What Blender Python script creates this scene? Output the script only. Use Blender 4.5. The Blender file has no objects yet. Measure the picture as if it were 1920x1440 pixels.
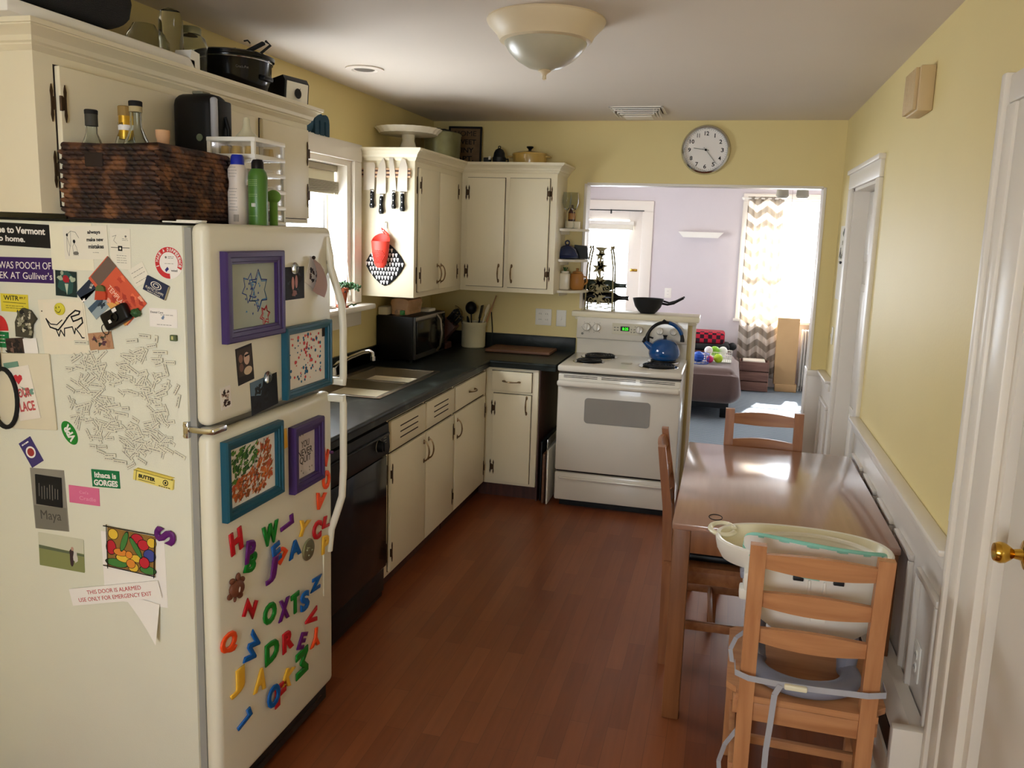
import bpy, bmesh, math, random
from mathutils import Vector, Matrix, Euler
random.seed(7)
S = bpy.context.scene
COL = S.collection
PI = math.pi
R = math.radians

# ------------------------------------------------------------------ camera
cam_d = bpy.data.cameras.new('camera'); cam = bpy.data.objects.new('camera', cam_d); COL.objects.link(cam)
S.camera = cam
_yaw, _pitch, _roll = 0.249509, 0.156421, 0.032473
f_ = Vector((-math.sin(_yaw)*math.cos(_pitch), math.cos(_yaw)*math.cos(_pitch), -math.sin(_pitch)))
r_ = Vector((math.cos(_yaw), math.sin(_yaw), 0)); u_ = r_.cross(f_)
r2 = r_*math.cos(_roll)+u_*math.sin(_roll); u2 = -r_*math.sin(_roll)+u_*math.cos(_roll)
cam.matrix_world = Matrix(((r2.x, u2.x, -f_.x, 2.0681), (r2.y, u2.y, -f_.y, -5.4957), (r2.z, u2.z, -f_.z, 1.7114), (0, 0, 0, 1)))
cam_d.sensor_width = 36; cam_d.sensor_fit = 'HORIZONTAL'
cam_d.lens = 1512.5/1920*36
cam_d.shift_x = -12.3/1920; cam_d.shift_y = -43.07/1920
cam_d.clip_start = 0.02

# ------------------------------------------------------------------ light
S.view_settings.view_transform = 'Standard'; S.view_settings.look = 'None'
S.view_settings.gamma = 1; S.view_settings.use_curve_mapping = False
S.view_settings.exposure = 0.18
w = bpy.data.worlds.new('sky'); S.world = w; w.use_nodes = True
bg = w.node_tree.nodes['Background']; bg.inputs[0].default_value = (0.86, 0.93, 1.0, 1); bg.inputs[1].default_value = 17.0

def area(name, loc, rot, sx, sy, power, col=(1, 1, 1), portal=False):
    l = bpy.data.lights.new(name, 'AREA'); l.shape = 'RECTANGLE'; l.size = sx; l.size_y = sy; l.energy = power; l.color = col
    o = bpy.data.objects.new(name, l); COL.objects.link(o); o.location = loc; o.rotation_euler = rot
    if portal: l.cycles.is_portal = True
    return o
# sky portals at the window openings; rear and living-side ones serve added unseen windows
area('kitchen_window_portal', (-0.145, -1.805, 1.685), (0, R(-90), 0), 0.8, 1.1, 1, portal=True)
area('living_window_portal', (2.75, 4.62, 1.50), (R(-90), 0, 0), 1.0, 1.35, 1, portal=True)
area('living_door_portal', (0.62, 4.62, 1.35), (R(-90), 0, 0), 0.66, 1.2, 1, portal=True)
area('added_rear_window_portal', (1.35, -7.10, 1.55), (R(90), 0, 0), 1.2, 1.0, 1, portal=True)
area('added_living_side_portal', (-.17, 2.6, 1.45), (0, R(-90), 0), 1.0, 1.0, 1, portal=True)
sun_d = bpy.data.lights.new('sun', 'SUN'); sun_d.energy = 45; sun_d.angle = R(2); sun_d.color = (1, .98, .96)
sun = bpy.data.objects.new('sun', sun_d); COL.objects.link(sun); sun.location = (3, 9, 6)
sun.rotation_euler = (Vector((-0.22, -1.0, -1.02)).to_track_quat('-Z', 'Y')).to_euler()

# ------------------------------------------------------------------ materials
def lin(c): return tuple(((v/255)/12.92 if v/255 <= .04045 else (((v/255)+.055)/1.055)**2.4) for v in c)
def mat(name, rgb, rough=.5, metal=0., var=.06, scale=8., bump=0., bscale=60., emis=None, estr=0, coat=0., trans=0., alpha=1., ior=1.45, sheen=0., spec=.5):
    m = bpy.data.materials.new(name); m.use_nodes = True; nt = m.node_tree; N = nt.nodes; b = N['Principled BSDF']
    c = lin(rgb)
    tc = N.new('ShaderNodeTexCoord')
    if var > 0:
        no = N.new('ShaderNodeTexNoise'); no.inputs['Scale'].default_value = scale; no.inputs['Detail'].default_value = 4
        nt.links.new(tc.outputs['Object'], no.inputs['Vector'])
        mx = N.new('ShaderNodeMix'); mx.data_type = 'RGBA'
        mx.inputs[6].default_value = tuple(max(0, v*(1-var)) for v in c)+(1,); mx.inputs[7].default_value = tuple(min(1, v*(1+var)) for v in c)+(1,)
        nt.links.new(no.outputs['Fac'], mx.inputs[0]); nt.links.new(mx.outputs[2], b.inputs['Base Color'])
    else: b.inputs['Base Color'].default_value = c+(1,)
    b.inputs['Roughness'].default_value = rough; b.inputs['Metallic'].default_value = metal
    b.inputs['Coat Weight'].default_value = coat; b.inputs['Transmission Weight'].default_value = trans
    b.inputs['Alpha'].default_value = alpha; b.inputs['IOR'].default_value = ior; b.inputs['Sheen Weight'].default_value = sheen
    b.inputs['Specular IOR Level'].default_value = spec
    if emis: b.inputs['Emission Color'].default_value = lin(emis)+(1,); b.inputs['Emission Strength'].default_value = estr
    if bump > 0:
        n2 = N.new('ShaderNodeTexNoise'); n2.inputs['Scale'].default_value = bscale; nt.links.new(tc.outputs['Object'], n2.inputs['Vector'])
        bp = N.new('ShaderNodeBump'); bp.inputs['Strength'].default_value = bump; bp.inputs['Distance'].default_value = .01
        nt.links.new(n2.outputs['Fac'], bp.inputs['Height']); nt.links.new(bp.outputs['Normal'], b.inputs['Normal'])
    return m
def wood(name, c1, c2, rough=.4, axis='x', sc=1., coat=0., det=6):
    m = bpy.data.materials.new(name); m.use_nodes = True; nt = m.node_tree; N = nt.nodes; b = N['Principled BSDF']
    tc = N.new('ShaderNodeTexCoord'); mp = N.new('ShaderNodeMapping')
    s = {'x': (1.2, 14, 14), 'y': (14, 1.2, 14), 'z': (14, 14, 1.2)}[axis]; mp.inputs['Scale'].default_value = tuple(v*sc for v in s)
    no = N.new('ShaderNodeTexNoise'); no.inputs['Scale'].default_value = 3; no.inputs['Detail'].default_value = 6; no.inputs['Distortion'].default_value = .15
    rp = N.new('ShaderNodeValToRGB'); rp.color_ramp.elements[0].position = .3; rp.color_ramp.elements[1].position = .7
    rp.color_ramp.elements[0].color = lin(c1)+(1,); rp.color_ramp.elements[1].color = lin(c2)+(1,)
    nt.links.new(tc.outputs['Object'], mp.inputs[0]); nt.links.new(mp.outputs[0], no.inputs['Vector']); nt.links.new(no.outputs['Fac'], rp.inputs[0]); nt.links.new(rp.outputs[0], b.inputs['Base Color'])
    b.inputs['Roughness'].default_value = rough; b.inputs['Coat Weight'].default_value = coat; b.inputs['Coat Roughness'].default_value = .12; b.inputs['Coat IOR'].default_value = 1.7
    return m
def floor_mat():
    m = bpy.data.materials.new('cherry_laminate'); m.use_nodes = True; nt = m.node_tree; N = nt.nodes; b = N['Principled BSDF']; L = nt.links.new
    tc = N.new('ShaderNodeTexCoord'); mp = N.new('ShaderNodeMapping'); mp.inputs['Rotation'].default_value = (0, 0, R(90))
    L(tc.outputs['Object'], mp.inputs[0])
    br = N.new('ShaderNodeTexBrick'); br.inputs['Scale'].default_value = 1; br.inputs['Brick Width'].default_value = .62; br.inputs['Row Height'].default_value = .068
    br.inputs['Mortar Size'].default_value = .0006; br.inputs['Mortar Smooth'].default_value = .1; br.inputs['Bias'].default_value = -.1; br.offset = .37
    br.inputs['Color1'].default_value = lin((124, 64, 32))+(1,); br.inputs['Color2'].default_value = lin((146, 82, 46))+(1,); br.inputs['Mortar'].default_value = lin((96, 50, 26))+(1,)
    L(mp.outputs[0], br.inputs['Vector'])
    m2 = N.new('ShaderNodeMapping'); m2.inputs['Scale'].default_value = (26, 1.6, 1); L(tc.outputs['Object'], m2.inputs[0])
    no = N.new('ShaderNodeTexNoise'); no.inputs['Scale'].default_value = 2; no.inputs['Detail'].default_value = 6; L(m2.outputs[0], no.inputs['Vector'])
    mx = N.new('ShaderNodeMix'); mx.data_type = 'RGBA'; mx.blend_type = 'MULTIPLY'; mx.inputs[0].default_value = .35
    L(br.outputs['Color'], mx.inputs[6]); rp = N.new('ShaderNodeValToRGB'); rp.color_ramp.elements[0].color = (.5, .5, .5, 1); rp.color_ramp.elements[0].position = .3
    rp.color_ramp.elements[1].position = .7; L(no.outputs['Fac'], rp.inputs[0]); L(rp.outputs[0], mx.inputs[7]); L(mx.outputs[2], b.inputs['Base Color'])
    b.inputs['Roughness'].default_value = .34; b.inputs['Specular IOR Level'].default_value = .45
    return m
def carpet_mat():
    m = mat('blue_grey_carpet', (140, 152, 160), .95, var=.25, scale=30, bump=.6, bscale=180); nt = m.node_tree; N = nt.nodes; b = N['Principled BSDF']
    wv = N.new('ShaderNodeTexWave'); wv.inputs['Scale'].default_value = 9; wv.inputs['Distortion'].default_value = 3.5; wv.inputs['Detail'].default_value = 1; wv.bands_direction = 'Y'
    tc = N.new('ShaderNodeTexCoord'); nt.links.new(tc.outputs['Object'], wv.inputs['Vector'])
    mx = N.new('ShaderNodeMix'); mx.data_type = 'RGBA'; mx.inputs[6].default_value = lin((104, 118, 128))+(1,); mx.inputs[7].default_value = lin((156, 166, 172))+(1,)
    nt.links.new(wv.outputs['Fac'], mx.inputs[0]); nt.links.new(mx.outputs[2], b.inputs['Base Color']); return m
def counter_mat():
    m = bpy.data.materials.new('dark_slate_laminate'); m.use_nodes = True; nt = m.node_tree; N = nt.nodes; b = N['Principled BSDF']; L = nt.links.new
    tc = N.new('ShaderNodeTexCoord'); no = N.new('ShaderNodeTexNoise'); no.inputs['Scale'].default_value = 5; no.inputs['Detail'].default_value = 8; no.inputs['Distortion'].default_value = 1.5
    L(tc.outputs['Object'], no.inputs['Vector']); rp = N.new('ShaderNodeValToRGB'); e = rp.color_ramp.elements
    e[0].position = .35; e[0].color = lin((20, 24, 22))+(1,); e[1].position = .62; e[1].color = lin((38, 44, 41))+(1,)
    x = rp.color_ramp.elements.new(.5); x.color = lin((27, 31, 29))+(1,); x = rp.color_ramp.elements.new(.75); x.color = lin((72, 80, 76))+(1,)
    L(no.outputs['Fac'], rp.inputs[0]); L(rp.outputs[0], b.inputs['Base Color']); b.inputs['Roughness'].default_value = .35; b.inputs['Specular IOR Level'].default_value = .22; return m
def chevron_mat(name, c1, c2, fx, fz, amp, thr=.5, diag=True, rough=.9):
    # zig-zag bands from object x and z
    m = bpy.data.materials.new(name); m.use_nodes = True; nt = m.node_tree; N = nt.nodes; b = N['Principled BSDF']; L = nt.links.new
    tc = N.new('ShaderNodeTexCoord'); sp = N.new('ShaderNodeSeparateXYZ'); L(tc.outputs['Object'], sp.inputs[0])
    def M(op, a, bb=None):
        n = N.new('ShaderNodeMath'); n.operation = op
        for i, v in enumerate((a, bb)):
            if v is None: continue
            if isinstance(v, (int, float)): n.inputs[i].default_value = v
            else: L(v, n.inputs[i])
        return n.outputs[0]
    px = M('PINGPONG', M('ADD', M('MULTIPLY', sp.outputs['X'], fx), 100), 1.0)
    v = M('FRACT', M('ADD', M('ADD', M('MULTIPLY', sp.outputs['Z'], fz), M('MULTIPLY', px, amp)), 50))
    g = M('GREATER_THAN', v, thr)
    mx = N.new('ShaderNodeMix'); mx.data_type = 'RGBA'; mx.inputs[6].default_value = lin(c1)+(1,); mx.inputs[7].default_value = lin(c2)+(1,)
    L(g, mx.inputs[0]); L(mx.outputs[2], b.inputs['Base Color']); b.inputs['Roughness'].default_value = rough
    tl = N.new('ShaderNodeBsdfTranslucent'); L(mx.outputs[2], tl.inputs[0]); ms = N.new('ShaderNodeMixShader'); ms.inputs[0].default_value = .55
    L(b.outputs[0], ms.inputs[1]); L(tl.outputs[0], ms.inputs[2]); L(ms.outputs[0], N['Material Output'].inputs['Surface'])
    return m
def checker_mat(name, c1, c2, sc, c3=None):
    m = bpy.data.materials.new(name); m.use_nodes = True; nt = m.node_tree; N = nt.nodes; b = N['Principled BSDF']; L = nt.links.new
    tc = N.new('ShaderNodeTexCoord'); ck = N.new('ShaderNodeTexChecker'); ck.inputs['Scale'].default_value = sc; ck.inputs[1].default_value = lin(c1)+(1,); ck.inputs[2].default_value = lin(c2)+(1,)
    L(tc.outputs['Object'], ck.inputs[0]); L(ck.outputs[0], b.inputs['Base Color']); b.inputs['Roughness'].default_value = .9; return m
def weave_mat():
    m = bpy.data.materials.new('woven_seagrass'); m.use_nodes = True; nt = m.node_tree; N = nt.nodes; b = N['Principled BSDF']; L = nt.links.new
    tc = N.new('ShaderNodeTexCoord'); no = N.new('ShaderNodeTexNoise'); no.inputs['Scale'].default_value = 22; L(tc.outputs['Object'], no.inputs['Vector'])
    rp = N.new('ShaderNodeValToRGB'); e = rp.color_ramp.elements; e[0].position = .35; e[0].color = lin((32, 17, 12))+(1,); e[1].position = .72; e[1].color = lin((122, 78, 46))+(1,)
    x = e.new(.52); x.color = lin((56, 30, 20))+(1,)
    L(no.outputs['Fac'], rp.inputs[0]); L(rp.outputs[0], b.inputs['Base Color']); b.inputs['Roughness'].default_value = .65; return m

M = {}
M['wall'] = mat('pale_yellow_paint', (228, 209, 148), .5, var=.03, scale=3, bump=.05, bscale=90)
M['ceil'] = mat('ceiling_paint', (222, 210, 196), .7, var=.03, scale=2)
M['lwall'] = mat('lavender_paint', (214, 206, 208), .8, var=.02)
M['floor'] = floor_mat(); M['carpet'] = carpet_mat(); M['counter'] = counter_mat()
M['cab'] = mat('cream_cabinet_paint', (234, 223, 194), .38, var=.02, scale=4, bump=.02)
M['trim'] = mat('white_trim_paint', (236, 228, 216), .35, var=.03, scale=5)
M['wains'] = mat('white_wainscot_paint', (226, 218, 208), .32, var=.06, scale=6)
M['gap'] = mat('dark_gap', (40, 26, 18), .8, var=0)
M['fridge'] = mat('fridge_enamel', (232, 227, 208), .33, var=.02, scale=6, bump=.06, bscale=320)
M['fridge_side'] = mat('fridge_side_enamel', (228, 226, 208), .42, var=.025, scale=5, bump=.08, bscale=320)
M['grey'] = mat('grey_gasket', (150, 148, 142), .6)
M['enamel'] = mat('range_enamel', (218, 210, 196), .22, var=.02, coat=.3)
M['white'] = mat('white_plastic', (240, 236, 226), .35, var=.02)
M['cream'] = mat('cream_plastic', (238, 231, 202), .35, var=.02)
M['paper'] = mat('white_paper', (236, 230, 214), .8, var=.02)
M['paperw'] = mat('bright_paper', (244, 238, 232), .8, var=.02)
M['black'] = mat('black_plastic', (15, 15, 16), .4, var=0, spec=.3)
M['blackg'] = mat('black_gloss', (8, 8, 9), .16, var=0, coat=.1, spec=.3)
M['iron'] = mat('cast_iron', (26, 28, 30), .5, var=.2, scale=40)
M['hinge'] = mat('antique_brass_hinge', (74, 54, 34), .45, .7, var=.2, scale=60)
M['pull'] = mat('tarnished_brass_pull', (128, 104, 74), .3, .9, var=.3, scale=80)
M['brass'] = mat('polished_brass', (214, 170, 70), .15, 1)
M['chrome'] = mat('chrome', (210, 210, 210), .15, 1)
M['steel'] = mat('brushed_steel', (138, 130, 116), .32, 1, var=.05, scale=30)
M['blade'] = mat('knife_steel', (226, 216, 200), .35, .6)
M['galv'] = mat('galvanised_tin', (150, 152, 120), .35, .7, var=.35, scale=14)
M['purple'] = mat('purple_wood_paint', (60, 36, 96), .4)
M['teal'] = mat('teal_wood_paint', (12, 78, 98), .4)
M['table'] = wood('brown_table_wood', (156, 114, 94), (174, 132, 112), .28, 'y', .5, coat=1)
M['chair'] = wood('honey_pine', (180, 122, 80), (204, 148, 102), .42, 'x')
M['chairv'] = wood('honey_pine_upright', (178, 120, 78), (202, 146, 100), .42, 'z')
M['chaird'] = wood('brown_pine', (138, 86, 50), (164, 108, 66), .42, 'x')
M['chairdv'] = wood('brown_pine_upright', (136, 84, 50), (162, 106, 66), .42, 'z')
M['tleg'] = wood('table_leg_wood', (120, 74, 42), (142, 92, 56), .45, 'z')
M['board'] = wood('chopping_board_wood', (90, 58, 38), (120, 80, 54), .6, 'x')
M['dwood'] = wood('dark_brown_wood', (58, 30, 24), (84, 46, 36), .5, 'z')
M['crate'] = wood('crate_wood', (104, 72, 62), (134, 98, 84), .8, 'x')
M['strip'] = wood('light_wood', (206, 164, 124), (226, 186, 146), .5, 'x')
M['basket'] = weave_mat()
M['glass'] = mat('clear_glass', (235, 240, 236), .04, var=0, trans=1, ior=1.3)
def pane_mat():
    m = bpy.data.materials.new('window_pane'); m.use_nodes = True; nt = m.node_tree; N = nt.nodes; out = N['Material Output']; N.remove(N['Principled BSDF'])
    tr = N.new('ShaderNodeBsdfTransparent'); gl = N.new('ShaderNodeBsdfGlossy'); gl.inputs['Roughness'].default_value = .02; mx = N.new('ShaderNodeMixShader'); mx.inputs[0].default_value = .05
    nt.links.new(tr.outputs[0], mx.inputs[1]); nt.links.new(gl.outputs[0], mx.inputs[2]); nt.links.new(mx.outputs[0], out.inputs['Surface']); return m
M['pane'] = pane_mat()
M['gglass'] = mat('green_bottle_glass', (22, 40, 26), .08, var=0, coat=.3)
M['frost'] = mat('frosted_glass_shade', (186, 180, 158), .3, var=.12, scale=9)
M['lampw'] = mat('lamp_pan', (224, 206, 172), .4)
M['terra'] = mat('terracotta', (168, 84, 52), .8)
M['leaf'] = mat('leaf_green', (44, 84, 40), .5, var=.3, scale=30)
M['soil'] = mat('soil', (44, 30, 22), .95)
M['crock'] = mat('stoneware', (206, 198, 164), .35)
M['kblue'] = mat('blue_enamel', (4, 68, 128), .12, var=.05, coat=.6)
M['dblue'] = mat('dark_blue_enamel', (16, 34, 78), .15, coat=.5)
M['yenamel'] = mat('yellow_enamel', (190, 156, 82), .3, coat=.3)
M['wenamel'] = mat('white_china', (232, 224, 204), .25)
M['rackm'] = mat('cream_iron', (150, 138, 100), .6, var=.3, scale=40)
M['jug'] = mat('amber_ceramic', (176, 120, 56), .4, var=.15, scale=20)
M['bread'] = mat('bread_crust', (216, 172, 130), .8, var=.15, scale=30)
M['bagp'] = mat('clear_bag', (250, 246, 240), .12, var=0, trans=.9, alpha=.35)
M['brown'] = mat('brown_blanket', (112, 88, 80), .95, var=.08, sheen=.4, bump=.3, bscale=300)
M['bpaper'] = mat('brown_paper', (196, 160, 112), .8, var=.06)
M['coral'] = mat('coral_silicone', (222, 62, 46), .5)
M['strap'] = mat('grey_strap', (176, 176, 184), .8)
M['gplas'] = mat('grey_plastic', (134, 136, 152), .4)
M['mint'] = mat('mint_piping', (140, 206, 190), .7)
M['sfab'] = mat('white_seat_fabric', (232, 226, 220), .75, var=.04)
M['bagd'] = mat('dark_fabric_bag', (34, 34, 34), .9, bump=.4, bscale=250)
M['beige'] = mat('beige_plastic', (206, 180, 136), .5)
M['lcd'] = mat('green_display', (60, 230, 40), .5, var=0, emis=(60, 255, 40), estr=1.2)
M['window_grey'] = mat('oven_glass', (142, 136, 128), .25, var=.03)
M['ink'] = mat('black_ink', (18, 16, 16), .8, var=0)
M['gink'] = mat('grey_ink', (120, 116, 108), .8, var=0)
for n, c in dict(red=(198, 24, 34), yel=(244, 190, 60), ora=(250, 84, 32), gre=(10, 128, 36), blu=(0, 92, 170), pur=(96, 20, 112)).items():
    M[n] = mat('magnet_'+n, c, .4, var=.03)
def col(rgb, rough=.7):
    k = 'c%d_%d_%d' % tuple(rgb)
    if k not in M: M[k] = mat('paint_'+k, rgb, rough, var=.04, scale=20)
    return M[k]

# ------------------------------------------------------------------ mesh builder
class MB:
    def __init__(s, m=None, o=(0, 0, 0)):
        s.v = []; s.f = []; s.fi = []; s.mats = []; s.cur = m; s.o = Vector(o); s.T = Matrix.Identity(4)
    def _add(s, vs, fs, m=None, raw=False):
        m = m or s.cur
        if m not in s.mats: s.mats.append(m)
        k = len(s.v)
        s.v += [s.T @ (Vector(p)) - s.o for p in vs]; s.f += [[i+k for i in f] for f in fs]; s.fi += [s.mats.index(m)]*len(fs); return s
    def box(s, a, b, bev=0., m=None, seg=2, T=None):
        a = [min(a[i], b[i]) for i in range(3)] if 0 else a
        lo = [min(a[i], b[i]) for i in range(3)]; hi = [max(a[i], b[i]) for i in range(3)]
        bm = bmesh.new(); bmesh.ops.create_cube(bm, size=1)
        for v in bm.verts:
            for i in range(3): v.co[i] = (lo[i]+hi[i])/2+v.co[i]*(hi[i]-lo[i])
        if bev > 0:
            bev = min(bev, min(hi[i]-lo[i] for i in range(3))*.48)
            bmesh.ops.bevel(bm, geom=list(bm.edges), offset=bev, segments=seg, affect='EDGES', profile=.5)
        return s._bm(bm, m, T)
    def _bm(s, bm, m, T=None):
        bm.verts.index_update()
        vs = [(T @ v.co if T else v.co.copy()) for v in bm.verts]; fs = [[v.index for v in f.verts] for f in bm.faces]; bm.free()
        return s._add(vs, fs, m)
    def beam(s, p, q, w, h, m=None, bev=.003, up=(0, 0, 1)):
        p = Vector(p); q = Vector(q); d = q-p; L = d.length; d.normalize(); up = Vector(up)
        if abs(d.dot(up)) > .98: up = Vector((0, 1, 0))
        x = d.cross(up).normalized(); y = x.cross(d)
        T = Matrix(((x.x, y.x, d.x, p.x), (x.y, y.y, d.y, p.y), (x.z, y.z, d.z, p.z), (0, 0, 0, 1)))
        return s.box((-w/2, -h/2, 0), (w/2, h/2, L), bev, m, T=T)
    def tube(s, pts, r, m=None, n=10, closed=False, rs=None, flat=1.):
        pts = [Vector(p) for p in pts]; k = len(pts); vs = []; fs = []
        def tan(i):
            a = pts[(i-1) % k] if (closed or i > 0) else pts[i]; b = pts[(i+1) % k] if (closed or i < k-1) else pts[i]
            return (b-a).normalized()
        t0 = tan(0); up = Vector((0, 0, 1)) if abs(t0.z) < .9 else Vector((1, 0, 0)); x = t0.cross(up).normalized()
        for i in range(k):
            t = tan(i); x = (x - t*x.dot(t)).normalized(); y = t.cross(x); rr = rs[i] if rs else r
            for j in range(n):
                a = 2*PI*j/n; vs.append(pts[i]+x*math.cos(a)*rr+y*math.sin(a)*rr*flat)
        for i in range(k if closed else k-1):
            for j in range(n): fs.append([i*n+j, i*n+(j+1) % n, ((i+1) % k)*n+(j+1) % n, ((i+1) % k)*n+j])
        if not closed: fs.append(list(range(n))[::-1]); fs.append([(k-1)*n+j for j in range(n)])
        return s._add(vs, fs, m)
    def cyl(s, p, q, r, r2=None, m=None, n=24): return s.tube([p, q], r, m, n, rs=[r, r if r2 is None else r2])
    def lathe(s, prof, c=(0, 0, 0), m=None, n=36, T=None, sx=1., sy=1., amp=0, fr=0):
        vs = []; fs = []; k = len(prof)
        for r, z in prof:
            for j in range(n):
                a = 2*PI*j/n; rr = r*(1+amp*math.cos(fr*a)) if r > 0 else 0
                p = Vector((rr*math.cos(a)*sx, rr*math.sin(a)*sy, z)); p = (T @ p) if T else p
                vs.append(p+Vector(c))
        for i in range(k-1):
            for j in range(n): fs.append([i*n+j, i*n+(j+1) % n, (i+1)*n+(j+1) % n, (i+1)*n+j])
        if prof[0][0] > 1e-5: fs.append(list(range(n))[::-1])
        if prof[-1][0] > 1e-5: fs.append([(k-1)*n+j for j in range(n)])
        return s._add(vs, fs, m)
    def sph(s, c, r, m=None, n=20, T=None):
        if isinstance(r, (int, float)): r = (r, r, r)
        pr = [(math.sin(PI*i/12), -math.cos(PI*i/12)) for i in range(13)]
        vs = []; fs = []
        for q, z in pr:
            for j in range(n):
                a = 2*PI*j/n; p = Vector((q*math.cos(a)*r[0], q*math.sin(a)*r[1], z*r[2])); vs.append((T @ p if T else p)+Vector(c))
        for i in range(12):
            for j in range(n): fs.append([i*n+j, i*n+(j+1) % n, (i+1)*n+(j+1) % n, (i+1)*n+j])
        return s._add(vs, fs, m)
    def prism(s, pts, a, b, ax='z', m=None):
        # pts 2D polygon (ccw); extruded along ax between a and b
        def P(p, h): return {'z': (p[0], p[1], h), 'y': (p[0], h, p[1]), 'x': (h, p[0], p[1])}[ax]
        k = len(pts); vs = [P(p, a) for p in pts]+[P(p, b) for p in pts]
        fs = [list(range(k))[::-1], [k+i for i in range(k)]]+[[i, (i+1) % k, k+(i+1) % k, k+i] for i in range(k)]
        return s._add(vs, fs, m)
    def poly(s, pts, z=0, m=None): return s._add([(p[0], p[1], z) for p in pts], [list(range(len(pts)))], m)
    def blob(s, cx, cy, rx, ry, z, m, n=14, j=0., rot=0):
        ps = []
        for i in range(n):
            a = 2*PI*i/n; k = 1+random.uniform(-j, j); x = rx*k*math.cos(a); y = ry*k*math.sin(a)
            ps.append((cx+x*math.cos(rot)-y*math.sin(rot), cy+x*math.sin(rot)+y*math.cos(rot)))
        return s.poly(ps, z, m)
    def line(s, pts, wd, z, m):
        for (a, b) in zip(pts[:-1], pts[1:]):
            d = Vector((b[0]-a[0], b[1]-a[1])); L = d.length
            if L < 1e-6: continue
            n_ = Vector((-d.y, d.x))/L*wd/2; e = d/L*wd*.35
            s.poly([(a[0]-e.x-n_.x, a[1]-e.y-n_.y), (b[0]+e.x-n_.x, b[1]+e.y-n_.y), (b[0]+e.x+n_.x, b[1]+e.y+n_.y), (a[0]-e.x+n_.x, a[1]-e.y+n_.y)], z, m)
        return s
    def build(s, name, parent=None, smooth=40):
        me = bpy.data.meshes.new(name); me.from_pydata([tuple(p) for p in s.v], [], s.f)
        for m in s.mats: me.materials.append(m)
        me.polygons.foreach_set('material_index', s.fi)
        bm = bmesh.new(); bm.from_mesh(me); bmesh.ops.remove_doubles(bm, verts=bm.verts, dist=1e-6); 
        if not getattr(s, 'flatn', False): bmesh.ops.recalc_face_normals(bm, faces=bm.faces)
        bm.to_mesh(me); bm.free()
        if smooth:
            me.polygons.foreach_set('use_smooth', [True]*len(me.polygons)); me.set_sharp_from_angle(angle=R(smooth))
        o = bpy.data.objects.new(name, me); COL.objects.link(o)
        if parent: o.parent = parent
        elif s.o.length > 0: o.location = s.o
        return o
def tag(o, label, cat, group=None):
    o['label'] = label; o['category'] = cat
    if group: o['group'] = group
    return o
def thing(name, label, cat, loc=(0, 0, 0), rz=0, group=None):
    o = bpy.data.objects.new(name, None); COL.objects.link(o); o.empty_display_size = .05
    o.location = loc; o.rotation_euler = (0, 0, rz); return tag(o, label, cat, group)
def struct(o): o['kind'] = 'structure'; return o
def copy_tree(o, parent=None):
    c = o.copy(); COL.objects.link(c); c.parent = parent
    for ch in o.children: copy_tree(ch, c)
    return c
# frames on upright surfaces: local x right, y up, z out of the surface
def side_m(x, z, y=-3.707, ang=0): return Matrix(((1, 0, 0, x), (0, 0, -1, y), (0, 1, 0, z), (0, 0, 0, 1))) @ Matrix.Rotation(R(ang), 4, 'Z')
def front_m(y, z, x=.79, ang=0): return Matrix(((0, 0, 1, x), (1, 0, 0, y), (0, 1, 0, z), (0, 0, 0, 1))) @ Matrix.Rotation(R(ang), 4, 'Z')
def right_m(y, z, x=2.72, ang=0): return Matrix(((0, 0, -1, x), (-1, 0, 0, y), (0, 1, 0, z), (0, 0, 0, 1))) @ Matrix.Rotation(R(ang), 4, 'Z')
def text_mesh(txt, bold=.0, ext=.0002, bev=0, res=3, shear=0, line=1.):
    cu = bpy.data.curves.new('t', 'FONT'); cu.body = txt; cu.size = 1; cu.extrude = ext; cu.offset = bold; cu.resolution_u = res; cu.align_x = 'CENTER'; cu.shear = shear; cu.space_line = line
    cu.bevel_depth = bev; cu.bevel_resolution = 1
    o = bpy.data.objects.new('t', cu); COL.objects.link(o); dg = bpy.context.evaluated_depsgraph_get(); me = bpy.data.meshes.new_from_object(o.evaluated_get(dg))
    bpy.data.objects.remove(o); bpy.data.curves.remove(cu)
    return me
def lettering(name, txt, m, parent, w, h, c=(0, 0), z=.001, ang=0, bold=.0, ext=.0003, pre=0, label=None, T=None, shear=0, line=1.):
    if 'M' in txt or 'K' in txt: bold = 0
    me = text_mesh(txt, bold, .01, 0, 3, shear, line); co = [v.co.copy() for v in me.vertices]
    if pre: co = [Matrix.Rotation(R(pre), 3, 'Z') @ p for p in co]
    x0, x1 = min(p.x for p in co), max(p.x for p in co); y0, y1 = min(p.y for p in co), max(p.y for p in co)
    A = Matrix.Rotation(R(ang), 3, 'Z')
    for v, p in zip(me.vertices, co):
        q = A @ Vector(((p.x-(x0+x1)/2)/(x1-x0)*w, (p.y-(y0+y1)/2)/(y1-y0)*h, 0)); q = Vector((q.x+c[0], q.y+c[1], z+(ext if p.z > 0 else 0)))
        v.co = T @ q if T else q
    me.materials.clear(); me.materials.append(m)
    o = bpy.data.objects.new(name, me); COL.objects.link(o); o.parent = parent
    if label: o['label'] = label
    return o

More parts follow.
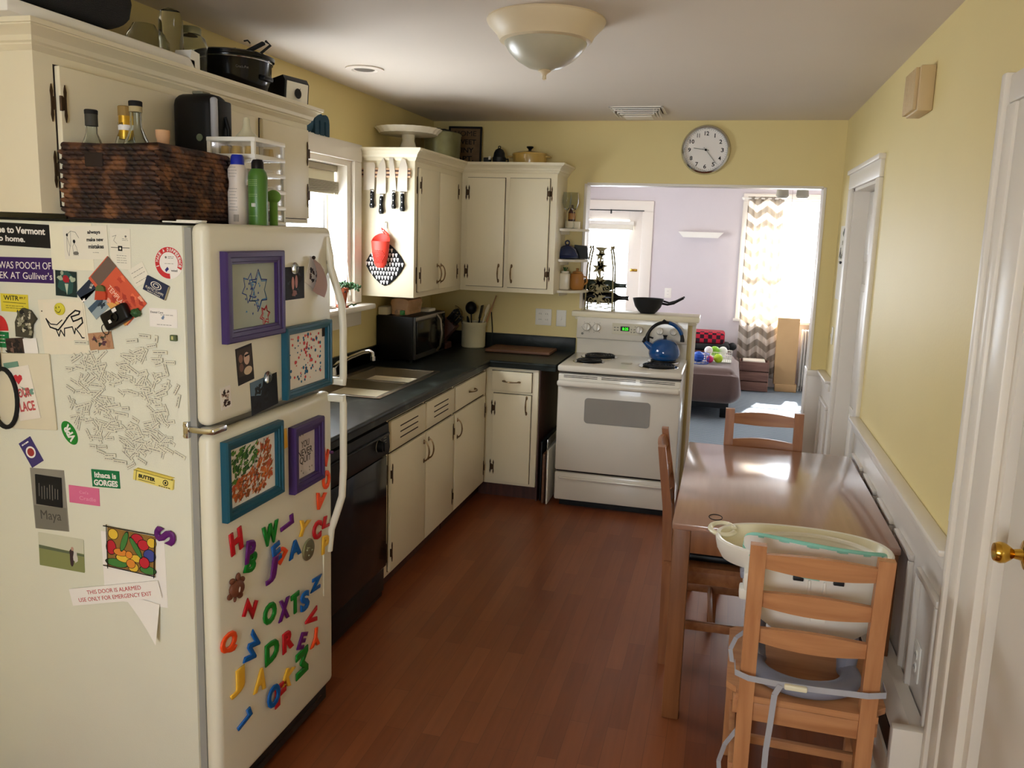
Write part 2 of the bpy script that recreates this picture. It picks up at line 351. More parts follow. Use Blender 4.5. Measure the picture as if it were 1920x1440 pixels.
# ------------------------------------------------------------------ the room shell
H = 2.47
def sbox(name, boxes, m, bev=0):
    b = MB(m)
    for a, c in boxes: b.box(a, c, bev)
    return struct(b.build(name))
sbox('floor', [((-.14, -7.05, -.06), (2.86, .06, 0))], M['floor'])
sbox('floor_living', [((-.14, .06, -.06), (3.6, 4.6, 0))], M['carpet'])
sbox('ceiling', [((-.14, -7.05, H), (3.6, 4.75, H+.1))], M['ceil'])
sbox('wall_left', [((-.14, -7.05, 0), (0, -2.33, H)), ((-.14, -1.28, 0), (0, 0, H)), ((-.14, -2.33, 0), (0, -1.28, 1.29)), ((-.14, -2.33, 2.08), (0, -1.28, H))], M['wall'])
sbox('wall_right', [((2.72, -7.05, 0), (2.86, -4.42, H)), ((2.72, -3.42, 0), (2.86, -1.37, H)), ((2.72, -.55, 0), (2.86, 0, H)), ((2.72, -4.42, 2.06), (2.86, -3.42, H)), ((2.72, -1.37, 2.03), (2.86, -.55, H)), ((2.86, -4.6, 0), (3.0, -.4, H))], M['wall'])
sbox('wall_back', [((-.14, 0, 0), (1.10, .12, H)), ((2.62, 0, 0), (3.35, .12, H)), ((1.10, 0, 2.06), (2.62, .12, H)), ((1.10, 0, 0), (1.865, .12, 1.17))], M['wall'])
sbox('wall_rear', [((-.14, -7.05, 0), (.75, -6.9, H)), ((1.95, -7.05, 0), (2.86, -6.9, H)), ((.75, -7.05, 0), (1.95, -6.9, 1.05)), ((.75, -7.05, 2.05), (1.95, -6.9, H))], M['wall'])
sbox('wall_living_far', [((-.14, 4.45, 0), (.26, 4.6, H)), ((.26, 4.45, 2.02), (1.02, 4.6, H)), ((1.02, 4.45, 0), (2.27, 4.6, H)), ((2.27, 4.45, 0), (3.25, 4.6, .8)), ((2.27, 4.45, 2.17), (3.25, 4.6, H)), ((3.25, 4.45, 0), (3.6, 4.6, H))], M['lwall'])
sbox('wall_living_right', [((3.35, .12, 0), (3.5, 4.45, H))], M['lwall'])
sbox('wall_living_left', [((-.14, .12, 0), (0, 2.1, H)), ((-.14, 3.1, 0), (0, 4.45, H)), ((-.14, 2.1, 0), (0, 3.1, .95)), ((-.14, 2.1, 1.95), (0, 3.1, H))], M['lwall'])
sbox('wall_living_near', [((0, .12, 0), (1.09, .14, H)), ((2.63, .12, 0), (3.35, .14, H)), ((1.09, .12, 2.07), (2.63, .14, H)), ((1.09, .12, 0), (1.865, .14, 1.17))], M['lwall'])
# white reveal of the wide opening
sbox('trim_1', [((1.088, -.004, 1.215), (1.106, .145, 2.06)), ((2.612, -.004, .9), (2.63, .145, 2.06)), ((1.107, -.004, 2.052), (2.611, .145, 2.068))], M['trim'], .002)
# half wall end post and cap
sbox('trim_2', [((1.85, -.008, 0), (1.882, .145, 1.165))], M['wall'], .003)
sbox('trim_3', [((1.862, -.012, .0), (1.886, .0, 1.165))], M['trim'], .002)
b = MB(M['cab']); b.box((1.05, -.075, 1.165), (1.905, .17, 1.205), .008); b.box((1.07, -.05, 1.145), (1.89, .15, 1.167), .006); struct(b.build('trim_4'))
# wainscot of the right-hand wall
def wains(name, y0, y1, n):
    b = MB(M['wains']); b.box((2.706, y0, 0), (2.72, y1, .88)); w = (y1-y0)/n
    b.box((2.690, y0, .84), (2.72, y1, .885), .003); b.box((2.668, y0, .885), (2.72, y1, .905), .006); b.box((2.698, y0, .0), (2.72, y1, .11), .004)
    for i in range(n):
        a = y0+w*i+.045; c = y0+w*(i+1)-.045
        for (p, q) in (((a, .2125), (a+.022, .7175)), ((c-.022, .2125), (c, .7175)), ((a, .19), (c, .212)), ((a, .718), (c, .74))):
            b.box((2.690, p[0], p[1]), (2.708, q[0], q[1]), .005)
    return struct(b.build(name))
wains('trim_5', -3.20, -1.46, 5); wains('trim_6', -.45, -.0, 1)
sbox('trim_7', [((2.615, -.014, 0), (2.72, 0, .88)), ((2.605, -.03, .865), (2.72, 0, .9)), ((2.604, -.002, 0), (2.622, .145, .9))], M['wains'], .003)
# far door in the right wall: casing, reveal and six-panel leaf
b = MB(M['trim'])
for y0, y1, z0, z1 in ((-1.455, -1.36, 0, 2.02), (-.555, -.46, 0, 2.02), (-1.455, -.46, 2.02, 2.105)):
    b.box((2.70, y0, z0), (2.722, y1, z1), .005)
b.box((2.688, -1.465, 2.10), (2.722, -.45, 2.125), .004)
b.box((2.72, -1.37, 0), (2.86, -1.345, 2.03)); b.box((2.72, -.575, 0), (2.86, -.55, 2.03)); b.box((2.72, -1.37, 2.005), (2.86, -.55, 2.03)); struct(b.build('trim_8'))
d = struct(thing('door_1', 'white six-panel door set in the far end of right wall', 'door', (2.80, -.96, 0))); del d['category']; del d['label']
b = MB(M['trim'], (2.80, -.96, 0)); b.box((2.80, -1.343, .01), (2.835, -.577, 2.0), .003)
for (a, c) in ((-1.29, -1.0), (-.92, -.63)):
    for (z0, z1) in ((.2, .8), (.95, 1.5), (1.62, 1.88)):
        b.box((2.790, a, z0), (2.802, c, z1), .008); b.box((2.786, a+.04, z0+.04), (2.792, c-.04, z1-.04), .006)
b.build('door_leaf', d)
b = MB(M['gap'], (2.80, -.96, 0)); b.cyl((2.80, -1.28, .93), (2.775, -1.28, .93), .008); b.sph((2.765, -1.28, .93), .02); b.build('door_knob', d)
# near door: casing, jamb and the closed exterior door
b = MB(M['trim'])
b.box((2.692, -3.30, 0), (2.721, -3.235, 2.06), .008); b.box((2.682, -3.235, 0), (2.7215, -3.205, 2.135), .006); b.box((2.700, -3.425, 0), (2.722, -3.30, 2.06), .004)
b.box((2.695, -4.5, 2.06), (2.7225, -3.236, 2.13), .006)
b.box((2.72, -3.46, 0), (2.86, -3.42, 2.06)); b.box((2.745, -3.48, 0), (2.86, -3.455, 2.05), .003); b.box((2.7205, -4.42, 2.021), (2.86, -3.461, 2.06)); struct(b.build('trim_9'))
d = struct(bpy.data.objects.new('door_2', None)); COL.objects.link(d); d.location = (2.75, -3.95, 0)
b = MB(M['trim'], (2.75, -3.95, 0)); b.box((2.735, -4.38, .01), (2.775, -3.485, 2.02), .003); b.box((2.729, -4.25, 1.0), (2.737, -3.62, 1.9), .004); b.build('door_leaf', d)
b = MB(M['dwood'], (2.75, -3.95, 0)); b.box((2.741, -3.4845, .0), (2.747, -3.479, 2.03)); b.build('door_seal', d)
b = MB(M['brass'], (2.75, -3.95, 0)); T = Matrix.Translation((2.735, -3.615, 1.062)) @ Matrix.Rotation(R(-90), 4, 'Y')
b.lathe([(.032, 0), (.032, .006), (.013, .012), (.010, .028), (.014, .033), (.022, .045), (.0235, .056), (.019, .066), (0, .070)], T=T); b.build('door_knob', d)
# windows
def window(name, ax, pos, u0, u1, z0, z1, out, mull=True, meet=True, fm=None, dep=.035):
    d = bpy.data.objects.new(name, None); COL.objects.link(d); struct(d)
    f = MB(fm or M['trim']); g = MB(M['pane']); t = .04
    def bx(mb, a0, a1, c0, c1, p0, p1):
        if ax == 'x': mb.box((p0, a0, c0), (p1, a1, c1), .003 if mb is f else 0)
        else: mb.box((a0, p0, c0), (a1, p1, c1), .003 if mb is f else 0)
    p0, p1 = pos, pos+out*dep
    bx(f, u0, u0+t, z0, z1, p0, p1); bx(f, u1-t, u1, z0, z1, p0, p1); bx(f, u0+t, u1-t, z0, z0+t, p0, p1); bx(f, u0+t, u1-t, z1-t, z1, p0, p1)
    if meet: bx(f, u0+t, u1-t, (z0+z1)/2-.02, (z0+z1)/2+.02, p0, p1)
    bx(g, u0+t, u1-t, z0+t, z1-t, p0+out*.001, p0+out*.005)
    f.build('window_frame', d); g.build('window_pane', d)
    return d
w1 = window('window_1', 'x', -.13, -2.30, -1.33, 1.31, 2.06, 1, meet=False, dep=.010)
b = MB(M['trim'])
b.box((-.14, -1.335, 1.301), (-.0005, -1.28, 2.05)); b.box((-.14, -2.33, 1.301), (-.0005, -2.275, 2.05)); b.box((-.14, -2.33, 2.05), (-.0005, -1.28, 2.08))
b.box((-.0, -1.285, 1.29), (.022, -1.195, 2.08), .004); b.box((-.0, -2.42, 1.29), (.022, -2.33, 2.08), .004); b.box((0, -2.42, 2.08), (.024, -1.195, 2.175), .004)
b.build('window_casing', w1)
b = MB(M['trim']); b.box((-.14, -2.33, 1.285), (.02, -1.28, 1.30)); b.box((0.0, -2.44, 1.255), (.10, -1.165, 1.285), .008); b.box((0, -2.42, 1.16), (.018, -1.19, 1.257), .004); b.build('window_sill', w1)
window('window_2', 'y', 4.58, 2.27, 3.25, .8, 2.17, -1)
window('added_window_3', 'y', -7.03, .75, 1.95, 1.05, 2.05, 1)  # added window behind the camera, lights the fridge side and right wall
window('added_window_4', 'x', -.13, 2.1, 3.1, .95, 1.95, 1)  # added side window out of view, sized to brighten the living room
sbox('trim_10', [((2.18, 4.425, .80), (2.27, 4.45, 2.17)), ((3.25, 4.425, .80), (3.34, 4.45, 2.17)), ((2.18, 4.425, 2.17), (3.34, 4.45, 2.26)), ((2.16, 4.38, .77), (3.36, 4.45, .80))], M['trim'], .004)
# glazed door of the living room
sbox('trim_11', [((1.02, 4.425, 0), (1.15, 4.45, 2.02)), ((.13, 4.425, 0), (.26, 4.45, 2.02)), ((.13, 4.425, 2.02), (1.15, 4.45, 2.15))], M['trim'], .005)
d = struct(bpy.data.objects.new('door_3', None)); COL.objects.link(d)
b = MB(M['trim'])
for q in (((.26, .01), (.36, 2.02)), ((.86, .01), (1.02, 2.02)), ((.36, .01), (.86, .75)), ((.36, 1.92), (.86, 2.02))): b.box((q[0][0], 4.50, q[0][1]), (q[1][0], 4.54, q[1][1]), .004)
b.build('door_leaf', d)
MB(M['pane']).box((.36, 4.517, .75), (.86, 4.523, 1.92)).build('door_pane', d)
b = MB(M['brass']); b.box((.895, 4.49, 1.30), (.985, 4.502, 1.33), .003); b.cyl((.94, 4.5, 1.315), (.94, 4.46, 1.315), .008); b.build('door_handle', d)

# ------------------------------------------------------------------ ceiling and wall fixtures
t = thing('ceiling_light', 'round flush ceiling light with frosted glass bowl on the kitchen ceiling', 'ceiling light', (1.374, -2.53, H))
b = MB(M['lampw']); b.lathe([(.0, 0), (.212, 0), (.214, -.006), (.208, -.02), (.178, -.05), (.165, -.075), (.152, -.08), (.0, -.08)], n=56); b.build('lamp_pan', t)
b = MB(M['frost']); b.lathe([(.15, -.078), (.148, -.085), (.13, -.112), (.10, -.14), (.06, -.163), (.02, -.172), (0, -.173)], n=56); b.build('glass_bowl', t)
b = MB(M['lampw']); b.lathe([(0, -.168), (.02, -.17), (.024, -.176), (.012, -.184), (.007, -.19), (.008, -.203), (0, -.208)], n=24); b.build('finial', t)
t = thing('ceiling_speaker', 'small round recessed disc in the ceiling over the sink', 'ceiling fixture', (.31, -1.775, H))
b = MB(M['ceil']); b.lathe([(0, 0), (.09, 0), (.092, -.006), (.062, -.010), (.055, -.004), (0, -.003)], n=40); b.build('ring', t)
b = MB(col((104, 94, 82))); b.lathe([(0, -.004), (.05, -.004), (.045, -.007), (0, -.007)], n=32); b.build('disc', t)
t = thing('ceiling_vent', 'white louvred air vent hanging on the ceiling near the clock wall', 'air vent', (1.475, -.45, H))
b = MB(M['trim'])
for q in (((-.16, -.15, -.006), (.16, -.135, 0)), ((-.16, .13, -.006), (.16, .15, 0)), ((-.16, -.15, -.006), (-.145, .15, 0)), ((.145, -.15, -.006), (.16, .15, 0))): b.box(*q, .002)
b.box((-.085, -.02, -.04), (.085, .13, -.034), .002); b.build('frame', t)
MB(M['gap']).box((-.14, -.13, -.003), (.14, .13, -.001)).build('opening', t)
b = MB(M['trim'])
for i in range(4): b.box((-.14+.012*i, -.12+.022*i, -.012-.007*i), (.14-.012*i, -.108+.022*i, -.006-.007*i), .001)
b.build('slats', t)
b = MB(M['trim'])
for sx in (-1, 1):
    for i in range(3): b.box((sx*(.135-.018*i), -.09+.02*i, -.030), (sx*(.130-.018*i), .13, -.002), 0)
b.build('side_slats', t)
# wall clock
t = thing('wall_clock', 'round chrome-rimmed clock with black numbers above the wide opening', 'clock'); t.matrix_world = side_m(1.872, 2.284, -.001)
b = MB(M['chrome']); b.lathe([(.155, 0), (.157, .012), (.150, .034), (.140, .04), (.134, .034), (.132, .012)], n=64); b.build('rim', t)
b = MB(M['paperw']); b.lathe([(0, .008), (.136, .008), (.136, .013), (0, .013)], n=64); b.build('dial', t)
for i in range(1, 13):
    a = R(90-30*i); lettering('numeral', str(i), M['ink'], t, .0055 if i == 1 else (.028 if i in (10, 12) else (.018 if i != 11 else .016)), .026, (.104*math.cos(a), .104*math.sin(a)), .0135, bold=.02)
b = MB(M['ink'])
for i in range(60):
    a = R(6*i); b.line([(.124*math.cos(a), .124*math.sin(a)), ((.129)*math.cos(a), .129*math.sin(a))], .0014, .0136, M['ink'])
b.build('minute_marks', t)
def hand(name, deg, L, wd):
    a = R(90-deg); c, s_ = math.cos(a), math.sin(a); b = MB(M['ink']); b.beam((-c*.02, -s_*.02, .017), (c*L, s_*L, .017), .0015, wd, up=(0, 0, 1)); b.build(name, t)
hand('hour_hand', 278, .078, .009); hand('minute_hand', 141, .112, .005)
b = MB(M['ink']); b.cyl((0, 0, .014), (0, 0, .021), .007); b.build('hub', t)
# chime box, calendar, switches, outlets
t = thing('door_chime', 'beige louvred door chime box high on the right wall', 'door chime'); t.matrix_world = right_m(-2.2, 2.262)
b = MB(M['beige']); b.box((-.10, -.078, 0), (.10, .078, .05), .005); b.build('housing', t)
b = MB(M['beige'])
for i in range(9): b.box((-.092+.0205*i, -.072, .05), (-.080+.0205*i, .072, .064), .002)
b.build('louvres', t)
def plate(name, label, T, w, h, kind='sw', lm='white'):
    t = thing(name, label, 'switch' if kind == 'sw' else 'outlet'); t.matrix_world = T
    b = MB(M[lm]); b.box((-w/2, -h/2, 0), (w/2, h/2, .006), .003); b.build('cover_plate', t)
    if kind == 'sw':
        b = MB(M[lm]); b.box((-.005, -.012, .006), (.005, .012, .012), .002); b.build('toggle', t)
    else:
        n = 2 if kind == 'out2' else 1
        for i in range(n):
            x = (i-.5*(n-1))*.046
            for y in (-.02, .02):
                b = MB(M[lm]); b.lathe([(0, .006), (.015, .006), (.015, .009), (0, .009)], (x, y, 0), n=20); q = b.build('receptacle', t)
                b = MB(M['ink']); b.box((x-.007, y-.002, .009), (x-.005, y+.007, .0094)); b.box((x+.005, y-.002, .009), (x+.007, y+.007, .0094)); b.build('slots', q)
    return t
plate('wall_outlet', 'double outlet plate on the yellow wall between crock and range', side_m(.838, 1.142, 0), .115, .115, 'out2')
plate('light_switch', 'single switch plate on the yellow wall just left of the range', side_m(.965, 1.14, 0), .07, .115)
plate('light_switch', 'white switch plate on the right wall beside the brass-knobbed door', right_m(-3.118, 1.01), .07, .115)
plate('light_switch', 'white switch plate on the right wall beyond the six-panel door', right_m(-.2, 1.15), .06, .11)
plate('wall_outlet', 'white outlet low on the wainscot beside the dining table', right_m(-2.98, .47, 2.706), .07, .115, 'out')
plate('wall_outlet', 'white outlet on the lavender living room wall above the pan', side_m(1.375, 1.06, 4.45), .08, .12, 'out')
t = thing('wall_calendar', 'paper calendar hanging on the right wall beside the wide opening', 'calendar'); t.matrix_world = right_m(-.28, 1.60, 2.72)
b = MB(M['paper']); b.box((-.12, -.22, 0), (.12, 0, .003)); b.build('month_page', t)
b = MB(M['paper']); b.box((-.12, 0.008, 0), (.12, .22, .003))
for i in range(14): b.blob(random.uniform(-.09, .09), random.uniform(.03, .2), .02, .015, .0034, random.choice([col((90, 100, 70)), M['ink'], col((150, 140, 110))]), j=.4)
b.build('picture_page', t)
b = MB(M['ink']); b.box((-.03, -.006, 0), (.03, .01, .008), .002); b.build('binding', t)
t = thing('baseboard_heater', 'white baseboard heater with black slot along the right wall by the table', 'heater', (2.65, -2.4, 0))
b = MB(M['trim'], (2.65, -2.4, 0)); b.prism([(2.70, .02), (2.70, .36), (2.66, .36), (2.625, .33), (2.62, .32), (2.66, .30), (2.66, .25), (2.612, .24), (2.612, .05), (2.63, .03)], -3.168, -1.6, 'y')
b.build('cover', t)
b = MB(M['black'], (2.65, -2.4, 0)); b.box((2.618, -3.165, .245), (2.662, -1.62, .318)); b.build('slot', t)
b = MB(M['trim'], (2.65, -2.4, 0)); b.box((2.605, -3.203, .01), (2.704, -3.168, .37), .006); b.build('end_cap', t)
# ------------------------------------------------------------------ cabinets
def hinge(b, u, v, dr=1):
    # butterfly H hinge: one leaf on the face frame, one on the door
    for du in (-.013, .013):
        q = (.0185, .0215) if du*dr > 0 else (.0003, .0035)
        b.prism([(u+du, v-.048), (u+du+.0022, v-.040), (u+du+.0042, v-.030), (u+du+.0026, v-.014), (u+du+.0026, v+.014), (u+du+.0042, v+.030), (u+du+.0022, v+.040), (u+du, v+.048), (u+du-.0022, v+.040), (u+du-.0042, v+.030), (u+du-.0026, v+.014), (u+du-.0026, v-.014), (u+du-.0042, v-.030), (u+du-.0022, v-.040)], *q)
    b.box((u+.0*dr, v-.017, .0185), (u+.013*dr, v+.017, .021), .0005); b.box((u-.013*dr, v-.017, .0005), (u-.001*dr, v+.017, .003), .0005)
    b.cyl((u, v-.019, .019), (u, v+.019, .019), .0042, n=10)
def pull(b, u, v, L=.10, ang=0):
    T0 = b.T; b.T = T0 @ Matrix.Translation((u, v, .018)) @ Matrix.Rotation(R(ang), 4, 'Z')
    pts = [(0, L/2*math.cos(PI*i/12), .004+.026*math.sin(PI*i/12)) for i in range(13)]
    b.tube(pts, .004, rs=[.006, .0045, .0038, .0036, .0038, .0042, .0048, .0042, .0038, .0036, .0038, .0045, .006], n=8)
    for s_ in (1, -1): b.sph((0, s_*L/2, .002), (.007, .013, .003), n=12)
    b.T = T0
def cabinet(name, label, T, u0, u1, z0, z1, depth, doors=(), drawers=(), vents=(), group=None, rails=None, mc='cab'):
    t = thing(name, label, 'cabinet', T @ Vector(((u0+u1)/2, z0, -depth/2)), group=group); o = t.location
    b = MB(M[mc], o); b.T = T; b.box((u0, z0, -depth), (u1, z1, 0), .0015)
    for (a, c, q0, q1, *_r) in list(doors)+list(drawers)+list(vents): b.box((a-.003, q0-.003, 0), (c+.003, q1+.003, .0012), 0, M['gap'])
    b.build('carcass', t)
    for (a, c, q0, q1, hs, hv) in doors:
        b = MB(M[mc], o); b.T = T; b.box((a, q0, .001), (c, q1, .018), .003); dd = b.build('door', t)
        b = MB(M['pull'], o); b.T = T; b.tube; pull(b, (c-.028) if hs == 'l' else (a+.028), hv); b.build('handle', dd)
        for q in (q0+.095, q1-.095) if q1-q0 > .3 else ((q0+q1)/2,):
            b = MB(M['hinge'], o); b.T = T; hinge(b, a if hs == 'l' else c, q, 1 if hs == 'l' else -1); b.build('hinge', dd)
    for (a, c, q0, q1) in drawers:
        b = MB(M[mc], o); b.T = T; b.box((a, q0, .001), (c, q1, .018), .003); dd = b.build('drawer', t)
        b = MB(M['pull'], o); b.T = T; pull(b, (a+c)/2, (q0+q1)/2, .10, 90); b.build('handle', dd)
    for (a, c, q0, q1) in vents:
        b = MB(M[mc], o); b.T = T; b.box((a, q0, .001), (c, q1, .018), .003)
        for k in (-1, 0, 1): b.box((a+(c-a)*.24, (q0+q1)/2+k*.028-.003, .0181), (c-(c-a)*.24, (q0+q1)/2+k*.028+.003, .0186), 0, M['gap'])
        b.build('vent_panel', t)
    return t
TL = front_m(0, 0, .61); TB = side_m(0, 0, -.61)
c1 = cabinet('base_cabinet', 'cream cupboard under the sink with slotted vent panels above two doors', TL, -2.195, -1.262, .10, .872, .60,
    doors=[(-2.155, -1.715, .12, .69, 'l', .60), (-1.705, -1.275, .12, .69, 'r', .60)], vents=[(-2.155, -1.722, .705, .845), (-1.70, -1.275, .705, .845)])
c2 = cabinet('base_cabinet', 'cream base cupboard with one drawer between sink cupboard and inner corner', TL, -1.26, -.612, .10, .872, .60,
    doors=[(-1.245, -.665, .12, .69, 'r', .60)], drawers=[(-1.245, -.665, .705, .845)])
c3 = cabinet('base_cabinet', 'cream base cupboard with one drawer facing the room left of the range', TB, .612, .957, .10, .872, .58,
    doors=[(.668, .917, .12, .70, 'l', .635)], drawers=[(.655, .917, .72, .846)])
for cc, a, q in ((c1, (.03, -2.19, 0), (.55, -1.265, .10)), (c2, (.03, -1.255, 0), (.55, -.03, .10)), (c3, (.56, -.55, 0), (.95, -.03, .10))):
    MB(M['dwood'], cc.location).box(a, q).build('toe_kick', cc)
# move the pull of the mirror door pair to their meeting stiles happens through hinge side; upper cupboards:
TUL = front_m(0, 0, .33); TUB = side_m(0, 0, -.33)
def crown(name, par, x0, x1, y0, y1, z0, lv, sides, m='cab'):
    vs = []; fs = []; o = par.location
    for (dz, e) in lv:
        X0 = x0-(e if 'l' in sides else 0); X1 = x1+(e if 'r' in sides else 0); Y0 = y0-(e if 'f' in sides else 0); Y1 = y1+(e if 'b' in sides else 0)
        vs += [(X0, Y0, z0+dz), (X1, Y0, z0+dz), (X1, Y1, z0+dz), (X0, Y1, z0+dz)]
    k = len(lv)
    for i in range(k-1):
        for j in range(4): fs.append([i*4+j, i*4+(j+1) % 4, (i+1)*4+(j+1) % 4, (i+1)*4+j])
    fs.append([3, 2, 1, 0]); fs.append([(k-1)*4+j for j in range(4)])
    b = MB(M[m], o); b._add(vs, fs); return b.build(name, par, smooth=20)
LV = [(0, .002), (.012, .012), (.016, .012), (.02, .018), (.032, .022), (.044, .032), (.052, .044), (.056, .044), (.056, .05), (.068, .052)]
u1_ = cabinet('wall_cabinet', 'cream two-door wall cupboard beside the window, knives on its end panel', TUL, -1.165, -.333, 1.327, 2.10, .33,
    doors=[(-1.12, -.805, 1.36, 2.06, 'l', 1.455), (-.795, -.45, 1.36, 2.06, 'r', 1.455)])
u2_ = cabinet('wall_cabinet', 'cream two-door wall cupboard facing the room left of the small shelves', TUB, .0, .97, 1.327, 2.10, .33,
    doors=[(.372, .627, 1.36, 2.065, 'l', 1.45), (.66, .925, 1.36, 2.065, 'r', 1.45)])
crown('crown_moulding', u1_, .0, .33, -1.165, -.34, 2.095, LV, 'rf'); crown('crown_moulding', u2_, .0, .97, -.33, 0, 2.095, LV, 'rf')
u3_ = cabinet('wall_cabinet', 'long cream wall cupboard above the fridge with crocheted-dark hinges'.replace('crocheted-dark', 'dark brass'), TUL, -3.745, -2.365, 1.725, 2.135, .33,
    doors=[(-3.68, -3.12, 1.745, 2.105, 'l', 1.80), (-3.10, -2.775, 1.745, 2.105, 'l', 1.80), (-2.725, -2.385, 1.745, 2.105, 'r', 1.80)])
crown('crown_moulding', u3_, .0, .33, -3.745, -2.365, 2.13, LV, 'rfb')
# corner display shelves
for i, (z, nm) in enumerate(((1.755, 'top'), (1.553, 'middle'), (1.347, 'bottom'))):
    b = MB(M['wenamel'], (.97, -.0, z)); pts = [(.972, -.001)]+[(.972+.175*math.cos(R(a)), -.001-.22*math.sin(R(a))) for a in range(0, 91, 6)]
    b.prism(pts, z-.016, z, 'z'); b.prism([(.972, -.002), (1.0, -.002), (1.0, -.05), (.972, -.16)], z-.04, z-.016, 'z')
    tag(b.build('corner_shelf'), 'small white quarter-round corner shelf, %s one of the three' % nm, 'shelf', 'corner shelves')
# ------------------------------------------------------------------ worktop, sink, tap
t = thing('worktop', 'dark slate-look L-shaped worktop with raised back edge', 'countertop', (.3, -1.5, .875))
o = t.location; b = MB(M['counter'], o)
SX0, SX1, SY0, SY1 = .10, .50, -2.02, -1.20
Z0, Z1 = .873, .915
for a, c in (((.0, -2.86, Z0), (.635, SY0, Z1)), ((.0, SY1, Z0), (.635, .0, Z1)), ((.0, SY0, Z0), (SX0, SY1, Z1)), ((SX1, SY0, Z0), (.635, SY1, Z1)), ((.635, -.635, Z0), (1.072, .0, Z1))): b.box(a, c)
b.cyl((.635, -2.86, Z1-.012), (.635, -.635, Z1-.012), .012); b.cyl((.635, -.635, Z1-.012), (1.072, -.635, Z1-.012), .012); b.box((.634, -2.86, Z0-.002), (.645, -.645, Z1-.012)); b.box((.645, -.645, Z0-.002), (1.072, -.634, Z1-.012))
b.build('top', t)
b = MB(M['counter'], o); b.box((.0, -2.86, Z1-.001), (.02, -.0, 1.01), .004); b.box((.02, -.02, Z1-.001), (1.075, -.0, 1.01), .004); b.build('backsplash', t)
t = thing('kitchen_sink', 'stainless steel double-bowl sink set in the dark worktop', 'sink', (.3, -1.6, .9)); o = t.location
b = MB(M['steel'], o)
def bowl(b, x0, x1, y0, y1, zt, zb):
    e = .02
    vs = [(x0, y0, zt), (x1, y0, zt), (x1, y1, zt), (x0, y1, zt), (x0+e, y0+e, zb), (x1-e, y0+e, zb), (x1-e, y1-e, zb), (x0+e, y1-e, zb)]
    b._add(vs, [[0, 4, 5, 1], [1, 5, 6, 2], [2, 6, 7, 3], [3, 7, 4, 0], [4, 7, 6, 5]])
bowl(b, .12, .48, -2.0, -1.62, .917, .76); b.build('bowl', t); b = MB(M['steel'], o); bowl(b, .12, .48, -1.585, -1.22, .917, .76); b.build('bowl', t)
b = MB(M['steel'], o)
for a, c in (((.085, -2.03, .913), (.12, -1.19, .921)), ((.48, -2.03, .913), (.512, -1.19, .921)), ((.12, -2.03, .913), (.48, -2.0, .921)), ((.12, -1.22, .913), (.48, -1.19, .921)), ((.12, -1.62, .905), (.48, -1.585, .919))): b.box(a, c, .003)
b.build('rim', t)
for y in (-1.81, -1.40):
    b = MB(M['chrome'], o); b.lathe([(0, .762), (.035, .762), (.04, .765), (.03, .766), (.0, .764)], (.3, y, 0), n=24); b.build('drain', t)
t = thing('kitchen_tap', 'chrome kitchen tap with long raised spout beside the black microwave', 'tap', (.06, -1.62, .921)); o = t.location
b = MB(M['chrome'], o); b.box((.035, -1.72, .92), (.085, -1.52, .932), .005); b.cyl((.06, -1.62, .93), (.06, -1.62, .975), .02, .016); b.build('base', t)
b = MB(M['chrome'], o); b.tube([(.06, -1.62, .97), (.10, -1.625, 1.0), (.18, -1.64, 1.045), (.25, -1.652, 1.075), (.29, -1.658, 1.083), (.305, -1.66, 1.075), (.307, -1.66, 1.05)], .010, n=14); b.cyl((.307, -1.66, 1.056), (.307, -1.66, 1.034), .013); b.build('spout', t)
b = MB(M['chrome'], o); b.tube([(.06, -1.62, .975), (.075, -1.60, 1.0), (.11, -1.57, 1.02)], .007, n=10); b.sph((.112, -1.568, 1.021), .01); b.build('lever', t)
# ------------------------------------------------------------------ dishwasher
t = thing('dishwasher', 'black built-in dishwasher between fridge and sink cupboard', 'dishwasher', (.3, -2.5, 0)); o = t.location
b = MB(M['black'], o); b.box((.03, -2.81, .02), (.60, -2.20, .868)); b.build('body', t)
b = MB(M['blackg'], o); b.box((.60, -2.81, .17), (.628, -2.20, .70), .006); b.build('door', t)
b = MB(M['black'], o); b.box((.60, -2.81, .02), (.605, -2.20, .165)); b.box((.604, -2.81, .05), (.615, -2.20, .16), .003); b.build('kick_panel', t)
b = MB(M['black'], o); b.prism([(.60, .705), (.635, .71), (.640, .74), (.632, .85), (.60, .866)], -2.81, -2.20, 'y'); b.box((.632, -2.80, .80), (.645, -2.21, .812), .003); p_ = b.build('control_panel', t)
b = MB(M['paper'], o)
for k in range(5): b.box((.6375, -2.262+.0, .745+.012*k), (.638, -2.235, .7465+.012*k))
for k in range(4): b.box((.6385, -2.55+.07*k, .735), (.639, -2.52+.07*k, .738))
b.build('markings', p_)
b = MB(M['black'], o); b.cyl((.636, -2.315, .77), (.662, -2.315, .77), .026, .022, n=28); b.box((.655, -2.319, .75), (.668, -2.311, .79), .002); kn = b.build('dial', t)
b = MB(M['paper'], o); b.tube([(.6385, -2.315+.030*math.cos(a*PI/12), .77+.030*math.sin(a*PI/12)) for a in range(24)], .0008, n=6, closed=True); b.build('dial_ring', kn)
